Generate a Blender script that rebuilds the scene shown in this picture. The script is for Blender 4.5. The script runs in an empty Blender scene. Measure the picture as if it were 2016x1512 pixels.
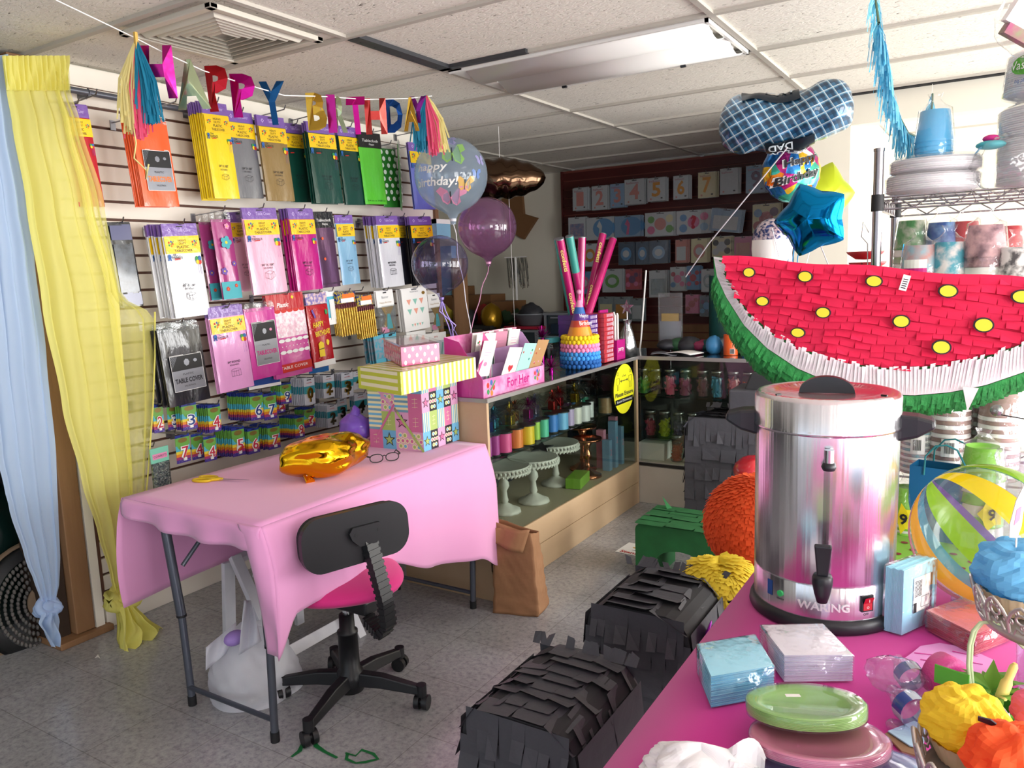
import bpy, math, random
from mathutils import Vector, Matrix, Euler
PI=math.pi; rnd=random.Random(7)
C=bpy.context.scene.collection
def U(a,b): return rnd.uniform(a,b)
# ---------------- camera model (solved from the photo's vanishing points) ----------------
FPX=1532.6; ROLL=-.0358298; PIT=.1436337; YAW=.5580315; CZ=1.49; CEIL=2.387
_F=Vector((-math.sin(YAW)*math.cos(PIT),math.cos(YAW)*math.cos(PIT),-math.sin(PIT)))
_R0=Vector((math.cos(YAW),math.sin(YAW),0)); _U0=_R0.cross(_F)
_R=_R0*math.cos(ROLL)+_U0*math.sin(ROLL); _U=-_R0*math.sin(ROLL)+_U0*math.cos(ROLL)
def W(x,y,X=None,Y=None,Z=None,D=None):
    d=_F+_R*((x-1008)/FPX)-_U*((y-756)/FPX)
    if X is not None: k=X/d.x
    elif Y is not None: k=Y/d.y
    elif Z is not None: k=(Z-CZ)/d.z
    else: k=D
    return Vector((d.x*k,d.y*k,d.z*k+CZ))
cam=bpy.data.cameras.new('camera'); co=bpy.data.objects.new('camera',cam); C.objects.link(co)
m=Matrix.Identity(4)
for i in range(3): m[i][0]=_R[i]; m[i][1]=_U[i]; m[i][2]=-_F[i]
m[2][3]=CZ; co.matrix_world=m
cam.sensor_width=36; cam.lens=FPX/2016*36; cam.clip_start=.02
bpy.context.scene.camera=co
# ---------------- materials ----------------
def lin(h,a=1):
    h=h.lstrip('#'); c=[int(h[i:i+2],16)/255 for i in (0,2,4)]
    return tuple([x/12.92 if x<=.04045 else ((x+.055)/1.055)**2.4 for x in c]+[a])
MATS={}
def P(name,col,rough=.5,metal=0,coat=0,bump=None,noise=None,alpha=1,trans=0,emis=None,spec=None,sheen=0,aniso=0,transl=0):
    if name in MATS: return name
    m=bpy.data.materials.new(name); m.use_nodes=True; N=m.node_tree.nodes; L=m.node_tree.links
    b=N['Principled BSDF']; b.inputs['Base Color'].default_value=lin(col)
    b.inputs['Roughness'].default_value=rough; b.inputs['Metallic'].default_value=metal
    b.inputs['Coat Weight'].default_value=coat; b.inputs['Coat Roughness'].default_value=.08
    b.inputs['Alpha'].default_value=alpha; b.inputs['Transmission Weight'].default_value=trans
    if spec is not None: b.inputs['Specular IOR Level'].default_value=spec
    if sheen: b.inputs['Sheen Weight'].default_value=sheen
    if aniso: b.inputs['Anisotropic'].default_value=aniso
    if emis: b.inputs['Emission Color'].default_value=lin(col); b.inputs['Emission Strength'].default_value=emis
    tc=None
    if noise or bump: tc=N.new('ShaderNodeTexCoord')
    if noise:
        sc,h2,amt=noise[:3]; st=noise[3] if len(noise)>3 else (1,1,1)
        mp=N.new('ShaderNodeMapping'); mp.inputs['Scale'].default_value=st; L.new(tc.outputs['Object'],mp.inputs[0])
        n=N.new('ShaderNodeTexNoise'); n.inputs['Scale'].default_value=sc; n.inputs['Detail'].default_value=6
        L.new(mp.outputs[0],n.inputs['Vector'])
        r=N.new('ShaderNodeValToRGB'); r.color_ramp.elements[0].position=.5-amt/2; r.color_ramp.elements[1].position=.5+amt/2
        r.color_ramp.elements[0].color=lin(h2); r.color_ramp.elements[1].color=lin(col)
        L.new(n.outputs[0],r.inputs[0]); L.new(r.outputs[0],b.inputs['Base Color'])
    if bump:
        sc,st=bump[:2]; sx=bump[2] if len(bump)>2 else (1,1,1)
        mp=N.new('ShaderNodeMapping'); mp.inputs['Scale'].default_value=sx; L.new(tc.outputs['Object'],mp.inputs[0])
        n=N.new('ShaderNodeTexNoise'); n.inputs['Scale'].default_value=sc; n.inputs['Detail'].default_value=4
        L.new(mp.outputs[0],n.inputs['Vector'])
        u=N.new('ShaderNodeBump'); u.inputs['Strength'].default_value=st; u.inputs['Distance'].default_value=.01
        L.new(n.outputs[0],u.inputs['Height']); L.new(u.outputs[0],b.inputs['Normal'])
        if coat: L.new(u.outputs[0],b.inputs['Coat Normal'])
    if transl:
        t=N.new('ShaderNodeBsdfTranslucent'); t.inputs[0].default_value=lin(col); mx=N.new('ShaderNodeMixShader'); mx.inputs[0].default_value=transl
        L.new(b.outputs[0],mx.inputs[1]); L.new(t.outputs[0],mx.inputs[2]); L.new(mx.outputs[0],N['Material Output'].inputs[0])
    MATS[name]=m; return name
def FILM(name,tint='ffffff',gl=1.0,rough=.05,body=None,bamt=0,bump=None,ior=1.35):
    """clear plastic: see-through tint, fresnel gloss, optional faint body colour"""
    m=bpy.data.materials.new(name); m.use_nodes=True; N=m.node_tree.nodes; L=m.node_tree.links
    N.remove(N['Principled BSDF']); out=N['Material Output']
    t=N.new('ShaderNodeBsdfTransparent'); t.inputs[0].default_value=lin(tint); cur=t.outputs[0]
    if body:
        d=N.new('ShaderNodeBsdfDiffuse'); d.inputs[0].default_value=lin(body); tl=N.new('ShaderNodeBsdfTranslucent'); tl.inputs[0].default_value=lin(body)
        m0=N.new('ShaderNodeMixShader'); m0.inputs[0].default_value=.5; L.new(d.outputs[0],m0.inputs[1]); L.new(tl.outputs[0],m0.inputs[2])
        mx=N.new('ShaderNodeMixShader'); mx.inputs[0].default_value=bamt; L.new(cur,mx.inputs[1]); L.new(m0.outputs[0],mx.inputs[2]); cur=mx.outputs[0]
    g=N.new('ShaderNodeBsdfGlossy'); g.inputs['Roughness'].default_value=rough
    fr=N.new('ShaderNodeLayerWeight'); fr.inputs[0].default_value=.5
    pw=N.new('ShaderNodeMath'); pw.operation='POWER'; pw.inputs[1].default_value=4; L.new(fr.outputs['Facing'],pw.inputs[0])
    k=N.new('ShaderNodeMath'); k.operation='MULTIPLY_ADD'; k.inputs[1].default_value=.55*gl; k.inputs[2].default_value=.045*gl; k.use_clamp=True; L.new(pw.outputs[0],k.inputs[0])
    mx=N.new('ShaderNodeMixShader'); L.new(k.outputs[0],mx.inputs[0]); L.new(cur,mx.inputs[1]); L.new(g.outputs[0],mx.inputs[2]); L.new(mx.outputs[0],out.inputs[0])
    if bump:
        tc=N.new('ShaderNodeTexCoord'); n=N.new('ShaderNodeTexNoise'); n.inputs['Scale'].default_value=bump[0]; L.new(tc.outputs['Object'],n.inputs['Vector'])
        u=N.new('ShaderNodeBump'); u.inputs['Strength'].default_value=bump[1]; u.inputs['Distance'].default_value=.01
        L.new(n.outputs[0],u.inputs['Height']); L.new(u.outputs[0],g.inputs['Normal']); L.new(u.outputs[0],fr.inputs['Normal'])
    MATS[name]=m; return name
# ---------------- mesh builder ----------------
_TX={}
def text_mesh(s,bold=0):
    k=(s,bold)
    if k in _TX: return _TX[k]
    c=bpy.data.curves.new('t','FONT'); c.body=s; c.size=1; c.resolution_u=2; c.align_x='CENTER'; c.align_y='CENTER'; c.offset=bold
    o=bpy.data.objects.new('t',c); C.objects.link(o)
    dg=bpy.context.evaluated_depsgraph_get(); me=bpy.data.meshes.new_from_object(o.evaluated_get(dg))
    vs=[tuple(v.co) for v in me.vertices]; fs=[tuple(p.vertices) for p in me.polygons]
    bpy.data.objects.remove(o); bpy.data.curves.remove(c); bpy.data.meshes.remove(me)
    if vs:
        x0=min(v[0] for v in vs);x1=max(v[0] for v in vs);y0=min(v[1] for v in vs);y1=max(v[1] for v in vs)
        w=x1-x0;h=y1-y0; vs=[((v[0]-(x0+x1)/2)/w,(v[1]-(y0+y1)/2)/h) for v in vs]
    else: w=h=1
    _TX[k]=(vs,fs,w/h); return _TX[k]
I4=Matrix.Identity(4)
def T(x=0,y=0,z=0,rx=0,ry=0,rz=0,s=1):
    return Matrix.Translation((x,y,z))@Euler((rx,ry,rz)).to_matrix().to_4x4()@Matrix.Scale(s,4)
class MB:
    def __init__(s): s.v=[];s.f=[];s.fm=[];s.sm=[];s.mats=[];s.M=I4
    def mi(s,m):
        if m not in s.mats: s.mats.append(m)
        return s.mats.index(m)
    def add(s,vs,fs,mat,smooth=False):
        n=len(s.v); M=s.M
        s.v+=[tuple(M@Vector(v)) for v in vs]
        for k,f in enumerate(fs):
            s.f.append(tuple(n+i for i in f)); s.fm.append(s.mi(mat[k] if isinstance(mat,list) else mat)); s.sm.append(smooth)
        return s
    def box(s,c,d,mat,rz=0,taper=1):
        x,y,z=[q/2 for q in d]; vs=[]
        for sz,k in ((-1,1),(1,taper)):
            for sx,sy in ((-1,-1),(1,-1),(1,1),(-1,1)):
                X=sx*x*k;Y=sy*y*k; vs.append((c[0]+X*math.cos(rz)-Y*math.sin(rz),c[1]+X*math.sin(rz)+Y*math.cos(rz),c[2]+sz*z))
        return s.add(vs,[(3,2,1,0),(4,5,6,7),(0,1,5,4),(1,2,6,5),(2,3,7,6),(3,0,4,7)],mat)
    def bx(s,x0,x1,y0,y1,z0,z1,mat): return s.box(((x0+x1)/2,(y0+y1)/2,(z0+z1)/2),(abs(x1-x0),abs(y1-y0),abs(z1-z0)),mat)
    def quad(s,a,b,c,d,mat): return s.add([a,b,c,d],[(0,1,2,3)],mat)
    def tube(s,pts,r,mat,seg=8,caps=True,closed=False):
        pts=[Vector(p) for p in pts]; n=len(pts); rs=r if isinstance(r,(list,tuple)) else [r]*n
        vs=[];fs=[];up=None
        for i,p in enumerate(pts):
            t=(pts[(i+1)%n]-pts[i-1]) if closed else (pts[min(i+1,n-1)]-pts[max(i-1,0)])
            if t.length<1e-9: t=Vector((0,0,1))
            t.normalize()
            if up is None: up=Vector((0,0,1)) if abs(t.z)<.9 else Vector((1,0,0))
            a=t.cross(up)
            if a.length<1e-6: a=t.orthogonal()
            a.normalize(); b=t.cross(a).normalized(); up=-b if False else a.cross(t)
            for k in range(seg):
                g=2*PI*k/seg; vs.append(p+(a*math.cos(g)+b*math.sin(g))*rs[i])
        m=n if closed else n-1
        for i in range(m):
            for k in range(seg):
                j=(i+1)%n; fs.append((i*seg+k,i*seg+(k+1)%seg,j*seg+(k+1)%seg,j*seg+k))
        s.add(vs,fs,mat,True)
        if caps and not closed:
            s.add(vs[:seg],[tuple(range(seg))[::-1]],mat); s.add(vs[-seg:],[tuple(range(seg))],mat)
        return s
    def cyl(s,a,b,r,mat,r2=None,seg=16,caps=True): return s.tube([a,b],[r,r if r2 is None else r2],mat,seg,caps)
    def lathe(s,prof,mat,c=(0,0,0),seg=24,smooth=True,a0=0,a1=2*PI,rfn=None):
        n=len(prof); full=abs(a1-a0-2*PI)<1e-6; m=seg if full else seg+1; vs=[];fs=[];ms=[]
        for k in range(m):
            a=a0+(a1-a0)*k/seg
            for i,(r,z) in enumerate(prof):
                q=rfn(a,i,r,z) if rfn else (r,z)
                vs.append((c[0]+q[0]*math.cos(a),c[1]+q[0]*math.sin(a),c[2]+q[1]))
        for k in range(seg):
            for i in range(n-1):
                j=(k+1)%m; fs.append((k*n+i,j*n+i,j*n+i+1,k*n+i+1)); ms.append(mat(k,i) if callable(mat) else mat)
        return s.add(vs,fs,ms,smooth)
    def grid(s,fn,nu,nv,mat,smooth=True,wrapu=False):
        vs=[fn(i/nu,j/nv) for i in range(nu+(0 if wrapu else 1)) for j in range(nv+1)]; fs=[];ms=[]; mu=nu if wrapu else nu+1
        for i in range(nu):
            for j in range(nv):
                q=(i+1)%mu; fs.append((i*(nv+1)+j,q*(nv+1)+j,q*(nv+1)+j+1,i*(nv+1)+j+1)); ms.append(mat(i,j) if callable(mat) else mat)
        return s.add(vs,fs,ms,smooth)
    def sph(s,c,r,mat,nu=16,nv=10,fn=None):
        if not isinstance(r,(tuple,list)): r=(r,r,r)
        def g(u,v):
            a=2*PI*u;b=PI*v-PI/2; d=(math.cos(b)*math.cos(a),math.cos(b)*math.sin(a),math.sin(b)); k=fn(a,b) if fn else 1
            return (c[0]+d[0]*r[0]*k,c[1]+d[1]*r[1]*k,c[2]+d[2]*r[2]*k)
        return s.grid(g,nu,nv,mat,True,True)
    def prism(s,poly,y0,y1,mat,side=None):
        """polygon in local XZ, thick along Y"""
        n=len(poly); a=sum(poly[i][0]*poly[(i+1)%n][1]-poly[(i+1)%n][0]*poly[i][1] for i in range(n))
        if a<0: poly=poly[::-1]
        vs=[(x,y0,z) for x,z in poly]+[(x,y1,z) for x,z in poly]
        s.add(vs,[tuple(range(n)),tuple(range(2*n-1,n-1,-1))],mat)
        return s.add(vs,[((i+1)%n,i,i+n,(i+1)%n+n) for i in range(n)],side or mat)
    def text(s,t,h,mat,x=0,z=0,y=0,w=None,bold=.0,rot=0,slant=0):
        """flat lettering in local XZ facing -Y"""
        vs,fs,asp=text_mesh(t,bold)
        if not vs: return s
        w=w or h*asp; cr,sr=math.cos(rot),math.sin(rot)
        out=[]
        for a,b in vs:
            X=a*w+slant*b*h;Zq=b*h; out.append((x+X*cr-Zq*sr,y,z+X*sr+Zq*cr))
        return s.add(out,fs,mat)
    def build(s,name,parent=None,bevel=0,label=None,solid=0,sub=0,seg=2,autos=False):
        me=bpy.data.meshes.new(name); me.from_pydata(s.v,[],s.f); 
        for m in s.mats: me.materials.append(MATS[m])
        me.polygons.foreach_set('material_index',s.fm); me.polygons.foreach_set('use_smooth',s.sm); me.update()
        o=bpy.data.objects.new(name,me); C.objects.link(o)
        if parent: o.parent=parent
        if sub: q=o.modifiers.new('s','SUBSURF'); q.levels=sub; q.render_levels=sub
        if solid: q=o.modifiers.new('t','SOLIDIFY'); q.thickness=solid; q.offset=0
        if bevel: q=o.modifiers.new('b','BEVEL'); q.width=bevel; q.segments=seg; q.limit_method='ANGLE'; q.angle_limit=.6
        if label: o['label']=label
        return o
def tag(o,label,cat,group=None,kind=None):
    o['label']=label; o['category']=cat
    if group: o['group']=group
    if kind: o['kind']=kind
    return o
def thing(name,label,cat,loc=(0,0,0),rz=0,group=None,rot=None):
    o=bpy.data.objects.new(name,None); o.empty_display_size=.05; C.objects.link(o); o.location=loc
    o.rotation_euler=rot if rot else (0,0,rz); return tag(o,label,cat,group)
def struct(mb,name,**k):
    o=mb.build(name,**k); o['kind']='structure'; return o
KIDS={}
def kids(r):
    return [c for c in C.objects if c.parent==r]
def dup(root,loc,rot,label=None,group=None):
    if root.name not in KIDS: KIDS[root.name]=[(c,kids(c)) for c in kids(root)]
    r=root.copy(); C.objects.link(r); r.location=loc; r.rotation_euler=rot if isinstance(rot,(tuple,list,Euler)) else (0,0,rot)
    if label: r['label']=label
    if group: r['group']=group
    for c,gs in KIDS[root.name]:
        q=c.copy(); C.objects.link(q); q.parent=r
        for g in gs: h=g.copy(); C.objects.link(h); h.parent=q
    return r
def lerp(a,b,t): return a+(b-a)*t
def pl(pts,t):
    """piecewise linear through (t,value...)"""
    if t<=pts[0][0]: return pts[0][1:]
    for a,b in zip(pts,pts[1:]):
        if t<=b[0]:
            k=(t-a[0])/(b[0]-a[0]); k2=k*k*(3-2*k)*.5+k*.5; return tuple(lerp(x,y,k2) for x,y in zip(a[1:],b[1:]))
    return pts[-1][1:]
# common materials
P('white','f2f1ee',.5); P('black','111214',.45); P('ink','1c1a22',.6); P('chrome','c9cbd0',.18,1); P('steelwire','9a9aa0',.3,1)
P('blackplastic','15161a',.42,bump=(400,.03)); P('greymetal','62656e',.4,.5); P('darkmetal','33343a',.4,.7)
P('paperwhite','f4f2ee',.7); P('silverlab','94979f',.32,.7)
FILM('film','f6f8f8',1.6,.08,body='dfe3e6',bamt=.10,bump=(60,.5)); FILM('clearglass','eaf3ef',.9,.02,ior=1.3); FILM('acetate','f2f4f4',1.2,.05,body='ffffff',bamt=.05)
# ================= ROOM =================
def nodemat(name):
    m=bpy.data.materials.new(name); m.use_nodes=True; MATS[name]=m; return m.node_tree.nodes,m.node_tree.links,m.node_tree.nodes['Principled BSDF']
def ramp(N,els):
    r=N.new('ShaderNodeValToRGB'); e=r.color_ramp.elements
    while len(e)<len(els): e.new(.5)
    for q,(p,c) in zip(e,els): q.position=p; q.color=lin(c)
    return r
def M_floor():
    N,L,b=nodemat('floor_vinyl'); tc=N.new('ShaderNodeTexCoord')
    n=N.new('ShaderNodeTexNoise'); n.inputs['Scale'].default_value=48; n.inputs['Detail'].default_value=8; n.inputs['Roughness'].default_value=.75; L.new(tc.outputs['Object'],n.inputs[0])
    r=ramp(N,[(.33,'8a8b92'),(.47,'acadb2'),(.6,'bcbdc0')]); L.new(n.outputs[0],r.inputs[0])
    br=N.new('ShaderNodeTexBrick'); br.offset=0; br.inputs['Scale'].default_value=1; br.inputs['Brick Width'].default_value=.305; br.inputs['Row Height'].default_value=.305
    br.inputs['Mortar Size'].default_value=.0016; br.inputs['Mortar Smooth'].default_value=.2; br.inputs['Bias'].default_value=0
    br.inputs['Color1'].default_value=lin('ffffff'); br.inputs['Color2'].default_value=lin('f7f6f5'); br.inputs['Mortar'].default_value=lin('d2cfcb')
    L.new(tc.outputs['Object'],br.inputs[0])
    mx=N.new('ShaderNodeMix'); mx.data_type='RGBA'; mx.blend_type='MULTIPLY'; mx.inputs[0].default_value=1
    L.new(r.outputs[0],mx.inputs[6]); L.new(br.outputs[0],mx.inputs[7])
    n2=N.new('ShaderNodeTexNoise'); n2.inputs['Scale'].default_value=2.2; n2.inputs['Detail'].default_value=5; L.new(tc.outputs['Object'],n2.inputs[0])
    r2=ramp(N,[(.35,'dcdbd8'),(.65,'ffffff')]); L.new(n2.outputs[0],r2.inputs[0])
    m2=N.new('ShaderNodeMix'); m2.data_type='RGBA'; m2.blend_type='MULTIPLY'; m2.inputs[0].default_value=1; L.new(mx.outputs[2],m2.inputs[6]); L.new(r2.outputs[0],m2.inputs[7])
    L.new(m2.outputs[2],b.inputs['Base Color']); b.inputs['Roughness'].default_value=.42
    rr=ramp(N,[(.3,'8a8a8a'),(.7,'606060')]); L.new(n.outputs[0],rr.inputs[0]); L.new(rr.outputs[0],b.inputs['Roughness'])
M_floor()
def M_ceil():
    N,L,b=nodemat('ceiling_tile'); tc=N.new('ShaderNodeTexCoord')
    mp=N.new('ShaderNodeMapping'); mp.inputs['Scale'].default_value=(38,85,1); L.new(tc.outputs['Object'],mp.inputs[0])
    v=N.new('ShaderNodeTexNoise'); v.inputs['Scale'].default_value=1; v.inputs['Detail'].default_value=2; v.inputs['Distortion'].default_value=1.2; L.new(mp.outputs[0],v.inputs[0])
    r=ramp(N,[(.27,'6d665b'),(.33,'e3ded3'),(.6,'e9e4d9')]); L.new(v.outputs[0],r.inputs[0]); L.new(r.outputs[0],b.inputs['Base Color'])
    u=N.new('ShaderNodeBump'); u.inputs['Strength'].default_value=.35; u.inputs['Distance'].default_value=.01; L.new(v.outputs[0],u.inputs['Height']); L.new(u.outputs[0],b.inputs['Normal'])
    b.inputs['Roughness'].default_value=.9
M_ceil()
P('tbar','b8b2a8',.5); P('cream','efe8db',.6); P('slat_white','e6ded2',.4); P('groove','5b3a2c',.6); P('slat_red','571b1a',.45,noise=(3,'44110f',.6)); P('groove_red','7d4137',.5)
P('wallwhite','e4e0d2',.7,noise=(2,'d8d3c4',.8)); P('wood','9a7350',.6,noise=(6,'6f4d33',.5,(1,1,.12)),bump=(40,.2,(1,1,.1))); P('darkwood','4a3628',.7,noise=(5,'2e2119',.5,(1,1,.1)))
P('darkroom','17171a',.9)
FL=MB(); FL.bx(-6,3.2,-2.6,7.2,-.1,0,'floor_vinyl'); struct(FL,'floor')
c=MB(); c.bx(-6,3.2,-2.6,7.2,CEIL+.012,CEIL+.1,'ceiling_tile'); struct(c,'ceiling')
GX=[-2.15+1.22*i for i in range(-3,5)]; GY=[2.951+.61*j for j in range(-9,7)]
c=MB()
for x in GX: c.bx(x-.012,x+.012,-2.6,7.2,CEIL,CEIL+.03,'tbar')
for y in GY: c.bx(-6,3.2,y-.012,y+.012,CEIL-.001,CEIL+.028,'tbar')
struct(c,'trim_1')
# left slatwall
XW=-3.25; Y0,Y1=1.79,4.28
c=MB(); c.bx(XW-.03,XW-.014,Y0,Y1,.13,2.31,'groove')
z=2.228+.0762
zs=[2.228-.0762*k for k in range(0,28)]
top=2.304
edges=[2.310]+zs+[.13]
for a,b_ in zip(edges,edges[1:]):
    if a-b_>.03: c.bx(XW-.015,XW,Y0,Y1,b_+.006,a-.006,'slat_white')
c.bx(XW-.02,XW+.004,Y0-.012,Y0,.13,2.31,'groove')
struct(c,'wall_left')
c=MB(); c.bx(XW-.06,XW-.03,Y0-.03,Y1,0,CEIL+.01,'wallwhite'); c.bx(XW-.03,XW-.005,Y0,Y1,2.31,CEIL,'cream'); struct(c,'wall_left_backing')
c=MB(); c.bx(XW-.03,XW-.004,Y0,Y1,0,.128,'cream'); struct(c,'baseboard_left',bevel=.003)
c=MB(); c.bx(XW-.06,XW+.02,Y1,Y1+.035,0,CEIL,'wood'); struct(c,'trim_2')
c=MB(); c.bx(XW-.055,XW+.002,Y0-.05,Y0-.013,0,2.31,'cream'); struct(c,'trim_3')
# timber post left of slatwall
c=MB(); c.bx(XW-.13,XW+.0,1.655,1.735,.03,CEIL,'wood'); c.bx(XW-.22,XW-.04,1.575,1.653,.0,CEIL,'darkwood'); c.bx(XW-.16,XW+.03,1.57,1.80,0,.028,'wood')
struct(c,'trim_4',bevel=.004)
# storage bay walls
c=MB(); c.bx(-5.4,-5.3,3.9,7.2,0,CEIL,'wallwhite'); struct(c,'wall_far_left')
c=MB(); c.bx(-5.4,XW-.06,Y1+.04,Y1+.12,0,CEIL,'wallwhite'); struct(c,'wall_return')
c=MB(); c.bx(-5.3,-3.43,6.6,6.7,0,CEIL,'wallwhite'); struct(c,'wall_back_left')
# back red slatwall
YB=6.5; XR0,XR1=-3.43,-.98
c=MB(); c.bx(XR0,XR1,YB+.015,YB+.1,0,CEIL-.01,'groove_red')
z=2.36
while z>.15:
    c.bx(XR0,XR1,YB,YB+.016,z-.0762+.006,z-.004,'slat_red' if z>1.0 else 'wood'); z-=.0762
c.bx(XR0-.02,XR0,YB-.006,YB+.1,0,CEIL-.01,'slat_red')
struct(c,'wall_back')
# partition whose end faces the room
c=MB(); c.bx(-1.03,-.735,4.85,6.6,0,CEIL,'wallwhite'); struct(c,'wall_partition')
c=MB(); c.bx(-.735,3.2,6.6,6.7,0,CEIL,'wallwhite'); struct(c,'wall_back_right')
c=MB(); c.bx(-.735,3.1,4.82,4.95,CEIL-.16,CEIL+.01,'wallwhite'); struct(c,'trim_5')
# dark room beyond the left opening
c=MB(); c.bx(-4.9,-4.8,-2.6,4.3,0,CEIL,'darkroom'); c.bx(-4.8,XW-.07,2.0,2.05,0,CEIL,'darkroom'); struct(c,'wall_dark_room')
# shop front behind the camera and right side windows
P('frame_alu','8d8f92',.4,.6)
def winwall(name,axis,pos,a0,a1,wins,th=.1):
    c=MB(); cur=a0
    def seg(u0,u1,z0,z1,mat='wallwhite',t=th,off=0):
        if axis=='x': c.bx(pos+off,pos+off+t,u0,u1,z0,z1,mat)
        else: c.bx(u0,u1,pos+off,pos+off+t,z0,z1,mat)
    for (u0,u1,z0,z1) in wins:
        seg(cur,u0,0,CEIL); seg(u0,u1,0,z0); seg(u0,u1,z1,CEIL); cur=u1
    seg(cur,a1,0,CEIL); struct(c,name)
    for k,(u0,u1,z0,z1) in enumerate(wins):
        c=MB(); w=.04
        for a,b2,e,f in ((u0,u1,z0,z0+w),(u0,u1,z1-w,z1),(u0,u0+w,z0,z1),(u1-w,u1,z0,z1),((u0+u1)/2-w/2,(u0+u1)/2+w/2,z0,z1)):
            seg2=(a,b2,e,f)
            if axis=='x': c.bx(pos+.02,pos+.06,a,b2,e,f,'frame_alu')
            else: c.bx(a,b2,pos+.02,pos+.06,e,f,'frame_alu')
        struct(c,'window_%d'%(k+1+(4 if axis=='x' else 0)))
FR=[(-2.9,-1.1,.25,2.25),(-.9,.9,.25,2.25),(1.1,2.7,.25,2.25)]
RT=[(-1.8,.2,.3,2.3),(.9,2.9,.3,2.3),(3.2,4.7,.3,2.3),(5.0,6.5,.3,2.3)]
winwall('wall_front','y',-2.2,-4.8,3.1,FR)
winwall('wall_right','x',2.9,-2.2,6.7,RT)
def area(name,loc,rot,sx,sy,e,col):
    l=bpy.data.lights.new(name,'AREA'); l.shape='RECTANGLE'; l.size=sx; l.size_y=sy; l.energy=e; l.color=col
    o=bpy.data.objects.new(name,l); C.objects.link(o); o.location=loc; o.rotation_euler=rot
for k,(u0,u1,z0,z1) in enumerate(FR):
    area('daylight_front',((u0+u1)/2,-2.28,(z0+z1)/2),(PI/2,0,PI),u1-u0,z1-z0,[62,90,120][k],(.80,.91,1))
for k,(u0,u1,z0,z1) in enumerate(RT):
    area('daylight_right',(3.08,(u0+u1)/2,(z0+z1)/2),(PI/2,0,PI/2),u1-u0,z1-z0,[135,160,95,130][k],(1,.98,.95))
wd=bpy.data.worlds.new('w'); bpy.context.scene.world=wd; wd.use_nodes=True
wd.node_tree.nodes['Background'].inputs[0].default_value=(.75,.87,1,1); wd.node_tree.nodes['Background'].inputs[1].default_value=1.2
vs=bpy.context.scene.view_settings; vs.view_transform='Standard'; vs.look='None'; vs.exposure=0.28; vs.gamma=1
# ---------------- ceiling fittings ----------------
P('vent_metal','c9c3b6',.45); P('lamp_white','eceae6',.35,coat=.3)
t=thing('ceiling_vent','square louvred metal air vent set in the ceiling','vent',(-2.15-.29,2.341-.33,CEIL-.004))
c=MB(); h=.25
for a,b2,e,f in ((-h,h,-h,-h+.03),(-h,h,h-.03,h),(-h,-h+.03,-h,h),(h-.03,h,-h,h)): c.bx(a,b2,e,f,-.018,.0,'vent_metal')
c.build('frame',t,bevel=.003)
for k in range(6):
    r=.205-.03*k; c=MB(); rr=r-.022; zb=-.022+.002*k
    for q in range(4):
        a=q*PI/2; c.M=T(rz=a); c.add([(-r,r,0),(r,r,0),(rr+.004,rr+.004,zb),(-rr-.004,rr+.004,zb),(-r,r-.003,.002),(r,r-.003,.002),(rr+.004,rr,zb),(-rr-.004,rr,zb)],[(0,1,2,3),(7,6,5,4),(3,2,6,7)],'vent_metal')
    c.build('louvre',t)
c=MB(); c.bx(-.2,.2,-.2,.2,.006,.01,'tbar'); c.build('duct',t)
# fluorescent fixture
fx0,fx1=-2.15+.02,-.93-.02; fy0,fy1=2.951+.02,3.561-.02
t=thing('ceiling_light','unlit white two tube fluorescent light panel set in the ceiling','ceiling light',((fx0+fx1)/2,(fy0+fy1)/2,CEIL))
hx,hy=(fx1-fx0)/2,(fy1-fy0)/2
c=MB(); c.bx(-hx,hx,-hy,-hy+.012,-.012,.01,'lamp_white'); c.bx(-hx,hx,hy-.012,hy,-.012,.01,'lamp_white'); c.bx(-hx,-hx+.07,-hy,hy,-.006,.01,'lamp_white'); c.bx(hx-.012,hx,-hy,hy,-.012,.01,'lamp_white')
c.build('frame',t)
def cove(u,v):
    y=lerp(-hy+.012,hy-.012,v); z=-.004+.006*math.cos(4*PI*v)-.028*abs(math.sin(2*PI*v))
    return (lerp(-hx+.07,hx-.012,u),y,z)
c=MB(); c.grid(cove,1,36,'lamp_white'); c.build('reflector',t,solid=.002)
for q in (-.14,.14):
    c=MB(); c.cyl((-hx+.05,q,-.006),(hx-.03,q,-.006),.013,'white'); tb=c.build('tube',t)
    c=MB(); c.bx(-hx+.028,-hx+.05,q-.012,q+.012,-.022,.006,'vent_metal'); c.build('lamp_holder',tb)
for q in (-.3,.3): c=MB(); c.bx(q-.012,q+.012,hy-.016,hy-.004,-.02,-.008,'darkmetal'); c.build('latch',t)
# dark slot where one tile has slipped
P('slot','45464a',.5,.5)
c=MB(); c.bx(-2.15-.0,-2.15+.06,2.35,2.951,CEIL-.004,CEIL+.014,'slot')
for k in range(7): c.cyl((-2.13,2.4+.08*k,CEIL-.005),(-2.13,2.4+.08*k,CEIL-.0055),.004,'black',seg=8)
c.bx(-2.15,-1.7,2.92,2.951,CEIL-.004,CEIL+.014,'slot')
struct(c,'trim_6')
c=MB(); c.bx(-.735,.9,4.77,4.82,CEIL-.006,CEIL+.004,'darkroom'); struct(c,'trim_7')
# curtain rail along the wall top
c=MB(); c.cyl((XW+.07,1.0,2.27),(XW+.07,3.2,2.27),.013,'greymetal'); 
t=thing('curtain_rail','grey metal pipe rail running along the top of the slatwall','rail'); c.build('pipe',t)
for y in (1.92,2.9):
    c=MB(); c.bx(XW+.0,XW+.08,y-.006,y+.006,2.255,2.275,'greymetal'); c.tube([(XW+.07,y,2.285),(XW+.087,y,2.27),(XW+.07,y,2.255),(XW+.05,y,2.25)],.004,'greymetal'); c.build('bracket',t)
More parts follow.
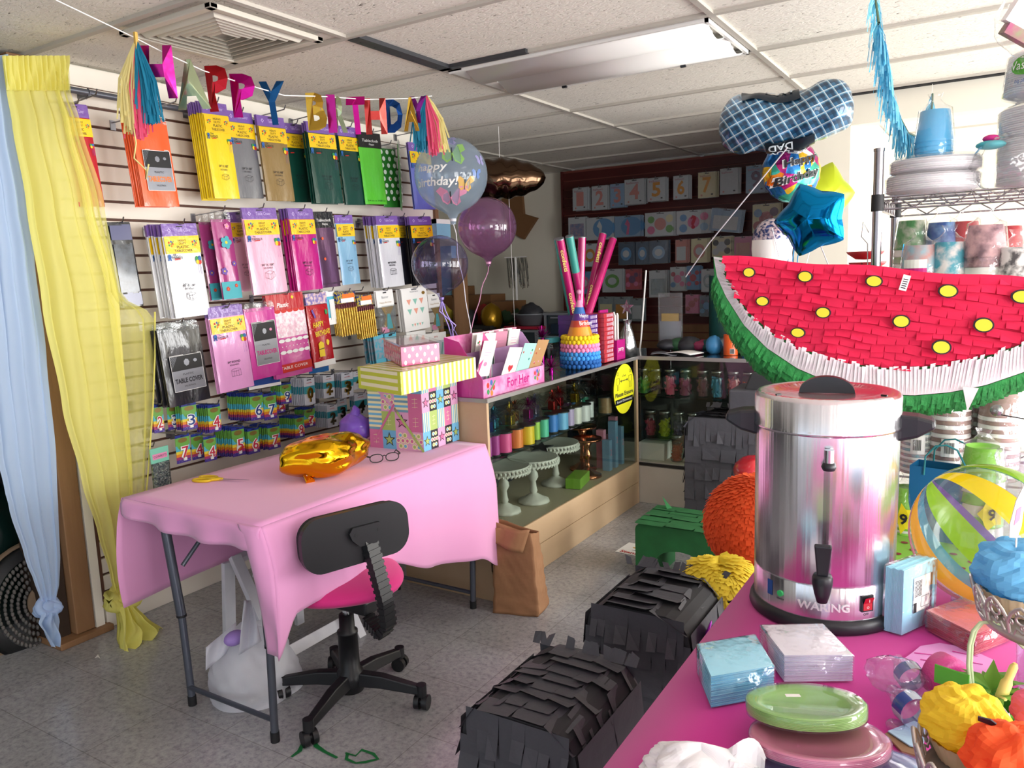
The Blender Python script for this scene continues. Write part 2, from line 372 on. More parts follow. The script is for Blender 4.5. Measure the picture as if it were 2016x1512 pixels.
# ================= GOODS ON THE WHITE SLATWALL =================
P('hd_purple','7c5aa8',.3,coat=.6,bump=(45,.3)); P('hd_black','131216',.3,coat=.6,bump=(45,.3)); P('bandyellow','f3c913',.35,coat=.7,bump=(30,.25))
P('p_blue','2b62a8',.5); P('p_red','c8281f',.5); P('p_green','2c8f4d',.5); P('p_yel','f0cf26',.5); P('p_orange','ef7a24',.5); P('p_pink','e58fb5',.5); P('p_teal','3fa7b0',.5); P('p_mag','c21d7b',.5); P('p_violet','6a4aa0',.5)
P('lightlogo','cbb9e6',.5); P('stickerorange','f2602e',.5)
def place(l,r,t,b,X):
    m=(t+b)/2; A=W(l,m,X=X); B=W(r,m,X=X); c=(l+r)/2; zt=W(c,t,X=X).z; zb=W(c,b,X=X).z
    return (A.y+B.y)/2,zt,B.y-A.y,zt-zb
def disc(c,x,z,y,rx,rz,mat,n=12):
    c.add([(x+rx*math.cos(2*PI*k/n),y,z+rz*math.sin(2*PI*k/n)) for k in range(n)],[tuple(range(n))],mat)
def bar(c,x0,z0,x1,z1,w,y,mat):
    dx,dz=x1-x0,z1-z0; l=math.hypot(dx,dz) or 1; nx,nz=-dz/l*w/2,dx/l*w/2
    c.add([(x0+nx,y,z0+nz),(x0-nx,y,z0-nz),(x1-nx,y,z1-nz),(x1+nx,y,z1+nz)],[(0,1,2,3)],mat)
def pouch(c,w,h,mat,z0=0,th=.008,fold=.0015):
    """soft folded plastic packet, front at -th/2, hanging down from z0"""
    n=6
    def fr(u,v):
        x=(u-.5)*w; e=min(u,1-u)*w; k=min(1,e/.012); q=min(v,1-v)*h; k2=min(1,q/.014)
        return x,k*k2
    def f1(u,v): x,k=fr(u,v); return (x,-th/2*(.35+.65*k)-fold*math.sin(u*9+v*3)*k,z0-h*(1-v))
    def f2(u,v): x,k=fr(u,v); return (x,th/2*(.35+.65*k),z0-h*(1-v))
    us=14;vs=8
    c.grid(f1,us,vs,mat); c.grid(lambda u,v:f2(1-u,v),us,vs,mat)
    e=th/2*.35
    c.add([(-w/2,-e,z0),(w/2,-e,z0),(w/2,e,z0),(-w/2,e,z0)],[(0,1,2,3)],mat); c.add([(-w/2,-e,z0-h),(w/2,-e,z0-h),(w/2,e,z0-h),(-w/2,e,z0-h)],[(3,2,1,0)],mat)
    c.add([(-w/2,-e,z0),(-w/2,e,z0),(-w/2,e,z0-h),(-w/2,-e,z0-h)],[(0,1,2,3)],mat); c.add([(w/2,-e,z0),(w/2,e,z0),(w/2,e,z0-h),(w/2,-e,z0-h)],[(3,2,1,0)],mat)
YF=-.0078
def art_table(c,x,z,s,mat='ink',rnd_=False):
    y=YF; t=.0011
    if rnd_:
        for k in range(16):
            a=2*PI*k/16;b=2*PI*(k+1)/16; bar(c,x+s*.5*math.cos(a),z+s*.12*math.sin(a),x+s*.5*math.cos(b),z+s*.12*math.sin(b),t,y,mat)
        for q in (-.5,-.25,0,.25,.5): bar(c,x+s*q,z-.02*s,x+s*q*1.05,z-s*.55,t,y,mat)
        bar(c,x-.5*s,z-.55*s,x+.5*s,z-.55*s,t,y,mat)
    else:
        p=[(-.5,.05),(-.05,.22),(.5,.1),(.08,-.1)]
        for i in range(4): bar(c,x+s*p[i][0],z+s*p[i][1],x+s*p[(i+1)%4][0],z+s*p[(i+1)%4][1],t,y,mat)
        for q,dz,l in ((-.5,.05,.4),(.5,.1,.4),(.08,-.1,.45),(-.2,-.02,.4),(.3,0,.38)): bar(c,x+s*q,z+s*dz,x+s*q*1.1,z+s*(dz-l),t,y,mat)
        bar(c,x-.55*s,z-.35*s,x+.09*s,z-.55*s,t,y,mat); bar(c,x+.09*s,z-.55*s,x+.55*s,z-.3*s,t,y,mat)
def balloons(c,x,z,s,y=YF):
    for dx,dz,m in ((-.5,.5,'p_green'),(.45,.55,'p_blue'),(-.35,-.3,'p_yel'),(.4,-.4,'p_red')):
        disc(c,x+dx*s,z+dz*s,y-(.0003 if dz<0 else 0),s*.55,s*.62,m)
    for q in (-.3,.2,.45): bar(c,x+q*s,z-s,x+q*s*1.4,z-s*4,.0007,y,'p_violet')
def burst(c,x,z,s,y):
    for k in range(5):
        a=k*1.26; disc(c,x+s*.5*math.cos(a),z+s*.5*math.sin(a),y,s*.22,s*.26,['p_red','p_blue','p_red','p_green','p_orange'][k],8)
    bar(c,x,z-.2*s,x+s*.8,z+s*.6,s*.16,y-.0002,'p_green')
def mk_heavy(name,label,w,h,mat,hh=.2,size='54" X 108"',rnd_=False,txt=True):
    """purple header above yellow band above colour. h includes header"""
    t=thing(name,label,'tablecover packet')
    hd=h*.12; c=MB(); pouch(c,w,h-hd,mat,z0=-hd)
    bz=-hd-(h-hd)*.015; bh=(h-hd)*.2
    c.add([(-w*.485,-.0073,bz),(w*.485,-.0073,bz),(w*.485,-.0077,bz-bh),(-w*.485,-.0077,bz-bh)],[(3,2,1,0)],'bandyellow')
    if txt:
        y=-.0082
        c.text('HEAVY',bh*.13,'ink',0,bz-bh*.22,y); c.text('DUTY',bh*.13,'ink',0,bz-bh*.40,y)
        c.text('PLASTIC',bh*.16,'ink',0,bz-bh*.61,y,w=w*.34,bold=.01); c.text('TABLECOVER',bh*.15,'ink',0,bz-bh*.83,y,w=w*.5,bold=.01)
        burst(c,-w*.33,bz-bh*.4,w*.11,y); burst(c,w*.33,bz-bh*.4,w*.11,y)
        zb=bz-bh
        disc(c,-w*.41,zb-h*.03,YF,w*.05,w*.055,'p_blue'); bar(c,-w*.43,zb-h*.04,-w*.45,zb-h*.075,w*.03,YF,'p_blue'); bar(c,-w*.4,zb-h*.04,-w*.38,zb-h*.075,w*.03,YF,'p_blue')
        c.text('Top',h*.022,'ink',-w*.27,zb-h*.018,YF,bold=.02); c.text('CHOICE',h*.026,'ink',-w*.2,zb-h*.045,YF,w=w*.3,bold=.01); bar(c,-w*.28,zb-h*.066,-w*.12,zb-h*.062,h*.01,YF,'p_red')
        balloons(c,w*.38,zb-h*.09,w*.085)
        zc=-h*.66; c.text(size,h*.027,'ink',0,zc,YF,w=w*.36,bold=.01); c.text('REUSABLE',h*.018,'ink',0,zc-h*.037,YF,w=w*.26)
        art_table(c,0.02*w,zc-h*.1,w*.26,rnd_=rnd_)
    c.build('pouch',t)
    c=MB(); c.bx(-w*.49,w*.49,-.003,.003,-hd*1.02,0,'hd_purple'); 
    disc(c,-w*.3,-hd*.5,-.0034,w*.05,hd*.22,'lightlogo',4); disc(c,-w*.3,-hd*.5,-.0037,w*.03,hd*.13,'hd_purple',4)
    c.text('Table Cover',hd*.3,'lightlogo',w*.1,-hd*.5,-.0034,w=w*.42)
    c.bx(-w*.09,w*.09,-.0036,.0034,-hd*.22,-hd*.12,'black')
    c.build('header_card',t,label='purple header card')
    return t
def film_top(t,w,hd,mat='film'):
    c=MB(); c.grid(lambda u,v:((u-.5)*w*(.9+.1*v) if False else (u-.5)*w*(1-.12*v),-.003-.006*math.sin(u*14)*math.sin(v*2.5),-hd*(1-v)),12,3,mat); return c.build('clear_top',t,label='clear film top of the packet')
def mk_label(name,label,w,h,mat,lines,txtcol='p_red',lw=.74,lz=(.40,.83)):
    t=thing(name,label,'tablecover packet'); hd=h*.07; c=MB(); pouch(c,w,h-hd,mat,z0=-hd,fold=.002)
    c.build('pouch',t); film_top(t,w,hd*1.5)
    c=MB(); z0,z1=-h*lz[0],-h*lz[1]; x0,x1=-w*lw/2+.02*w,w*lw/2+.04*w; zm=lerp(z0,z1,.42)
    c.bx(x0,x1,-.0098,-.0092,z1,z0,'silverlab'); c.add([(x0,-.0101,zm),(x1,-.0101,zm),(x1,-.0101,z0),(x0,-.0101,z0)],[(0,1,2,3)],'black')
    y=-.0104; W_=x1-x0; xc=(x0+x1)/2
    for k in range(7): bar(c,x0+W_*.02,z0-.004-k*.007*h/.3,x0+W_*.04+k*W_*.03,z0-.003,.0008,y,'silverlab')
    disc(c,xc,lerp(z0,zm,.5),y,W_*.09,W_*.1,'silverlab',7); disc(c,xc+W_*.28,lerp(z0,zm,.45),y,W_*.06,W_*.05,'p_pink' if txtcol=='p_mag' else 'silverlab',9)
    c.text('PLASTIC',h*.022,'ink',xc,lerp(zm,z1,.2),y,w=W_*.34); c.text(lines[0],h*.06,txtcol,xc,lerp(zm,z1,.5),y,w=W_*.88,bold=.03)
    c.text(lines[1],h*.02,'ink',xc,lerp(zm,z1,.78),y,w=W_*.36)
    for a,b2,e,f in ((x0,z0,x1,z0),(x1,z0,x1,z1),(x1,z1,x0,z1),(x0,z1,x0,z0)): bar(c,a,b2,e,f,.0016,-.0106,'white')
    c.build('label_card',t)
    return t
def mk_nappe(name,label,w,h,mat,foot=False,dots=False):
    t=thing(name,label,'tablecover packet'); hd=h*.07; bh=h*.14; c=MB(); pouch(c,w,h-hd,mat,z0=-hd)
    c.text('54 in x 108 in',h*.022,'ink',0,-h*.95,YF,w=w*.8)
    if dots: disc(c,-.15*w,-.35*h,YF,.008,.008,'stickerorange',7); disc(c,-.15*w,-.62*h,YF,.008,.008,'stickerorange',7)
    c.build('pouch',t); c=MB(); c.bx(-w/2,w/2,-.0095,.002,-hd-bh,0,'hd_black')
    c.text('Tablecloth',bh*.26,'paperwhite',0,-hd-bh*.3,-.0099,w=w*.72,slant=.2); c.text('Nappe',bh*.26,'paperwhite',w*.05,-hd-bh*.68,-.0099,slant=.2)
    c.build('header_card',t,label='black header card with white script'); return t
def mk_dots(name,label,w,h):
    t=thing(name,label,'tablecover packet'); c=MB(); pouch(c,w,h*.93,'c_dgreen',z0=-h*.07)
    for i in range(3):
        for j in range(8):
            x=-w*.36+i*w*.33+(w*.1 if j%2 else 0); z=-h*.13-j*h*.105
            if x<w*.46: disc(c,x,z,YF-.001,w*.085,w*.085,'dotwhite')
    disc(c,0,-h*.55,YF-.0014,.007,.006,'stickerorange',6); c.build('pouch',t); film_top(t,w,h*.1); return t
def mk_flower(name,label,w,h):
    t=thing(name,label,'tablecover packet'); c=MB(); pouch(c,w,h*.9,'c_plum',z0=-h*.1,fold=.003)
    c.add([(-w*.49,-.0094,-h*.8),(w*.49,-.0094,-h*.8),(w*.49,-.008,-h*.995),(-w*.49,-.008,-h*.995)],[(3,2,1,0)],'p_teal')
    for x,z,s,m in ((.05,-.36,.17,'p_teal'),(.2,-.18,.08,'p_pink'),(-.25,-.68,.1,'p_violet'),(.3,-.6,.07,'p_violet'),(-.2,-.88,.06,'p_red'),(.25,-.85,.05,'p_red')):
        for k in range(5): disc(c,x*w+s*w*math.cos(k*1.257),z*h+s*w*math.sin(k*1.257),-.0108-.0001*k,s*w*.7,s*w*.7,m,9)
        disc(c,x*w,z*h,-.0116,s*w*.4,s*w*.4,'p_yel',8)
    c.build('pouch',t); film_top(t,w,h*.13); return t
for n,h in dict(c_yellow='f1d21f',c_gold='dca418',c_grey='75767a',c_tan='8d7446',c_green='0d4034',c_dgreen='2d7a2b',c_lime='5ecb36',c_peri='6f78c8',c_red='b71224',c_orange='ee5f2c',c_white='e2e3e6',c_pink='efb3cb',c_plum='a6407e',c_mag='c01a80',c_sky='8fc3dd',c_navy='1a2033',c_black='1c1d22',c_orchid='e39fd2',c_hot='c83c98').items():
    P(n,h,.3,coat=.8,bump=(22,.35,(1,1,.35)))
P('c_mauve','7a5a78',.22,.6,bump=(9,.5,(1,1,.3))); P('dotwhite','dfe8d8',.5)
HKW=[0]
HG='metal hooks on the white slatwall'
def hook(y,z,L=.2,X=XW,big=False):
    c=MB(); c.tube([(X,y,z),(X+L*.5,y,z+.004),(X+L,y,z+.01),(X+L+.012,y,z+.03)],.003,'steelwire',6); c.bx(X-.002,X+.004,y-.012,y+.012,z-.03,z+.01,'steelwire')
    return tag(c.build('display_hook'),'grey wire display hook holding packets on the white slatwall','hook',HG)
def stack(mk,px,X,n,front,behind,group,dx=.013,yaw=(-.02,.06),dy=-.0015,hk=True,**k):
    """front packet from its place in the photo, the rest behind it along the hook"""
    y,zt,w,h=place(*px,X=X); t=mk('tablecover_packet',front,w,h,**k)
    R=PI/2; TL=.045; y-=TL*h/2; t.location=(X-.02,y,zt); t.rotation_euler=(-.045,-TL,R+U(-.02,.02)); t['group']=group
    for q in range(1,n):
        dup(t,(X-dx*q*U(.85,1.15),y+dy*q+U(-.002,.002),zt+U(-.006,.003)),(-.045+U(-.006,.006),-TL+U(-.006,.006),R+yaw[1]*q/max(2,n)),behind,group)
    if hk: hook(y,zt-.012,X-XW+.015)
    return t,y,zt,w,h
G1='tablecover packets on the top row'; G2='tablecover packets on the second row'; G3='tablecover packets on the third row'
def bh_(c,row): return f'{c} tablecover packet tucked behind the front one of its stack, {row} row'
stack(mk_heavy,(138,190,205,404),-3.04,3,'red tablecover packet with purple header beside the yellow curtain',bh_('red','top'),G1,mat='c_red')
stack(mk_label,(270,340,222,404),-2.99,6,'bright orange tablecover packet with black and silver label at the top',bh_('orange','top'),G1,mat='c_orange',lines=('TABLECOVER','VALUE PACK'),txtcol='p_orange')
def mk_plain(name,label,w,h,mat):
    t=thing(name,label,'tablecover packet'); c=MB(); pouch(c,w,h*.9,mat,z0=-h*.1); c.bx(-w*.3,w*.5,-.0085,-.008,-h*.62,-h*.45,'black'); c.build('pouch',t); film_top(t,w,h*.13); return t
stack(mk_heavy,(410,460,203,390),-3.03,8,'sunny yellow tablecover packet at the front of the long top row stack',bh_('sunny yellow','top'),G1,mat='c_yellow',dx=.014)
stack(mk_plain,(392,430,206,384),-3.15,3,'deeper gold tablecover packet behind the yellow stack',bh_('deeper gold','top'),G1,mat='c_gold',dx=.014,hk=False)
stack(mk_heavy,(455,509,222,390),-3.07,2,'grey tablecover packet with purple header on the top row',bh_('grey','top'),G1,mat='c_grey')
stack(mk_heavy,(516,571,231,396),-3.04,3,'golden brown tablecover packet with purple header on the top row',bh_('golden brown','top'),G1,mat='c_tan')
stack(mk_heavy,(566,610,244,398),-3.13,1,'dark green tablecover packet half hidden behind the golden brown one','',G1,mat='c_green')
stack(mk_heavy,(612,667,243,399),-3.03,4,'dark green tablecover packet fully in view under the gold letter B',bh_('dark green','top'),G1,mat='c_green')
stack(mk_heavy,(672,715,250,402),-3.06,3,'dark green tablecover packet next to the lime green one',bh_('right hand dark green','top'),G1,mat='c_green')
stack(mk_nappe,(714,756,262,402),-3.04,1,'lime green tablecover packet with black script header','',G1,mat='c_lime')
def mk_dots2(name,label,w,h,mat=None): return mk_dots(name,label,w,h)
def mk_flower2(name,label,w,h,mat=None): return mk_flower(name,label,w,h)
stack(mk_dots2,(752,786,284,408),-3.07,1,'green tablecover packet with white polka dots','',G1)
t,_,_,_,_=stack(mk_dots2,(784,804,276,414),-3.02,1,'green polka dot tablecover packet turned edge on, right of its twin','',G1,hk=False); t.rotation_euler=(0,0,PI/2+.6)
stack(mk_heavy,(810,853,283,412),-3.04,2,'periwinkle blue tablecover packet at the right end of the top row',bh_('periwinkle blue','top'),G1,mat='c_peri')
# second row
def mk_photo(name,label,w,h):
    t=thing(name,label,'tablecover packet'); c=MB(); pouch(c,w,h,'c_black'); c.bx(-w*.4,w*.4,-.0088,-.008,-h*.82,-h*.25,'darkprint'); c.bx(-w*.44,w*.44,-.009,-.008,-h*.98,-h*.84,'c_navyprint'); c.bx(-w*.44,w*.44,-.009,-.008,-h*.2,-h*.03,'c_navyprint'); c.build('pouch',t); return t
P('darkprint','4c5560',.25,coat=.8,noise=(25,'23282e',.3)); P('c_navyprint','4b4d74',.3,coat=.7)
stack(mk_photo,(225,272,437,603),-3.04,2,'dark packet with a grey picture hanging half behind the yellow curtain',bh_('dark picture','second'),G2)
stack(mk_heavy,(333,403,440,622),-2.99,9,'white tablecover packet with a yellow band at the front of a thick stack',bh_('white','second'),G2,mat='c_white',dx=.016)
stack(mk_flower2,(428,466,414,590),-3.04,1,'plum and teal flower print packet, the nearer of two','',G2)
stack(mk_flower2,(404,436,420,592),-3.11,1,'plum and teal flower print packet, the one further left','',G2,hk=False)
stack(mk_heavy,(461,500,418,574),-3.13,1,'pale pink tablecover packet half hidden left of the glossy pink one','',G2,mat='c_pink')
stack(mk_heavy,(487,557,409,577),-2.99,2,'glossy pale pink tablecover packet with purple header, second row',bh_('pale pink','second'),G2,mat='c_pink')
stack(mk_heavy,(577,627,411,571),-3.02,7,'magenta tablecover packet with purple header, second row',bh_('magenta','second'),G2,mat='c_mag')
stack(mk_nappe,(625,664,417,566),-3.04,1,'metallic mauve packet with black script header and two orange stickers','',G2,mat='c_mauve',dots=True)
stack(mk_heavy,(669,704,423,560),-3.05,1,'sky blue tablecover packet with purple header, second row','',G2,mat='c_sky')
stack(mk_heavy,(748,791,425,564),-3.02,9,'white tablecover packet for round tables in the right hand white stack',bh_('round table white','second'),G2,mat='c_white',size='84" ROUND',rnd_=True)
stack(mk_heavy,(786,806,426,560),-3.12,2,'navy tablecover packet mostly hidden beside the white stack',bh_('navy','second'),G2,mat='c_navy')
stack(mk_heavy,(812,856,426,560),-3.03,4,'black tablecover packet with purple header behind the small clear balloon',bh_('black heavy duty','second'),G2,mat='c_black')
y,zt,w,h=place(855,882,432,470,-3.2)
c=MB(); c.bx(-w/2,w/2,-.02,.02,-h,0,'c_sky'); c.bx(-w/2,w/2,-.022,.022,-.03,0,'white'); o=c.build('carton'); o.location=(-3.2,y,zt); o.rotation_euler=(0,0,PI/2); tag(o,'light blue carton with white top past the end of the second row','carton')
# third row
stack(mk_label,(322,405,633,795),-2.97,7,'black table cover packet with silver label, front of the lower left stack',bh_('black value','third'),G3,mat='c_black',lines=('TABLE COVER','VALUE PACK'),txtcol='ink',dx=.016)
stack(mk_heavy,(420,490,602,769),-2.98,4,'orchid pink round tablecover packet with purple header, third row',bh_('orchid pink','third'),G3,mat='c_orchid',size='84" ROUND',rnd_=True)
y,zt,w,h=place(492,556,735,758,-3.03); c=MB(); pouch(c,w,h+.12,'c_blueb',z0=.12) if False else None
P('c_blueb','30509c',.3,coat=.8,bump=(22,.3)); c=MB(); pouch(c,w,.2,'c_blueb',z0=.13); c.bx(-w/2,w/2,-.0085,-.006,-.07,-.055,'white'); o=c.build('blue_packet'); o.location=(-3.05,y,zt); o.rotation_euler=(0,0,PI/2); tag(o,'royal blue packet peeping out below the hot pink tablecover','tablecover packet')
stack(mk_label,(490,551,594,742),-2.98,2,'hot pink tablecover packet with silver and black label, third row',bh_('hot pink','third'),G3,mat='c_hot',lines=('TABLECOVER','VALUE PACK'),txtcol='p_mag',lz=(.26,.82))
def mk_lace(name,label,w,h):
    t=thing(name,label,'tablecover packet'); c=MB(); pouch(c,w,h*.9,'c_laceM',z0=-h*.1)
    y=-.0088
    def rect(z0,z1,m,dy=0): c.add([(-w*.49,y-dy,-h*z1),(w*.49,y-dy,-h*z1),(w*.49,y-dy,-h*z0),(-w*.49,y-dy,-h*z0)],[(0,1,2,3)],m)
    rect(.1,.2,'c_red'); rect(.2,.52,'lacewhite'); rect(.84,.94,'p_red',.0002)
    for zz,m in ((.205,'p_red'),(.56,'white'),(.70,'white')):
        for k in range(6): disc(c,-w*.41+k*w*.165,-h*zz,y-.0004,w*.082,h*.022,m)
    for k in range(10): disc(c,-w*.45+k*w*.1,-h*.63,y-.0006,w*.012,w*.012,'white',6)
    c.text('TABLE COVER',h*.035,'white',0,-h*.885,y-.0006,w=w*.75); c.text('Plastic',h*.055,'white',-w*.08,-h*.13,y-.0006,slant=.3,bold=.02)
    c.build('pouch',t); c=MB(); c.bx(-w/2,w/2,-.009,.0,-h*.1,0,'c_red'); disc(c,w*.2,-h*.05,-.0094,w*.04,w*.04,'p_yel',4); c.build('header_card',t,label='red header card'); return t
P('c_laceM','cf4f9e',.3,coat=.8,bump=(20,.3)); P('lacewhite','f4eef1',.25,coat=.9,noise=(60,'e7b9cc',.25),bump=(20,.4))
stack(mk_lace,(532,606,578,741),-3.0,3,'red and white lace print table cover packet with scalloped pink bands',bh_('lace print','third'),G3)
def mk_hb(name,label,w,h):
    t=thing(name,label,'tablecover packet'); c=MB(); pouch(c,w,h*.84,'c_redhb',z0=-h*.16); y=-.0088
    for k in range(40): disc(c,U(-.45,.45)*w,-h*U(.2,.9),y,.0015,.0018,'white',5)
    c.text('HAPPY',h*.07,'p_yel',-w*.08,-h*.42,y-.0003,w=w*.5,rot=.08,bold=.02); c.text('BIRTHDAY',h*.07,'p_yel',w*.08,-h*.54,y-.0003,w=w*.7,rot=.08,bold=.02)
    c.prism([(-.2*w,-.86*h),(.05*w,-.86*h),(.05*w,-.68*h),(-.08*w,-.65*h),(-.2*w,-.68*h)],y-.001,y,'p_yel'); bar(c,-.2*w,-.76*h,.05*w,-.75*h,.004,y-.0015,'ink')
    disc(c,.25*w,-.68*h,y,.07*w,.04*h,'p_yel'); bar(c,-.3*w,-.22*h,-.18*w,-.33*h,.012,y,'p_violet'); disc(c,.36*w,-.27*h,y,.06*w,.035*h,'p_green')
    c.bx(-w/2,w/2,-.0092,-.006,-h*.995,-h*.92,'white'); c.build('pouch',t)
    c=MB(); c.bx(-w/2,w/2,-.004,.0,-h*.15,0,'partyprint'); c.build('header_card',t,label='multicoloured header card'); return t
P('c_redhb','b3101d',.3,coat=.7,bump=(20,.3)); P('partyprint','e7c9c4',.4,coat=.5,noise=(60,'7c6fb0',.2))
stack(mk_hb,(609,652,576,722),-3.0,2,'red happy birthday tablecover packet with yellow lettering and white edge',bh_('red birthday','third'),G3)
y,zt,w,h=place(611,650,722,738,-3.04); c=MB(); pouch(c,w,.12,'c_blueb2',z0=.09); P('c_blueb2','2a6fb5',.3,coat=.8); 
for q in c.mats: pass
o=c.build('blue_packet'); o.location=(-3.05,y,zt); o.rotation_euler=(0,0,PI/2); tag(o,'bright blue packet edge showing below the red birthday tablecover','tablecover packet')
# slim candle packs
def mk_slim(name,label,w,h):
    t=thing(name,label,'candle packet'); c=MB(); c.bx(-w/2,w/2,-.002,.002,-h,0,'p_teal2'); c.bx(-w/2,w/2,-.003,-.002,-h*.16,0,'white'); c.bx(-w/2,w/2,-.003,-.002,-h,-h*.8,'white'); c.build('card',t)
    for k in range(6):
        c=MB(); x=-w*.05+k*w*.085; c.cyl((x,-.005,-h*.86),(x,-.005,-h*.25),.0028,'white',seg=8); c.build('candle',t)
    return t
P('p_teal2','5bb8d0',.4,coat=.4)
stack(mk_slim,(643,663,572,638),-3.02,3,'slim blue and white pack of white candles beside the birthday tablecover','blue and white candle pack behind the front one',G3,dx=.012)
P('goldfoil','d8b455',.25,.9,bump=(300,.3)); P('maroon','6b1f2c',.4); P('bluefoil','273a86',.3,.3,noise=(80,'c9b23a',.1))
def mk_gold(name,label,w,h,n=8):
    t=thing(name,label,'candle packet'); c=MB(); c.bx(-w*.5,w*.5,-.001,.002,-h*.24,0,'bluefoil'); c.bx(-w*.2,w*.45,-.0025,-.0012,-h*.2,-h*.03,'p_orange'); c.bx(-w*.3,w*.4,-.003,-.002,-h*.23,-h*.13,'white')
    c.build('header_card',t)
    for k in range(n):
        x=-w*.46+k*w*.92/(n-1); c=MB(); c.cyl((x,-.004,-h),(x,-.004,-h*.36),.0045,'goldfoil',seg=8); c.tube([(x,-.004,-h*.36),(x,-.004,-h*.33),(x,-.004,-h*.25)],[.0045,.004,.001],'maroon',8); c.build('candle',t)
    return t
stack(mk_gold,(668,705,574,659),-3.0,6,'pack of tall gold candles with red tips, the left hand stack','gold candle pack behind the left front pack',G3,dx=.011)
stack(mk_gold,(708,739,580,665),-3.01,5,'pack of tall gold candles with red tips, the right hand stack','gold candle pack behind the right front pack',G3,dx=.011)
P('goldcard','b08a3e',.35,.5); P('mint','8fc9b8',.5); P('peach','f0a48e',.5)
def mk_banner(name,label,w,h):
    t=thing(name,label,'banner packet'); c=MB(); c.bx(-w/2,w/2,-.004,.0,-h*.38,0,'paperwhite'); c.text('Banner',h*.06,'silverlab',0,-h*.15,-.0045); c.text('Happy Birthday',h*.05,'goldcard',0,-h*.28,-.0045,w=w*.7); c.bx(-w*.1,w*.1,-.005,-.003,-h*.06,-h*.03,'black')
    c.build('header_card',t); c=MB(); c.prism([(-w*.3,-h*.38),(w*.45,-h*.38),(w*.15,-h*.6),(w*.4,-h*.95),(-w*.35,-h*.95),(-w*.05,-h*.6)],-.005,-.001,'goldcard'); c.prism([(-w*.1,-h*.9),(.25*w,-h*.9),(.15*w,-h*.55),(0,-h*.55)],-.007,-.004,'p_teal'); c.bx(-w*.4,0,-.006,-.004,-h*.98,-h*.85,'p_pink'); c.build('banner_bundle',t)
    c=MB(); c.bx(-w*.48,w*.48,-.012,.002,-h,-h*.36,'film'); c.build('clear_bag',t); return t
stack(mk_banner,(745,779,571,655),-3.0,3,'white carded gold happy birthday banner pack, left of the pennant card','gold banner pack behind the front one',G3,dx=.014)
stack(mk_banner,(848,872,578,650),-3.05,1,'white carded gold banner pack at the far right under the balloon','',G3,hk=False)
def mk_pennant(name,label,w,h):
    t=thing(name,label,'banner packet'); c=MB(); c.bx(-w/2,w/2,-.003,.003,-h,0,'paperwhite'); y=-.0036
    c.text('Pennant Banner',h*.035,'silverlab',0,-h*.07,y); disc(c,w*.36,-h*.13,y,w*.07,h*.04,'goldcard')
    for r,zz in ((0,.25),(1,.48)):
        for k in range(3): x=-w*.25+k*w*.25; c.add([(x-w*.09,y,-h*zz),(x+w*.09,y,-h*zz),(x,y,-h*(zz+.14))],[(0,2,1)],['peach','mint'][(k+r)%2])
    for k in range(5): x=-w*.2+k*w*.1; c.add([(x-w*.04,y,-h*.84),(x+w*.04,y,-h*.84),(x,y,-h*.91)],[(0,2,1)],['mint','peach'][k%2])
    c.build('card',t); c=MB(); c.bx(-w*.1,w*.1,-.0045,-.003,-h*.035,-h*.015,'black'); c.build('hang_slot',t); return t
stack(mk_pennant,(795,845,566,648),-3.0,5,'white card showing peach and mint pennants at the front of its stack','white pennant card behind the front one',G3,dx=.014)
P('tealcard','4aa3b8',.4,coat=.3,noise=(50,'8f9fae',.15)); 
def mk_blue(name,label,w,h):
    t=thing(name,label,'candle packet'); c=MB(); c.bx(-w/2,w/2,-.004,.002,-h,-h*.2,'tealcard'); c.bx(-w/2,w/2,-.0045,.002,-h,-h*.88,'p_teal2'); c.build('card',t); c=MB(); c.bx(-w/2,w/2,-.004,.001,-h*.2,0,'p_teal2'); c.bx(-w*.15,w*.15,-.005,-.003,-h*.08,-h*.04,'black'); c.build('header_card',t); return t
for k,(l,r) in enumerate(((742,764),(764,786))):
    stack(mk_blue,(l,r,655,714),-3.0+.01*k,[5,3][k],['blue carded party packet behind the polka dot box','blue carded party packet, the one further right behind the box'][k],'blue carded party packet in the low stack behind the gift boxes','small blue packets above the gift boxes',dx=.018,dy=-.006)
# ---------------- number candles ----------------
for n,h in dict(rb0='22368a',rb1='6aa84a',rb2='4fb3c9',rb3='e2cf3e',rb4='e58a2c',rb5='a63a72',rb6='4a3a94').items(): P(n,h,.35,coat=.4)
P('ovalgold','8c7b3f',.35,.3); P('digit_blue','1d3f86',.4); P('digit_red','c22b45',.4); P('digit_gold','d9b65c',.18,1); P('digit_silver','a9a48f',.18,1)
def mk_num(name,label,w,h,d='3',col='digit_red'):
    t=thing(name,label,'candle packet'); c=MB(); zs_=[0,.1,.38,.58,.68,.78,.88,1]
    for k in range(7): c.bx(-w/2,w/2,-.0012,.0012,-h*zs_[k+1],-h*zs_[k],'rb%d'%k)
    disc(c,0,-h*.34,-.0016,w*.42,h*.22,'rb1',18); disc(c,0,-h*.2,-.002,w*.33,h*.085,'ovalgold',16); c.bx(-w*.12,w*.12,-.0022,-.0015,-h*.07,-h*.045,'black')
    for k in range(12): disc(c,U(-.45,.45)*w,-h*U(.86,.98),-.0016,.0008,.0008,'white',4)
    c.build('card',t)
    c=MB(); c.text(d,h*.44,'white',w*.06,-h*.62,-.007,w=w*.58,bold=.09); c.text(d,h*.40,col,w*.06,-h*.62,-.0095,w=w*.46,bold=.0)
    c.bx(-w*.04,w*.16,-.007,-.003,-h*.92,-h*.82,'white')
    o=c.build('candle',t); q=o.modifiers.new('t','SOLIDIFY'); q.thickness=.0022; q.offset=0
    return t
GN='rainbow card number candles'
words={'0':'zero','1':'one','2':'two','3':'three','4':'four','5':'five','6':'six','7':'seven','8':'eight','9':'nine','?':'question mark'}
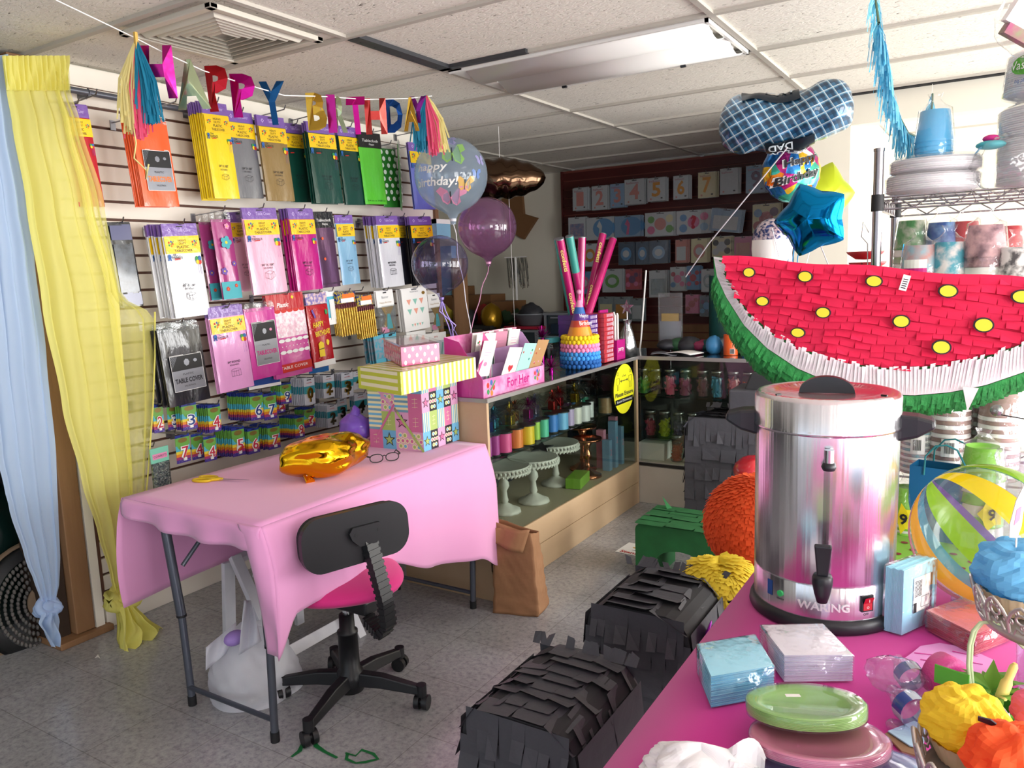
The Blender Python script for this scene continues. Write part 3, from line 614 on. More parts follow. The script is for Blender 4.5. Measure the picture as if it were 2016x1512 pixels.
def nums(px,X,n,d,col,front,dx=.0125,mk=None,group=GN,beh='rainbow card',**k):
    y,zt,w,h=place(*px,X=X); t=(mk or mk_num)('number_candle',front,w,h,d,col); t.location=(X,y,zt); t.rotation_euler=(.02,0,PI/2+U(-.08,.08)); t['group']=group
    for q in range(1,n): dup(t,(X-dx*q,y-.0015*q,zt+U(-.003,.003)),(.02,0,PI/2+U(-.02,.1)),f'{beh} candle {words[d]} behind the front card of its stack {k.get("w","")}'.strip(),group)
    hook(y,zt-.006,X-XW+.03)
B,Rr='digit_blue','digit_red'
nums((302,322,796,852),-3.05,2,'2',Rr,'red number two candle on rainbow card by the yellow curtain')
nums((330,351,795,846),-3.07,1,'3',B,'blue number three candle, smaller one left of its twin')
nums((359,387,793,846),-3.0,4,'3',B,'blue number three candle on rainbow card under the black tablecover')
nums((410,435,796,851),-3.0,7,'4',Rr,'red number four candle on rainbow card right of the blue three')
nums((493,518,774,827),-3.0,13,'6',B,'blue number six candle at the front of a long stack',dx=.012)
nums((520,544,774,826),-3.0,1,'7',B,'blue number seven candle on rainbow card right of the blue six')
nums((543,561,772,813),-3.1,7,'5',Rr,'red number five candle on rainbow card right of the blue seven')
nums((552,573,753,795),-3.06,6,'9',B,'blue number nine candle on rainbow card under the blue packet')
nums((346,375,855,911),-2.98,1,'7',Rr,'red number seven candle alone on the lowest left hook')
nums((377,401,853,904),-3.04,1,'4',Rr,'red number four candle, left one of the two lowest fours')
nums((402,426,858,908),-2.98,1,'4',Rr,'red number four candle, right one of the two lowest fours')
nums((457,482,840,898),-3.0,10,'5',Rr,'red number five candle at the front of the low stack')
nums((488,511,842,893),-3.0,6,'6',Rr,'red number six candle on rainbow card, bottom row',w='low')
nums((528,551,836,884),-3.0,10,'7',Rr,'red number seven candle at the front of the bottom row stack',w='low')
nums((581,599,818,862),-3.03,9,'9',Rr,'red number nine candle just above the gold foil balloon')
nums((599,620,801,841),-3.08,6,'?',Rr,'question mark candle on rainbow card above the gold balloon')
P('mcard','c9ccd6',.3,coat=.5); P('mteal','2c8fa0',.35,coat=.5)
def mk_met(name,label,w,h,d,col):
    t=thing(name,label,'candle packet'); c=MB(); c.bx(-w/2,w/2,-.001,.001,-h,0,'mcard'); c.bx(-w/2,w/2,-.0016,-.001,-h*.58,-h*.3,'mteal'); c.text('candle',h*.05,'p_red',0,-h*.17,-.002,w=w*.5)
    c.bx(-w*.2,w*.2,-.002,-.001,-h*.08,-h*.05,'black'); c.build('card',t)
    c=MB(); c.text(d,h*.46,col,w*.0,-h*.56,-.006,w=w*.56,bold=.05); c.bx(-w*.04,w*.04,-.008,-.004,-h*.88,-h*.77,col); o=c.build('candle',t); q=o.modifiers.new('t','SOLIDIFY'); q.thickness=.005; q.offset=0; q=o.modifiers.new('b','BEVEL'); q.width=.0018; q.segments=2; q.limit_method='ANGLE'
    return t
GM='metallic number candles on white and teal cards'
def met(px,X,n,d,col,front): nums(px,X,n,d,col,front,mk=mk_met,group=GM,beh='teal and white card',dx=.012)
met((599,620,744,797),-3.0,8,'0','digit_gold','gold metallic number zero candle on white and teal card')
met((637,658,738,783),-3.02,6,'2','digit_gold','gold metallic number two candle on white and teal card')
met((672,696,733,782),-3.0,5,'3','digit_gold','gold metallic number three candle on white and teal card')
met((696,716,730,766),-3.05,1,'4','digit_gold','gold metallic number four candle partly behind the striped lid')
met((645,664,796,841),-3.02,8,'2','digit_silver','silver metallic number two candle above the gold foil balloon')
met((664,684,784,832),-3.06,1,'3','digit_silver','silver metallic number three candle behind the purple balloon')
met((699,722,774,818),-3.03,4,'4','digit_silver','silver metallic number four candle beside the patterned gift box')
# clear plastic hooks with bags at the far right of the third row
P('teallace','6fa79c',.4)
for k,(l,r,t_,b_) in enumerate(((800,838,652,700),(838,878,655,700))):
    y,zt,w,h=place(l,r,t_,b_,-3.02); t=thing('banner_packet',['striped ribbon packet with white header behind the polka dot box','white headed packet at the far right above the striped lid'][k],'banner packet',(-3.02,y,zt),PI/2)
    c=MB(); c.bx(-w/2,w/2,-.003,.002,-h*.35,0,'paperwhite'); c.text('party',h*.1,'p_red',0,-h*.18,-.0035); c.build('header_card',t); c=MB(); c.bx(-w/2,w/2,-.006,.002,-h*1.3,-h*.35,'mcard')
    for q in range(5): bar(c,-w*.4+q*w*.2,-h*1.2,-w*.3+q*w*.2,-h*.45,w*.06,-.0065,'teallace')
    c.build('ribbon_bundle',t); hook(y,zt-.01,.2)
# confetti bag low on the left
y,zt,w,h=place(297,336,880,968,-2.99); t=thing('confetti_bag','clear bag of silver holographic confetti with mint green header','confetti bag',(-2.99,y,zt),PI/2+.1)
P('mintcard','7fcdb2',.4,coat=.4); P('holo','b9c4bd',.15,1,noise=(90,'5f6f78',.3),bump=(180,1.0))
c=MB(); c.bx(-w/2,w/2,-.002,.002,-h*.33,0,'mintcard'); c.bx(-w*.4,w*.4,-.003,-.002,-h*.25,-h*.13,'p_pink'); c.text('CONFETTI',h*.05,'ink',0,-h*.19,-.0034,w=w*.7); c.build('header_card',t)
c=MB(); pouch(c,w*.95,h*.67,'holo',z0=-h*.33,th=.03); c.build('confetti',t); hook(y,zt-.01,.22)
# spare hooks seen empty
for px_,py_ in ((175,195),(332,208),(546,222),(612,230),(768,255),(815,262),(505,430),(740,435),(700,575),(433,868),(330,855),(555,818),(600,812)):
    p=W(px_,py_,X=-3.1); hook(p.y,p.z,.2)
def crinkle(seed,a=.12):
    rn=random.Random(seed); D=[(rn.uniform(-1,1),rn.uniform(-1,1),rn.uniform(-1,1),rn.uniform(3,9),rn.uniform(0,6)) for _ in range(9)]
    def f(A,B):
        x,y,z=math.cos(B)*math.cos(A),math.cos(B)*math.sin(A),math.sin(B); return 1+a*sum(abs(math.sin(k*(x*p+y*q+z*r)+s))-.6 for p,q,r,k,s in D)/4.5
    return f
# ================= CURTAINS, BANNER =================
def SHEER(name,col,op,glow=.5):
    m=bpy.data.materials.new(name); m.use_nodes=True; N=m.node_tree.nodes; L=m.node_tree.links; N.remove(N['Principled BSDF'])
    t=N.new('ShaderNodeBsdfTransparent'); d=N.new('ShaderNodeBsdfDiffuse'); d.inputs[0].default_value=lin(col); tl=N.new('ShaderNodeBsdfTranslucent'); tl.inputs[0].default_value=lin(col)
    a=N.new('ShaderNodeMixShader'); a.inputs[0].default_value=glow*.6; L.new(d.outputs[0],a.inputs[1]); L.new(tl.outputs[0],a.inputs[2])
    lw=N.new('ShaderNodeLayerWeight'); lw.inputs[0].default_value=.5; mm=N.new('ShaderNodeMapRange'); mm.inputs[3].default_value=op; mm.inputs[4].default_value=1; L.new(lw.outputs['Facing'],mm.inputs[0])
    b=N.new('ShaderNodeMixShader'); L.new(mm.outputs[0],b.inputs[0]); L.new(t.outputs[0],b.inputs[1]); L.new(a.outputs[0],b.inputs[2]); L.new(b.outputs[0],N['Material Output'].inputs[0]); MATS[name]=m
SHEER('sheer_yellow','fbf593',.90,.75); SHEER('sheer_yellow_thin','f3ee8c',.50,.75); SHEER('sheer_blue','c9e0fc',.95,.7)
def drape(c,rows,X,nf,amp,mat,nu=90,nv=50,ph=0,squeeze=None,u0=0,u1=1):
    y0,y1=rows[0][0],rows[-1][0]
    def f(u,v):
        uu=lerp(u0,u1,u); py=lerp(y0,y1,v); l,r=pl([(q[0],q[1],q[2]) for q in rows],py); k=1 if not squeeze else squeeze(v)
        w=uu+.25/nf*math.sin(2*PI*nf*uu*1.0+ph)*(.6 if 0<uu<1 else 0)
        p=W(lerp(l,r,w),py,X=X); a=amp*k*(math.sin(2*PI*nf*uu+ph+1.2*math.sin(3*v+uu*2))+.4*math.sin(2*PI*nf*2.3*uu+2*v))
        return (p.x+a,p.y,p.z)
    c.grid(f,nu,nv,mat)
def knot(c,px,py,X,r,mat):
    p=W(px,py,X=X)
    for k in range(3):
        c.tube([(p.x+.5*r*math.cos(a+k),p.y+r*math.cos(a),p.z+r*.8*math.sin(a)*(.5+.2*k)+r*.25*(k-1)) for a in [i*PI/8 for i in range(16)]],r*.42,mat,8,closed=True)
    c.sph(p,(r*.7,r,r*.8),mat,14,10)
t=thing('sheer_curtain','pale yellow sheer curtain tied in a knot near the floor','curtain',(0,0,0))
XC=-3.03
rows=[(112,4,133),(150,8,137),(180,12,137),(240,22,160),(400,48,205),(600,78,262),(800,118,272),(950,158,280),(1050,190,276),(1130,214,265),(1180,226,258)]
c=MB(); drape(c,rows,XC,4,.013,'sheer_yellow',130,60,u1=.80,squeeze=lambda v:.5+.5*math.sin(min(v*1.4,1)*PI*.8)); c.build('panel',t)
rows2=[(112,105,133),(180,108,137),(240,124,157),(400,160,205),(570,205,238),(604,210,262),(614,212,305),(700,222,305),(800,236,302),(950,250,290),(1050,252,280),(1130,244,268),(1180,240,260)]
c=MB(); drape(c,rows2,XC+.01,2,.010,'sheer_yellow_thin',40,60); c.build('sheer_edge',t,label='thin see-through outer fold')
c=MB()
c.tube([W(x,y,X=XC+.018) for x,y in ((305,614),(305,700),(301,800),(290,950),(279,1050),(266,1140))],.004,'sheer_yellow',6); c.build('hem',t)
rowsh=[(110,4,133),(126,5,135),(178,11,137)]
c=MB(); drape(c,rowsh,XC+.022,11,.012,'sheer_yellow',120,8); c.build('gathered_heading',t)
c=MB(); knot(c,242,1180,XC,.05,'sheer_yellow'); c.tube([W(228,1180,X=XC),W(214,1172,X=XC+.03),W(216,1192,X=XC+.03),W(232,1198,X=XC)],.022,'sheer_yellow',8); c.build('knot',t)
rows3=[(1192,232,262),(1215,233,285),(1240,233,318),(1262,232,305),(1280,240,262)]
c=MB(); drape(c,rows3,XC+.03,3,.03,'sheer_yellow',50,14); drape(c,rows3,XC-.02,3,.02,'sheer_yellow',50,14,ph=2); c.build('tail',t)
t=thing('sheer_curtain','light blue sheer curtain tied in a knot at the left edge','curtain',(0,0,0))
XB=-3.06
rows=[(108,-90,12),(180,-85,14),(250,-75,22),(400,-60,50),(500,-45,66),(700,-30,92),(900,-8,112),(960,6,114),(1000,16,116),(1100,48,120),(1150,68,118),(1188,82,110)]
c=MB(); drape(c,rows,XB,4,.012,'sheer_blue',110,60,squeeze=lambda v:1-.6*v); c.build('panel',t)
c=MB(); knot(c,94,1197,XB,.035,'sheer_blue'); c.build('knot',t)
rows=[(1205,82,110),(1225,70,118),(1250,86,122),(1272,98,118)]
c=MB(); drape(c,rows,XB+.02,2,.02,'sheer_blue',30,10); c.build('tail',t)
# --- birthday letter banner ---
for n,h in dict(f_mag='b0227e',f_sage='b9c9a0',f_red='c2222c',f_pink='d61b94',f_blue='225f9c',f_gold='cda03a',f_coral='d94f48',f_violet='8a2a98',f_navy='1f4f96').items(): P(n,h,.2,.85,bump=(6,.5,(1,1,.6)))
P('string','f4f2ee',.6)
BS=[((100,0),2.62),((265,74),2.62),((315,100),2.66),((400,139),2.74),((480,165),2.82),((560,188),2.92),((640,190),3.08),((720,196),3.25),((800,194),3.42),((850,189),3.55)]
bp=[W(x,y,D=d) for (x,y),d in BS]
t=thing('birthday_banner','shiny HAPPY BIRTHDAY letter banner on a white string under the ceiling','banner',bp[3])
o0=bp[3]
st=[W(110,0,Z=CEIL-.01)]+bp[1:]
c=MB(); c.tube([Vector(p)-o0 for p in st],.0022,'string',6); c.build('string',t)
LT=[('H',(282,341,92,190),'f_mag'),('A',(342,408,119,212),'f_sage'),('P',(406,454,131,216),'f_red'),('P',(456,504,147,228),'f_pink'),('Y',(513,562,162,243),'f_blue'),('B',(604,643,184,254),'f_gold'),('I',(644,661,188,259),'f_mag'),('R',(656,682,190,259),'f_sage'),('T',(684,720,192,262),'f_pink'),('H',(719,760,195,262),'f_coral'),('D',(760,793,196,259),'f_navy'),('A',(794,824,193,256),'f_gold'),('Y',(808,840,191,249),'f_violet')]
for s,(l,r,tp,bt),mt in LT:
    D=pl([(x,d) for (x,y),d in BS],(l+r)/2)[0]
    A=W(l,(tp+bt)/2,D=D);B=W(r,(tp+bt)/2,D=D); ctr=(A+B)/2; h=(W((l+r)/2,tp,D=D)-W((l+r)/2,bt,D=D)).length
    ax=(B-A); w=ax.length; ang=math.atan2(ax.y,ax.x)
    c=MB(); vs,fs,_=text_mesh(s,.05); yaw=U(-.12,.12)
    # finer mesh so the foil can curl
    c.M=Matrix.Translation(ctr-o0)@Euler((0,0,ang+yaw)).to_matrix().to_4x4()
    c.add([(a*w*1.02,.018*math.cos((b+.5)*4+ang),b*h) for a,b in vs],fs,mt)
    o=c.build('letter',t); q=o.modifiers.new('s','SOLIDIFY'); q.thickness=.0012
def tassel(name,label,top,cols,spread,length,D,n=150,seed=1):
    rn=random.Random(seed); o=W(top[0],top[1],D=D); t=thing(name,label,'tassel',o)
    for col,dx,ln in cols:
        c=MB()
        for k in range(n):
            a=rn.uniform(0,2*PI); r=abs(rn.gauss(0,1))*spread*.5; L=ln*length*rn.uniform(.75,1.05); x=dx+r*math.cos(a); y=r*math.sin(a)
            pts=[(0+dx*.1,0,0),(x*.4,y*.4,-L*.2),(x*.9+rn.uniform(-.008,.008),y*.9,-L*.55),(x*1.1+rn.uniform(-.01,.01),y*1.1,-L)]
            w=rn.uniform(.002,.0038); pv=[]
            for p in pts: pv+= [(p[0]-w,p[1],p[2]),(p[0]+w,p[1]+rn.uniform(-.002,.002),p[2])]
            c.M=Euler((0,0,YAW)).to_matrix().to_4x4(); c.add(pv,[(0,1,3,2),(2,3,5,4),(4,5,7,6)],col); c.M=I4
        c.build('fringe',t)
    return t
P('tis_cream','efe29a',.7,transl=.3); P('tis_teal','1a86a8',.6,transl=.3); P('tis_pink','ef5d86',.6,transl=.3); P('tis_red','c23545',.6); P('clothespin','c9a44e',.6)
t=tassel('tissue_tassel','long yellow pink and teal tissue tassel at the left end of the banner',(268,82),[('tis_cream',-.04,1.05),('tis_pink',-.015,1.12),('tis_teal',.022,.95)],.03,.27,2.6,n=260,seed=3)
c=MB(); c.M=Euler((0,0,YAW)).to_matrix().to_4x4(); c.tube([(-.03,-.02,-.24),(-.025,-.02,-.33),(-.035,-.025,-.38),(-.0,-.02,-.42),(-.005,-.02,-.45),(.01,-.02,-.40)],.0028,'tis_cream',5); c.build('loose_strand',t)
c=MB(); c.bx(-.005,.005,-.005,.005,-.03,.03,'clothespin'); c.build('clothespin',t)
tassel('tissue_tassel','teal pink and yellow tissue tassel at the right end of the banner',(838,188),[('tis_teal',-.03,1.0),('tis_pink',.03,1.05),('tis_cream',.055,1.0)],.03,.24,3.5,n=130,seed=5)
# ================= FOLDING TABLE =================
TZ=.74; P('pinkcloth','e8a2d0',.85,noise=(3,'e29aca',.8),sheen=.3); P('tablegrey','5f6470',.35,.6); P('rubber','17171a',.6)
t=thing('folding_table','folding table with grey tube legs under a pale pink cloth','table',(-2.24,2.2,0))
c=MB(); c.bx(-.35,.35,-.64,.555,.70,.737,'white'); c.build('tabletop',t,bevel=.006)
for (x,y) in ((-2.375,1.575),(-1.936,1.565),(-1.935,2.704),(-2.381,2.712)):
    x-=-2.24; y-=2.2; s=1 if x>0 else -1; c=MB(); tx=x+ s*.03
    c.tube([(tx,y-.02*(1 if y<0 else -1),.70),(x+s*.012,y,.33)],.0165,'tablegrey',14); c.tube([(x+s*.012,y,.345),(x,y,.02)],.013,'tablegrey',14)
    c.tube([(x+s*.012,y,.338),(x+s*.012,y,.33)],.0175,'rubber',14)
    for zz in (.62,.44): c.cyl((x+s*.02,y-.017,zz),(x+s*.02,y-.0185,zz),.005,'black',seg=8)
    l=c.build('leg',t); c=MB(); c.cyl((x,y,0),(x,y,.035),.015,'rubber'); c.build('foot_cap',l)
for y in (-.63,.508):
    c=MB(); c.tube([(-.14,y,.07),(.304,y,.07)],.009,'tablegrey',10); c.build('crossbar',t)
for x in (-.12,.31):
    c=MB(); c.tube([(x,-.62,.52),(x+.01,-.54,.60),(x+.005,-.52,.63),(x,-.42,.70)],.008,'tablegrey',8); c.bx(x-.014,x+.014,-.53,-.50,.60,.64,'greymetal'); c.build('brace',t)
# cloth
X0,X1,Yn,Yf=-2.60,-1.875,1.53,2.765; zt=TZ+.006
hem=[(1.50,.36),(1.53,.34),(1.60,.46),(1.72,.475),(1.86,.487),(2.05,.455),(2.28,.36),(2.55,.31),(2.74,.21),(2.90,.30)]
c=MB()
c.grid(lambda u,v:(lerp(X0,X1,u),lerp(Yn,Yf,v),zt+.0015*math.sin(u*7+v*5)),14,20,'pinkcloth')
def fd(u,v):
    y=lerp(Yn,Yf,u); zb=pl(hem,y)[0]; z=lerp(zt,zb,v); out=.045*min(1,v*3)*(.5+.5*v)+ .022*v*math.sin(y*7.5+1)+.012*v*math.sin(y*17+v*2)
    cor=max(0,1-(y-Yn)/.12); 
    return (X1+out+.02*math.sin(min(v*6,1.57)),y-.03*cor*v,z)
c.grid(fd,90,24,'pinkcloth')
# folded corner flap at the near front corner
def flap(u,v):
    y=Yn-.035*math.sin(u*PI)*v; x=lerp(X1+.03,X1-.075*(1-v),u); z=lerp(zt,lerp(.345,.40,u)+.28*u*(1-v)*0,v)
    e=fd(0,v); z=lerp(zt,e[2]+.0,1) if False else e[2]+.18*u*v*(1-v); xx=lerp(e[0],X1-.09*(1-v)**1.4-.005,u); return (xx,lerp(e[1],Yn-.012,min(1,u*3))-.02*math.sin(PI*u)*math.sin(PI*min(1,v*1.2)),z)
c.grid(flap,8,24,'pinkcloth')
def nd(u,v):
    x=lerp(X0+.01,X1+.0,u); dz=.045+.03*math.sin(u*2.6+.3)+.02*u; return (x,Yn-.012*math.sin(min(v*5,1.57))-.012*v*math.sin(u*22),zt-dz*v)
c.grid(nd,40,6,'pinkcloth')
def bd(u,v):
    y=lerp(Yn,Yf,u); z=lerp(zt,.375+.03*math.sin(y*3),v); return (X0-.015*math.sin(min(v*6,1.57))-.02*v*math.sin(y*8),y+.06*v*(1-u)**6-.09*(1-u)**8*math.sin(v*PI*.5),z)
c.grid(bd,60,16,'pinkcloth')
def ed(u,v):
    x=lerp(X1,X0,u); z=lerp(zt,lerp(.22,.4,u),v); return (x+.05*(1-u)*v,Yf+.012*math.sin(min(v*6,1.57))+.008*v*math.sin(x*16),z)
c.grid(ed,40,16,'pinkcloth')
o=c.build('tablecloth',solid=.0016); tag(o,'pale pink cloth draped over the folding table','tablecloth')
# ---------------- office chair ----------------
P('seatpink','d6257f',.75,bump=(700,.1),sheen=.2); P('fabricblack','16181e',.8,bump=(900,.1))
hub=W(690,1330,Z=.1); hub=Vector((-1.877,1.862,0))
t=thing('office_chair','small swivel chair with pink seat and black oval back','chair',hub)
loc=lambda p:Vector(p)-hub
c=MB(); c.sph((0,0,.455),(.212,.212,.05),'seatpink',32,12,lambda a,b:1+.03*math.cos(4*a)); c.build('seat',t)
ang=[W(x,y,Z=0)-hub for x,y in ((636,1440),(800,1392),(799,1310),(553,1375),(652,1300))]
for p in ang:
    p=Vector((p.x,p.y,0)); d=p.normalized(); e=d*.262
    c=MB(); s=Vector((-d.y,d.x,0))
    sec=[(d*.03,.022,.12,.05),(d*.12,.021,.115,.045),(e,.016,.085,.03)]
    vs=[]; 
    for q,w,z,hh in sec: vs+=[q+s*w+Vector((0,0,z-hh)),q-s*w+Vector((0,0,z-hh)),q-s*w*.8+Vector((0,0,z)),q+s*w*.8+Vector((0,0,z))]
    c.add(vs,[(0,1,5,4),(1,2,6,5),(2,3,7,6),(3,0,4,7),(4,5,9,8),(5,6,10,9),(6,7,11,10),(7,4,8,11),(8,9,10,11),(3,2,1,0)],'blackplastic'); c.cyl(e+Vector((0,0,.05)),e+Vector((0,0,.09)),.018,'blackplastic')
    lg=c.build('base_arm',t,bevel=.005)
    a=U(0,6); w=Vector((math.cos(a),math.sin(a),0)); cc=e+Vector((0,0,.026)); c=MB()
    for sg in (-1,1): c.cyl(cc+w*.006*sg,cc+w*.024*sg,.026,'blackplastic',seg=20)
    c.cyl(cc-w*.006,cc+w*.006,.012,'blackplastic'); c.cyl(e+Vector((0,0,.03)),e+Vector((0,0,.06)),.008,'blackplastic'); c.build('caster',lg,bevel=.003)
c=MB(); c.lathe([(0,.05),(.045,.05),(.046,.12),(.036,.13),(.034,.26),(.036,.26),(.036,.27),(.027,.275),(.026,.33),(.0,.33)],'blackplastic'); c.build('gas_column_cover',t)
c=MB(); c.cyl((0,0,.32),(0,0,.41),.012,'chrome'); c.build('gas_lift',t)
bc=W(699,1055,X=-1.70)-hub; w_=(W(802,1052,X=-1.70).y-W(597,1065,X=-1.70).y); h_=(W(700,984,X=-1.70).z-W(700,1128,X=-1.70).z)*.74; w_*=.80; YB_=PI/2-.33
c=MB(); 
def rrect(w,h,r,n=8):
    out=[]
    for cx,cy,a0 in ((w/2-r,h/2-r,0),(-w/2+r,h/2-r,PI/2),(-w/2+r,-h/2+r,PI),(w/2-r,-h/2+r,1.5*PI)):
        for k in range(n+1): a=a0+k*PI/2/n; out.append((cx+r*math.cos(a),cy+r*math.sin(a)))
    return out
c.M=Matrix.Translation(bc)@Euler((-.06,0,YB_)).to_matrix().to_4x4()
c.prism(rrect(w_,h_,h_*.38),-.018,.004,'blackplastic'); c.build('backrest_shell',t,bevel=.006)
c=MB(); c.M=Matrix.Translation(bc)@Euler((-.06,0,YB_)).to_matrix().to_4x4(); c.prism(rrect(w_*.96,h_*.95,h_*.36),.005,.035,'fabricblack'); c.build('backrest_cushion',t,bevel=.01)
c=MB(); c.M=Matrix.Translation(bc+Vector((0,.03,0)))@Euler((-.06,0,YB_)).to_matrix().to_4x4()
c.prism([(-.062,.018),(-.05,.034),(.05,.034),(.062,.018),(.055,-.004),(.03,-.03),(-.03,-.03),(-.055,-.004)],-.042,-.018,'blackplastic')
for q in (-.04,.04): c.cyl((q,-.043,.01),(q,-.0425,.01),.006,'black',seg=12)
c.build('bracket',t,bevel=.005)
c=MB(); pts=[bc+Vector((.028,.03,-.02)),bc+Vector((.05,.03,-.09)),Vector((bc.x+.085,bc.y+.03,.46)),Vector((bc.x+.09,bc.y+.03,.38)),Vector((bc.x+.06,bc.y+.03,.345)),Vector((.04,.01,.365))]
n=42
def along(s):
    L=[(pts[i+1]-pts[i]).length for i in range(len(pts)-1)]; tot=sum(L); s*=tot
    for i,l in enumerate(L):
        if s<=l: return pts[i].lerp(pts[i+1],s/l),(pts[i+1]-pts[i]).normalized()
        s-=l
    return pts[-1],(pts[-1]-pts[-2]).normalized()
for k in range(n+1):
    p,d=along(k/n*.8); nrm=Vector((d.z,0,-d.x)); hw=.027; th=.015 if k%2 else .011
    A=[p+Vector((0,sy*hw*(1 if k%2 else .93),0))+nrm*sn*th for sy in (-1,1) for sn in (-1,1)]
    p2,_=along((k+1)/n*.8); B=[q+(p2-p) for q in A]
    c.add([A[0],A[1],A[3],A[2],B[0],B[1],B[3],B[2]],[(3,2,1,0),(4,5,6,7),(0,1,5,4),(1,2,6,5),(2,3,7,6),(3,0,4,7)],'blackplastic')
c.build('ribbed_spine',t)
c=MB(); c.box((.05,.01,.385),(.16,.1,.05),'blackplastic'); c.build('seat_mechanism',t,bevel=.008)
# ---------------- white wooden folding chair under the table ----------------
P('whitewood','dcdce0',.6,noise=(12,'c9cbd2',.5))
t=thing('wooden_folding_chair','white painted wooden folding chair pushed under the pink table','chair',(0,0,0))
def plank(a,b,w,th,name='leg'):
    a,b=Vector(a),Vector(b); d=(b-a).normalized(); s=Vector((0,1,0)) ; s=(s-d*s.dot(d)).normalized(); n_=d.cross(s)
    c=MB(); vs=[p+s*w/2*i+n_*th/2*j for p in (a,b) for i,j in ((-1,-1),(1,-1),(1,1),(-1,1))]
    c.add(vs,[(3,2,1,0),(4,5,6,7),(0,1,5,4),(1,2,6,5),(2,3,7,6),(3,0,4,7)],'whitewood'); return c.build(name,t,bevel=.002)
plank(W(449,1106,X=-2.5),W(452,1262,X=-2.5),.05,.02); plank(W(462,1095,X=-2.44),W(562,1320,X=-2.16)+Vector((0,0,0)),.045,.022)
plank(W(540,1300,X=-2.2),W(692,1215,X=-2.3),.01,.045,'floor_rail'); plank(W(500,1131,X=-2.45),W(545,1141,X=-2.42),.012,.03,'stretcher')
plank(W(470,1100,X=-2.45),W(560,1058,X=-2.45),.02,.05,'seat_rail'); plank(W(500,1222,X=-2.5),W(592,1180,X=-2.5),.02,.045,'rear_rail'); plank(W(585,1160,X=-2.5),W(590,1228,X=-2.5),.04,.02)
plank(W(688,1200,X=-2.25),W(712,1255,X=-2.2),.04,.025)
# ---------------- plastic bag on floor ----------------
P('bagwhite','f6f8ff',.35,coat=.3,bump=(9,.9),transl=.5); P('lilac','a98ad6',.6)
bcn=Vector((-2.25,1.76,0)); t=thing('plastic_bag','white plastic carrier bag on the floor under the pink table','bag',bcn)
c=MB(); cf=crinkle(4,.22)
def bagf(u,v):
    a=2*PI*u; h=v; r=(.128*(1-h**2.2)**.5+.028) if h<1 else .03; r*=1+.25*(cf(a,h*2-1)-1)*2; zz=.235*h; return (r*1.0*math.cos(a)-.02*h,r*1.05*math.sin(a),max(.002,zz+.012*math.sin(5*a)*h))
c.grid(bagf,64,26,'bagwhite',True,True); c.build('body',t)
c=MB()
pts=[W(455,1262,X=-2.17),W(470,1210,X=-2.2),W(487,1182,X=-2.2)]
c.grid(lambda u,v:tuple(W(lerp(486,lerp(470,515,u),v)+lerp(-6,8,u)*(1-v),lerp(1182,lerp(1290,1262,u),v),X=-2.13+.02*math.sin(u*6+v*3))-bcn),10,14,'bagwhite'); c.build('handle',t,solid=.001)
c=MB(); c.grid(lambda u,v:tuple(W(lerp(405,465,u),lerp(1275-50*u,1320-50*u,v),X=-2.27+.01*math.sin(u*9+v*3))-bcn),14,6,'bagwhite'); c.build('handle',t,solid=.001)
o=MB().sph(W(462,1256,X=-2.2),(.03,.04,.025),'lilac',16,10); o=o.build('lilac_slipper',bevel=0); tag(o,'lilac rounded item sticking out of the plastic bag','slipper')
# ---------------- brown paper bag ----------------
P('kraft','a77a55',.75,noise=(6,'8d6443',.6),bump=(7,.9))
A=[W(x,y,Z=0) for x,y in ((987,1198),(1100,1192),(1062,1218))]
t=thing('paper_bag','crumpled brown paper bag standing by the display counter','bag',(-1.745,2.80,0),.25)
c=MB(); cf=crinkle(11,.12)
def pb(u,v):
    q=(u*4)%4; i=int(q); f=q-i; cs=[(-.10,-.075),(.105,-.075),(.115,.07),(-.10,.075)]; a,b=cs[i%4],cs[(i+1)%4]; x,y=lerp(a[0],b[0],f),lerp(a[1],b[1],f)
    k=1-.12*v; g=cf(u*6.28,v*2.4-1.2); x=x*k*g-.018*v; y=y*k*(1-.35*v)*g; h=.385+.03*math.sin(u*6.28+2); return (x,y,max(0.001,h*v*(1-.02*abs(math.sin(9*u)))))
c.grid(pb,64,30,'kraft',True,True); c.build('body',t,solid=.0012)
c=MB(); c.grid(lambda u,v:(lerp(-.095,.06,u)-.03*v+.01,-.055-.02*v+.012*math.sin(u*7),.385-.10*v*(.6+.4*u)),12,6,'kraft'); c.build('folded_rim',t,solid=.0012)
# ---------------- things on the pink table ----------------
def frame(A,B):
    """matrix at A, X axis to B, -Y facing the viewer side, Z up"""
    x=(Vector(B)-Vector(A)); x.z=0; L=x.length; x.normalize(); z=Vector((0,0,1)); y=z.cross(x); m=Matrix.Identity(4)
    for i in range(3): m[i][0]=x[i];m[i][1]=y[i];m[i][2]=z[i];m[i][3]=Vector(A)[i]
    return m,L
def corners(F,Rr,Lf): return [F,Rr,Rr+Lf-F,Lf]
def star(cx,cz,r,k=.42): return [(cx+(r if i%2==0 else r*k)*math.cos(PI/2+i*PI/5),cz+(r if i%2==0 else r*k)*math.sin(PI/2+i*PI/5)) for i in range(10)]
for n,h in dict(w_pink='cf6f9e',w_green='a9c26a',w_blue='6cb6dd',w_lil='dba3c8',w_cream='ebe6b8',w_st1='6f9fb8',w_st2='c9d18c',lidgreen='c3cf3f',lidcream='eeebcf').items(): P(n,h,.45,coat=.35,bump=(30,.08))
zb=TZ+.008
BF,BR,BL=W(835,890,Z=zb),W(928,857,Z=zb),W(730,880,Z=zb)
BL=BF+(BL-BF).normalized()*.285; BR=BF+(BR-BF).normalized()*.262
ztop=W(826,752,X=BF.x).z+.03
t=thing('gift_box','tall square gift box wrapped in star and patchwork paper','gift box',(BF+BR+BL*0)/2+(BL-BF)/2)
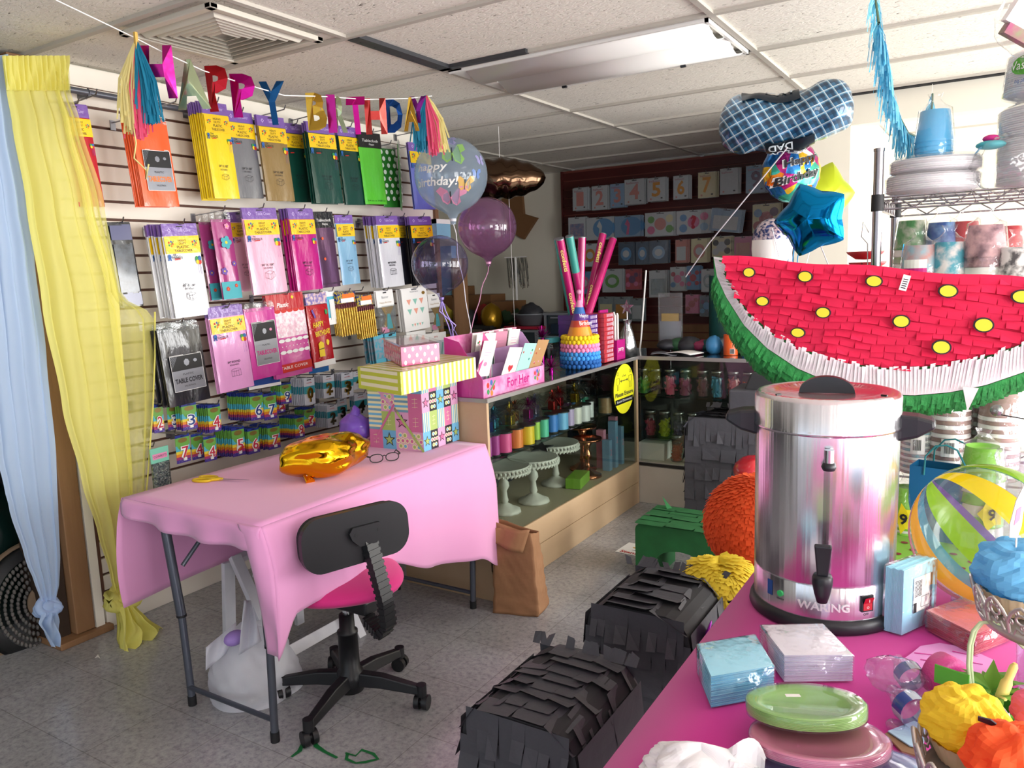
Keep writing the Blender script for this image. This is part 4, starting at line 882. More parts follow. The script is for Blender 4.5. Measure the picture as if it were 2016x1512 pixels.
ob=Vector(t.location); cs=[q-ob for q in corners(BF,BR,BL)]; H=ztop-zb
def wrapface(c,A,B,H,nc,nr,seed,stars=True):
    m,L=frame(A,B); c.M=m; rn=random.Random(seed); cw=L/nc; ch=H/nr
    for i in range(nc):
        for j in range(nr):
            k=(i+2*j)%4; x0,z0=i*cw,j*ch
            def rq(a,b2,e,f,y,mt): c.add([(a,y,e),(b2,y,e),(b2,y,f),(a,y,f)],[(0,1,2,3)],mt)
            if stars: ty='star' if j%2==0 and i%2==0 else ('dots' if j%2==0 else ('stripe' if i%2==0 else 'plain'))
            else: ty=rn.choice(['star','dots','stripe','plain','plain'])
            if ty=='star': rq(x0,x0+cw,z0,z0+ch,0,['w_blue','w_lil'][(i//2+j//2)%2]); c.prism(star(x0+cw/2,z0+ch/2,min(cw,ch)*.46),-.0008,-.0004,'ink'); c.prism(star(x0+cw/2,z0+ch/2,min(cw,ch)*.33),-.0014,-.001,['w_green','w_pink'][(i//2+j//2)%2])
            elif ty=='dots':
                rq(x0,x0+cw,z0,z0+ch,0,'ink' if stars else 'w_lil')
                for a in range(7):
                    rr=cw*.17; ax=x0+cw/2+(cw*.33*math.cos(a*PI/3) if a else 0); az=z0+ch/2+(ch*.33*math.sin(a*PI/3) if a else 0)
                    disc(c,ax,az,-.0005,rr,rr,'w_cream'); disc(c,ax,az,-.0008,rr*.6,rr*.6,['w_pink','w_green','w_blue'][a%3])
            elif ty=='stripe':
                for a in range(8):
                    if stars: rq(x0+cw*a/8,x0+cw*(a+1)/8,z0,z0+ch,0,['w_st1','w_cream','w_blue','w_cream'][a%4])
                    else: rq(x0,x0+cw,z0+ch*a/8,z0+ch*(a+1)/8,0,['w_st1','w_cream','w_blue','w_cream'][a%4])
            else:
                rq(x0,x0+cw,z0,z0+ch,0,['w_pink','w_green'][(i+j)//2%2]); 
                for a in range(3): bar(c,x0+cw*.3,z0+ch*(.3+.2*a),x0+cw*.7,z0+ch*(.32+.2*a),.0015,-.0005,'w_cream')
                bar(c,x0+cw*.5,z0+ch*.25,x0+cw*.5,z0+ch*.78,.0015,-.0006,'w_cream')
    c.M=I4
c=MB(); wrapface(c,cs[0],cs[1],H,5,4,1); wrapface(c,cs[3],cs[0],H,4,4,5,False); wrapface(c,cs[1],cs[2],H,4,4,3); wrapface(c,cs[2],cs[3],H,5,4,4)
m,L=frame(cs[3],cs[0]); c.M=m
bar(c,.0,H*.95,L*.55,H*.5,.012,-.002,'w_lil'); bar(c,L*.5,H*.55,L,0,.012,-.002,'w_green'); bar(c,.1*L,.1*H,L*.5,H*.6,.01,-.0022,'w_pink'); c.M=I4
c.build('wrapped_body',t)
c=MB(); c.add([q for q in cs],[(3,2,1,0)],'w_pink'); c.build('base',t)
LZ=ztop+.055
LF,LR,LL=W(788,733,Z=LZ),W(936,703,Z=LZ),W(704,722,Z=LZ)
def boxside(c,A,B,z0,z1,mt): c.add([(A.x,A.y,z0),(B.x,B.y,z0),(B.x,B.y,z1),(A.x,A.y,z1)],[(0,1,2,3)],mt)
lc=(LF+LR+LL+(LR+LL-LF))/4; bc2=ob
t=thing('box_lid','lime and cream striped lid resting askew on the gift box','box lid',(lc.x,lc.y,ztop-.02)); ol=Vector(t.location)
Cn=[Vector((q.x,q.y,0))-Vector((ol.x,ol.y,0)) for q in corners(LF,LR,LL)]; h1=LZ-ol.z; h0=-.012
c=MB()
m,L=frame(Cn[0],Cn[1]); c.M=m; n=34
for k in range(n): c.add([(L*k/n,0,h0),(L*(k+1)/n,0,h0),(L*(k+1)/n,0,h1),(L*k/n,0,h1)],[(0,1,2,3)],['lidgreen','lidcream'][k%2])
m,L=frame(Cn[3],Cn[0]); c.M=m
for k in range(6): z0=lerp(h0,h1,k/6);z1=lerp(h0,h1,(k+1)/6); c.add([(0,0,z0),(L,0,z0),(L,0,z1),(0,0,z1)],[(0,1,2,3)],['lidgreen','lidcream'][k%2])
for q in (0,1):
    xx=.0 if q==0 else L-.02; c.add([(xx,-.0006,h0),(xx+.02,-.0006,h0),(xx+.02,-.0006,h1),(xx,-.0006,h1)],[(0,1,2,3)],'lidgreen')
for a,b2 in ((1,2),(2,3)):
    m,L=frame(Cn[a],Cn[b2]); c.M=m; c.add([(0,0,h0),(L,0,h0),(L,0,h1),(0,0,h1)],[(0,1,2,3)],'lidgreen')
c.M=I4; n=24
for k in range(n):
    p=[Cn[0].lerp(Cn[1],k/n),Cn[0].lerp(Cn[1],(k+1)/n),Cn[3].lerp(Cn[2],(k+1)/n),Cn[3].lerp(Cn[2],k/n)]
    c.add([(q.x,q.y,h1) for q in p],[(0,1,2,3)],['lidgreen','lidcream'][k%2])
o=c.build('striped_shell',t); q=o.modifiers.new('s','SOLIDIFY'); q.thickness=.0015
# polka dot box
P('dotpink','b40a66',.25,coat=.25); z3=LZ+.002
DF,DR,DL=W(791,722,Z=z3),W(866,711,Z=z3),W(757,703,Z=z3)
ht=W(866,675,Y=DR.y).z-z3; o3=(DF+DR+DL+(DR+DL-DF))/4
t=thing('gift_box','small hot pink box with white polka dots in clear film','gift box',(o3.x,o3.y,z3)); 
Cn=[Vector((q.x-o3.x,q.y-o3.y,0)) for q in corners(DF,DR,DL)]
c=MB()
for a,b2 in ((0,1),(1,2),(2,3),(3,0)):
    m,L=frame(Cn[a],Cn[b2]); c.M=m; c.add([(0,0,0),(L,0,0),(L,0,ht),(0,0,ht)],[(0,1,2,3)],'dotpink'); nn=int(L/.045)+1; r=.011
    for i in range(nn*2-1):
        for j in range(3):
            if (i+j)%2==0:
                x=(i*.5+.5)*L/nn; z=ht*(j+.5)/3
                if r<x<L-r: disc(c,x,z,-.0006,r*.62,r*.8,'white')
c.M=I4; c.add([(q.x,q.y,ht) for q in Cn],[(0,1,2,3)],'dotpink'); c.build('box',t)
c=MB(); c.add([(q.x*1.12,q.y*1.12,ht+.006) for q in Cn]+[(q.x*1.05,q.y*1.05,ht+.010) for q in Cn],[(0,1,5,4),(1,2,6,5),(2,3,7,6),(3,0,4,7),(4,5,6,7)],'acetate'); c.build('clear_lid',t)
# gold foil balloon lying on the table
P('goldmylar','e8b31c',.13,1,bump=(7,.35)); P('lab','f0efe6',.5)
gc=W(642,895,Z=TZ+.085); t=thing('foil_balloon','half deflated gold foil balloon lying on the pink table','balloon',gc,PI/2-.2)
c=MB(); rn=random.Random(3); pk=[(rn.uniform(0,6.28),rn.uniform(-1,1),rn.uniform(.3,.7),rn.uniform(-.12,.16)) for _ in range(26)]
def gf(a,b):
    k=1+.10*math.cos(4*a+.6)*math.cos(b)**2
    for A,Bq,w,h in pk:
        d=math.hypot(((a-A+PI)%(2*PI)-PI)*math.cos(b),b-Bq); k+=h*max(0,1-d/w)
    return k
cg=crinkle(9,.10); c.sph((0,0,0),(.175,.115,.078),'goldmylar',80,44,lambda a,b:gf(a,b)*cg(a,b)); o=c.build('foil_body',t)
tl=W(597,925,Z=TZ+.045)-gc; M_=Euler((0,0,-(PI/2-.2))).to_matrix(); tl=M_@tl; 
c=MB(); c.tube([tl*.8,tl,tl+M_@Vector((.03,-.01,-.02)),tl+M_@Vector((.055,-.02,-.036))],[.008,.02,.014,.018],'goldmylar',10); c.build('inflation_tail',t)
c=MB(); c.M=Matrix.Translation(tl+M_@Vector((.03,-.012,.0)))@Euler((-.5,0,.5)).to_matrix().to_4x4(); c.bx(-.013,.013,-.001,.001,-.018,.018,'lab'); c.text('FOIL',.007,'ink',0,.004,-.0014); c.build('white_tag',t,label='small white printed tag')
# scissors
P('scissoryellow','d9b41c',.35); S0=W(388,943,Z=TZ+.012); S1=W(490,946,Z=TZ+.012)
t=thing('scissors','yellow handled scissors lying on the pink cloth','scissors',S0,math.atan2(S1.y-S0.y,S1.x-S0.x)); L=(S1-S0).length
for s in (-1,1):
    c=MB(); c.tube([(.035+.036*math.cos(a),s*.02+.017*math.sin(a),.002) for a in [k*PI/8 for k in range(16)]],.0055,'scissoryellow',8,closed=True); c.tube([(.068,s*.015,.002),(.095,s*.004,.003),(L*.5,-s*.002,.003)],[.006,.006,.005],'scissoryellow',8); c.build('handle',t)
    c=MB(); c.add([(L*.45,-s*.002-.006,.002+.001*s),(L*.45,-s*.002+.006,.002+.001*s),(L,-s*.004,.002+.001*s)],[(0,1,2)],'chrome'); c.build('blade',t,solid=.0015)
c=MB(); c.cyl((L*.47,0,.001),(L*.47,0,.007),.004,'chrome'); c.build('screw',t)
# eyeglasses
g0=W(757,905,Z=TZ+.02); t=thing('eyeglasses','black framed eyeglasses lying beside the gold balloon','eyeglasses',(g0.x,g0.y,TZ+.009),YAW+.35)
for s in (-1,1):
    c=MB(); c.tube([(s*.032+.026*math.cos(a)*(1 if abs(math.cos(a))<.9 else 1),0,.02+.018*math.sin(a)*(1+.1*math.cos(2*a))) for a in [k*PI/12 for k in range(24)]],.0022,'black',6,closed=True); c.build('rim',t)
    c=MB(); c.add([(s*.032+.025*math.cos(k*PI/8),0,.02+.017*math.sin(k*PI/8)) for k in range(16)],[tuple(range(16))],'acetate'); c.build('lens',t)
    c=MB(); c.tube([(s*.058,0,.028),(s*.066,.012,.028),(s*.067,.09,.026),(s*.067,.13,.008)],[.003,.0035,.0025,.002],'black',6); c.build('temple',t)
c=MB(); c.tube([(-.008,0,.026),(0,-.002,.03),(.008,0,.026)],.002,'black',6); c.build('bridge',t)
# purple balloon pouch and white bow behind the gold balloon
P('purpleplastic','7a52c4',.35,coat=.5,bump=(8,.6)); P('bowwhite','f4f5f8',.6)
q=W(700,845,Z=TZ+.07); c=MB(); c.sph((0,0,0),(.08,.06,.065),'purpleplastic',28,16,crinkle(8,.2)); c.tube([(0,0,.05),(.01,0,.085),(.0,.0,.10)],[.03,.018,.006],'purpleplastic',10); o=c.build('purple_balloon_bag'); o.location=(q.x,q.y,TZ+.077); tag(o,'crumpled purple plastic bundle behind the gold foil balloon','bundle')
q=W(718,856,Z=TZ+.03); c=MB(); rn=random.Random(2)
for k in range(26):
    a=rn.uniform(0,6.28); b=rn.uniform(.1,1.3); d=Vector((math.cos(a)*math.cos(b),math.sin(a)*math.cos(b),math.sin(b)))*.04; c.tube([d*.2,d*.8+Vector((0,0,.01)),d],.0035,'bowwhite',5)
o=c.build('gift_bow'); o.location=(q.x,q.y,TZ+.015); tag(o,'small white curled gift bow tucked against the patchwork box','bow')
# round bristly wheel, green sack and post items left of the slatwall
P('bristle','6e6a66',.9,bump=(60,1)); P('straw','86705a',.8); P('darkgreenbag','0d2622',.3,coat=.6,bump=(9,.8)); P('floralpost','7fa295',.7,noise=(14,'b9734a',.3))
q=W(88,1180,X=-3.42); t=thing('woven_hat','round dark rimmed straw hat with grey looped crown leaning behind the blue curtain','hat',q,0,rot=(0,PI/2-.15,0))
c=MB(); c.lathe([(.20,.01),(.235,.0),(.25,-.015),(.235,-.03),(.20,-.02),(.20,.01)],'black',seg=40); c.build('black_band',t)
c=MB(); c.lathe([(.25,-.02),(.265,-.03),(.25,-.04),(.245,-.03)],'straw',seg=40); c.build('rim',t)
c=MB(); c.lathe([(.0,.04),(.07,.035),(.08,.02)],'straw',seg=32); c.build('crown',t)
c=MB()
for r in range(5):
    R=.09+.025*r; n=int(2*PI*R/.018)
    for k in range(n): a=2*PI*k/n+r*.1; c.sph((R*math.cos(a),R*math.sin(a),.018),(.012,.007,.01),'bristle',6,4)
o=c.build('looped_yarn',t); o['kind']='stuff'
q=W(25,1190,X=-3.7); c=MB(); c.sph((0,0,0),(.2,.22,.34),'darkgreenbag',28,18,crinkle(6,.14)); o=c.build('rubbish_bag'); o.location=(-3.75,q.y-.05,.33); tag(o,'dark green shiny plastic sack in the shadows at the far left','bag')
c=MB(); c.cyl((0,0,0),(0,0,2.2),.028,'floralpost',seg=16); o=c.build('fabric_roll'); q=W(118,1050,X=-3.5); o.location=(-3.5,q.y,0); tag(o,'tall pale green patterned fabric roll standing behind the timber post','fabric roll')
# green tape marks on the floor, paper scrap
P('greentape','17703a',.5)
def tape(pts,w,label):
    P3=[W(x,y,Z=.002) for x,y in pts]; c=MB(); vs=[]
    for i,p in enumerate(P3):
        d=(P3[min(i+1,len(P3)-1)]-P3[max(i-1,0)]).normalized(); n=Vector((-d.y,d.x,0)); ww=w*U(.6,1.2); vs+=[p+n*ww/2,p-n*ww/2]
    c.add(vs,[(2*i,2*i+1,2*i+3,2*i+2) for i in range(len(P3)-1)],'greentape'); tag(c.build('floor_tape'),label,'tape')
tape([(574,1490),(590,1478),(596,1462),(608,1452),(618,1455),(622,1468),(640,1480),(664,1492)],.014,'green painted line with a peak on the floor near the chair')
tape([(680,1482),(700,1488),(712,1476),(735,1484),(744,1494),(720,1500),(700,1502),(682,1494),(684,1484)],.012,'green painted scribble on the floor right of the peaked line')
c=MB(); c.add([W(x,y,Z=.003) for x,y in ((186,1296),(193,1288),(198,1297),(193,1294))],[(0,1,2,3)],'white'); tag(c.build('paper_scrap'),'tiny white paper scrap on the floor at the left','paper scrap')
# floor sign
P('signred','b92a33',.5); P('signgold','c9973d',.5)
cc=[W(x,y,Z=.002) for x,y in ((1211,1086),(1243,1064),(1330,1078),(1300,1104))]
m=Matrix.Identity(4); x=(cc[3]-cc[0]).normalized(); z=(cc[1]-cc[0]).normalized(); y=-x.cross(z); 
y=Vector((0,0,-1)); z=(z-x*z.dot(x)).normalized()
for i in range(3): m[i][0]=x[i]; m[i][1]=y[i]; m[i][2]=z[i]; m[i][3]=cc[0][i]
wS=(cc[3]-cc[0]).length; hS=wS*.62; t=thing('floor_sign','white floor sign with a hat and moustache reading Stand Here','sign',(0,0,0))
c=MB(); c.M=m; c.bx(0,wS,-.001,.0005,0,hS,'white'); c.build('sheet',t)
c=MB(); c.M=m; c.text('Stand Here',hS*.2,'signred',wS*.5,hS*.16,-.0016,w=wS*.86,bold=.03); c.build('lettering',t)
c=MB(); c.M=m; disc(c,wS*.5,hS*.62,-.0016,wS*.3,hS*.09,'signgold',24); disc(c,wS*.5,hS*.72,-.0018,wS*.12,hS*.17,'signgold',20); 
for s in (-1,1): c.prism([(wS*.5,hS*.44),(wS*.5+s*wS*.1,hS*.46),(wS*.5+s*wS*.24,hS*.38),(wS*.5+s*wS*.1,hS*.38),(wS*.5,hS*.36)],-.0022,-.0016,'black')
c.build('picture',t)
# ================= DISPLAY COUNTERS =================
P('maple','c9ae8c',.5,noise=(5,'b99b78',.6,(1,.15,1)),bump=(60,.05)); P('laminate','d8d2c6',.5,noise=(4,'c8c1b4',.6)); P('deck','b5ab94',.5); P('edge','9d9a98',.35,.6); P('inner','8d8172',.7); FILM('shelfglass','dfebe6',.8,.03,ior=1.3)
FILM('case_glass','eef2ee',.8,.02,ior=1.35)
CX0,CX1,CY0,CY1=-2.40,-1.884,2.80,4.50; CH=.94
t=thing('display_counter','maple and glass display counter running away along the white slatwall','display counter',((CX0+CX1)/2,(CY0+CY1)/2,0)); o=Vector(t.location)
def wb(c,x0,x1,y0,y1,z0,z1,m): c.bx(x0-o.x,x1-o.x,y0-o.y,y1-o.y,z0,z1,m)
c=MB(); wb(c,CX0,CX1-.012,CY0+.02,CY1,.0,.262,'maple'); wb(c,CX1-.012,CX1,CY0,CY1,.0,.135,'maple'); wb(c,CX1-.010,CX1+.004,CY0,CY1,.14,.27,'maple'); c.build('base',t,bevel=.002)
c=MB(); wb(c,CX0,CX1,CY0,CY0+.018,.14,CH-.012,'maple'); wb(c,CX0,CX1-.01,CY0+.004,CY0+.02,0,.14,'maple'); c.build('end_panel',t,bevel=.002)
c=MB(); wb(c,CX1-.018,CX1+.003,CY1-.02,CY1+.002,.0,CH-.01,'maple'); c.build('corner_post',t,bevel=.002)
c=MB(); wb(c,CX0,CX1-.01,CY0+.02,CY1-.01,.262,.268,'deck'); c.build('display_deck',t)
c=MB(); wb(c,CX0,CX0+.012,CY0+.02,CY1,.27,CH-.01,'inner'); c.build('back_panel',t)
c=MB(); wb(c,CX1-.006,CX1-.002,CY0+.02,CY1-.02,.272,CH-.012,'case_glass'); c.build('front_glass',t)
c=MB(); wb(c,CX0+.02,CX1-.04,CY0+.03,CY1-.03,.624,.631,'shelfglass'); c.build('glass_shelf',t)
c=MB(); wb(c,CX0,CX1+.006,CY0-.003,CY1+.002,CH-.012,CH-.004,'shelfglass'); wb(c,CX1-.004,CX1+.010,CY0-.006,CY1+.004,CH-.018,CH,'edge'); wb(c,CX0,CX1,CY0-.008,CY0,CH-.018,CH,'edge'); c.build('glass_top',t)
CT=CH-.003
KY0=4.51; KX1=-.80
t=thing('display_counter','white based glass display counter across the back of the aisle','display counter',((CX1+KX1)/2,KY0+.26,0)); o=Vector(t.location)
c=MB(); wb(c,CX0,KX1,KY0,KY0+.5,0,.24,'laminate'); wb(c,CX1,KX1,KY0-.004,KY0+.01,.245,.262,'black'); c.build('base',t,bevel=.002)
c=MB(); wb(c,CX0,KX1,KY0+.01,KY0+.5,.24,.27,'laminate'); c.build('display_deck',t)
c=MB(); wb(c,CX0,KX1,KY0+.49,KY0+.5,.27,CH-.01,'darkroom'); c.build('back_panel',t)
c=MB(); wb(c,CX1+.01,KX1,KY0,KY0+.004,.27,CH-.012,'case_glass'); c.build('front_glass',t)
for zz in (.60,.42-.012,): 
    c=MB(); wb(c,CX0+.02,KX1-.02,KY0+.03,KY0+.4,zz-.006+ (.083 if zz==.60 else .005),zz+(.083 if zz==.60 else .005),'shelfglass'); c.build('glass_shelf',t)
c=MB(); wb(c,CX0,KX1,KY0-.004,KY0+.5,CH-.012,CH-.004,'blackglass' if 'blackglass' in MATS else P('blackglass','2a2b2e',.08,coat=1)); wb(c,CX1,KX1,KY0-.012,KY0,CH-.02,CH+.002,'edge'); c.build('glass_top',t)
SH=.683; SH2=.413
# --- spools of ribbon ---
SP=[(954,967,854,900,'a2359a','deep violet'),(967,982,846,896,'b5429f','orchid purple'),(982,1004,838,890,'f05fa5','bright pink'),(1004,1026,834,881,'ef8a45','orange'),(1026,1048,828,874,'eccb2a','yellow'),(1048,1061,822,866,'9ccb52','lime'),(1061,1077,818,860,'58c2a2','mint green'),(1078,1094,808,850,'3f7fd0','royal blue'),(1095,1114,803,845,'6fb1e0','sky blue'),(1114,1127,800,838,'b7a3cc','lilac'),(1127,1141,790,834,'dcdcd6','cream white'),(1141,1157,788,829,'d2d5d8','silver white'),(1157,1166,784,822,'c3c8cc','pearl grey'),(1184,1199,772,813,'8d7350','dull gold')]
GS='ribbon spools lined up in the display counter'
for l,r,a,b_,h,nm in SP:
    p=W((l+r)/2,b_,Z=.634); rad=max(.018,(W(r,b_,X=p.x).y-W(l,b_,X=p.x).y)/2*.84)*.95; ht=.098
    P('rib_'+h,h,.35,.1,coat=.3); t=thing('ribbon_spool',f'{nm} ribbon spool with black ends inside the counter','ribbon spool',(p.x,p.y,.632),group=GS)
    c=MB(); c.cyl((0,0,.006),(0,0,ht),rad*.94,'rib_'+h,seg=20); c.build('ribbon',t)
    for z in (0,ht): c=MB(); c.cyl((0,0,z),(0,0,z+.006),rad*1.12,'black',seg=20); c.build('end_disc',t)
for k in range(12):
    p=(-2.08-.02*(k%2),3.02+k*.112); t=thing('ribbon_spool','dark ended ribbon spool in the second row behind the coloured ones','ribbon spool',(p[0],p[1],.632),group=GS)
    c=MB(); c.cyl((0,0,.006),(0,0,.10),.03,['rib_a2359a','rib_3f7fd0','rib_58c2a2','rib_d2d5d8'][k%4],seg=16); c.build('ribbon',t)
    for z in (0,.1): c=MB(); c.cyl((0,0,z),(0,0,z+.006),.036,'black',seg=16); c.build('end_disc',t)
# --- tinsel balloon weights ---
TI=[(962,808,'1f49b8','royal blue'),(984,800,'4ba7bf','turquoise'),(1006,793,'cdb43a','yellow gold'),(1024,785,'8a4a2b','copper'),(1042,782,'b31e8e','magenta'),(1064,775,'9a94b0','pale lilac silver'),(1090,768,'c13a3a','red'),(1112,764,'b32434','dark red'),(1134,752,'c9ac3c','gold'),(1152,742,'a3a5a8','silver'),(1172,744,'4a4a50','gunmetal')]
for k,(x,y,h,nm) in enumerate(TI):
    P('tin_'+h,h,.18,.95); p=W(x,y,X=-2.02); z0=.735; t=thing('tinsel_weight',f'{nm} foil tinsel balloon weight inside the counter above the spools','balloon weight',(-2.03-.03*(k%2),p.y,z0),group='foil tinsel weights in the counter')
    c=MB(); c.bx(-.02,.02,-.02,.02,0,.05,'tin_'+h); c.build('weight',t,bevel=.004); c=MB(); rn=random.Random(k)
    for q in range(90):
        a=rn.uniform(0,6.28); e=rn.uniform(-.3,1.5); d=Vector((math.cos(a)*math.cos(e),math.sin(a)*math.cos(e),math.sin(e)+.2)); R_=rn.uniform(.04,.072); s=Vector((-d.y,d.x,.2)).normalized()*.0016
        b0=Vector((0,0,.06)); m_=b0+d*R_*.6; e_=b0+d*R_-Vector((0,0,R_*.4)); c.add([b0-s,b0+s,m_+s,m_-s,e_-s,e_+s],[(0,1,2,3),(3,2,5,4)],'tin_'+h)
    c.build('tinsel',t)
c=MB(); c.bx(CX0+.02,CX1-.1,CY0+.03,CY1-.03,.729,.734,'shelfglass'); o=c.build('glass_shelf'); tag(o,'narrow glass shelf holding the tinsel weights inside the long counter','shelf')
# --- cake stands ---
P('standwhite','e3e2dc',.45,noise=(10,'c6c8c2',.5)); P('copper','c7815f',.15,1)
def cake_stand(label,loc,mat,R_=.135,H_=.245,lace=True):
    t=thing('cake_stand',label,'cake stand',loc,group=None)
    c=MB(); c.lathe([(0,H_-.012),(R_*.97,H_-.012),(R_,H_-.005),(R_,H_+.003),(R_*.97,H_+.001),(0,H_)],mat,seg=48); c.build('plate',t)
    if lace:
        c=MB(); n=40
        for k in range(n):
            a0=2*PI*k/n; 
            for q,(x0,x1) in enumerate(((0,.28),(.72,1))):
                pts=[(a0+2*PI/n*x0,0),(a0+2*PI/n*x1,0),(a0+2*PI/n*(x1 if q else .5),-.034),(a0+2*PI/n*(.5 if q else x0),-.034 if not q else -.034)]
                c.add([(R_*1.01*math.cos(a),R_*1.01*math.sin(a),H_+z) for a,z in pts],[(0,1,2,3)],mat)
            a=a0+PI/n; c.sph((R_*1.01*math.cos(a),R_*1.01*math.sin(a),H_-.034),.007,mat,6,4)
            c.sph((R_*1.01*math.cos(a0),R_*1.01*math.sin(a0),H_-.016),.008,mat,6,4)
        c.build('lace_rim',t)
    c=MB(); c.lathe([(.0,H_-.012),(.035,H_-.014),(.02,H_-.05),(.014,H_-.07),(.026,H_-.09),(.028,H_-.11),(.014,H_-.135),(.018,.075),(.022,.06),(.014,.045)],mat,seg=20); c.build('stem',t)
    c=MB(); c.lathe([(.014,.05),(.03,.04),(.06,.02),(.082,.012),(.085,0),(0,0)],mat,seg=36,rfn=(lambda a,i,r,z:(r*(1+.02*math.sin(a*24)),z)) if lace else None); c.build('foot',t)
    return t
for (x,y),lb in (((-2.10,3.25),'white lace edged cake stand at the near end of the counter'),((-2.055,3.47),'white lace edged cake stand in the middle of the three'),((-2.11,3.82),'white lace edged cake stand farthest along the counter')):
    cake_stand(lb,(x,y,.269),'standwhite')
for (x,y),lb in (((-2.02,4.05),'low copper cake stand in front of its twin'),((-2.12,4.19),'taller copper cake stand next to the pink and blue boxes')):
    cake_stand(lb,(x,y,.269),'copper',.088,.23 if y<4.1 else .27,False)
c=MB(); c.prism(star(0,0,.075),-.003,.003,'black'); o=c.build('black_star'); o.location=(-2.09,3.62,.53); o.rotation_euler=(-PI/2+.15,0,.4); tag(o,'flat black star shape lying across the cake stands','decoration')
P('gr_box','7fb33d',.4); c=MB(); c.box((0,0,.03),(.09,.2,.06),'gr_box'); o=c.build('green_box',bevel=.004); o.location=(-1.99,3.86,.269); o.rotation_euler=(0,0,.2); tag(o,'small apple green box between the cake stands','box')
P('babypink','d38fa8',.4,coat=.3); P('babyblue','7ba7c9',.4,coat=.3)
for k in range(6):
    x,y=-1.97-.06*(k%2),4.22+.05*k*.9; c=MB(); hgt=.19+.05*((k*7)%3); c.box((0,0,hgt/2),(.05,.038,hgt),['babyblue','babypink'][k%2]); c.M=T(.026,-.0,0,0,0,PI/2); c.text('2',.04,['babypink','babyblue'][k%2],0,hgt*.6,-.001); c.M=I4
    o=c.build('favour_box',bevel=.002); o.location=(x,y,.269); tag(o,['tall baby blue favour box','tall baby pink favour box'][k%2]+' '+['at the near side','second from the near side','third along, between two pink','fourth along','second from the far side','at the far side'][k]+' of the group in the counter','box','pink and blue favour boxes in the counter')
# small silver crown under the cloth hem
t=thing('tiara','small silver tiara on the counter deck by the pink cloth','tiara',(-1.95,2.99,.269)); c=MB(); c.lathe([(.03,0),(.032,.006),(.03,.008)],'chrome',seg=20); c.build('band',t)
for k in range(7): c=MB(); a=k*.5-.4; c.cyl((.03*math.cos(a),.03*math.sin(a),.006),(.037*math.cos(a),.037*math.sin(a),.04+.01*(k%2)),.004,'chrome',r2=.001,seg=6); c.build('point',t)
# social distancing sticker
P('stickyellow','e4e11c',.5); XS=CX1+.0005
A=W(1208,770,X=XS);B=W(1248,760,X=XS);tp=W(1229,716,X=XS);bt=W(1226,815,X=XS)
t=thing('round_sticker','yellow oval social distancing sticker on the counter glass','sticker',((XS),(A.y+B.y)/2,(tp.z+bt.z)/2),PI/2); w=(B.y-A.y);h=tp.z-bt.z
c=MB(); c.prism([(w/2*math.cos(k*PI/18),h/2*math.sin(k*PI/18)) for k in range(36)],-.001,0,'stickyellow'); c.build('sheet',t)
c=MB(); y=-.0016; c.text('Please Ensure',h*.085,'ink',0,-h*.09,y,w=w*.86,bold=.03); c.text('6 Feet',h*.05,'ink',0,h*.27,y); bar(c,-w*.14,h*.17,w*.14,h*.17,h*.014,y,'ink')
for s in (-1,1): c.add([(s*w*.19,y,h*.17),(s*w*.13,y,h*.2),(s*w*.13,y,h*.14)],[(0,1,2) if s<0 else (0,2,1)],'ink')
for s in (-1,1):
    x=s*w*.3; c.tube([(x+w*.035*math.cos(a),y,h*.33+w*.035*math.sin(a)) for a in [k*PI/5 for k in range(10)]],.0012,'ink',4,closed=True)
    c.tube([(x-w*.07,y,h*.24),(x+w*.07,y,h*.24),(x+w*.07,y,h*.12),(x+w*.035,y,h*.12),(x+w*.035,y,0),(x-w*.035,y,0),(x-w*.035,y,h*.12),(x-w*.07,y,h*.12)],.0012,'ink',4,closed=True)
c.build('print',t)
c=MB(); zz=-h*.235; c.bx(-w*.43,w*.43,-.0014,-.0006,zz-h*.055,zz+h*.055,'black'); c.text('Social Distancing',h*.06,'white',0,zz,-.0018,w=w*.72); c.build('black_strip',t)
# --- greeting card display ---
P('traypink','e79cc4',.5,noise=(20,'d76aa6',.2)); P('traylilac','c79ad0',.5); P('kraftcard','b48a5e',.7); P('mintpaper','a8d5cf',.6); P('redpaper','c7303c',.6)
t=thing('card_display','pink cardboard For Her greeting card display on the counter top','card display',(-1.905,2.81,CT),PI/2); t.scale=(1,.67,1); Lx=W(1072,747,X=-1.905).y-2.81
c=MB(); c.bx(0,Lx,0,.004,.0,.085,'traypink'); c.text('For Her',.045,'c_mag',Lx*.55,.045,-.0006,bold=.02); c.text('Fashion Collection',.01,'c_mag',Lx*.6,.015,-.0006)
burst(c,.06,.04,.05,-.0008); burst(c,Lx*.86,.045,.04,-.0008); c.build('front_panel',t)
for x in (0,Lx-.003):
    c=MB(); c.add([(x,0,0),(x,.30,0),(x,.30,.27),(x,.18,.25),(x,0,.085)],[(0,1,2,3,4)],'traylilac' if x else 'c_hot'); c.build('side_panel',t,solid=.003)
c=MB(); c.bx(0,Lx,.297,.30,0,.27,'traypink'); c.build('back_panel',t)
for k,yy in enumerate((.10,.20)): c=MB(); c.bx(.004,Lx-.004,yy,yy+.003,0,.13+.06*k,'traylilac'); c.build('divider',t)
c=MB(); c.add([(0.0,.04,.10),(.10,.03,.24),(.07,.05,.29),(.02,.04,.16)],[(0,1,2,3)],'p_mag'); c.build('raised_flap',t)
tm=t.matrix_basis.copy() if False else (Matrix.Translation(t.location)@Euler((0,0,PI/2)).to_matrix().to_4x4()@Matrix.Diagonal((1,.67,1,1)))
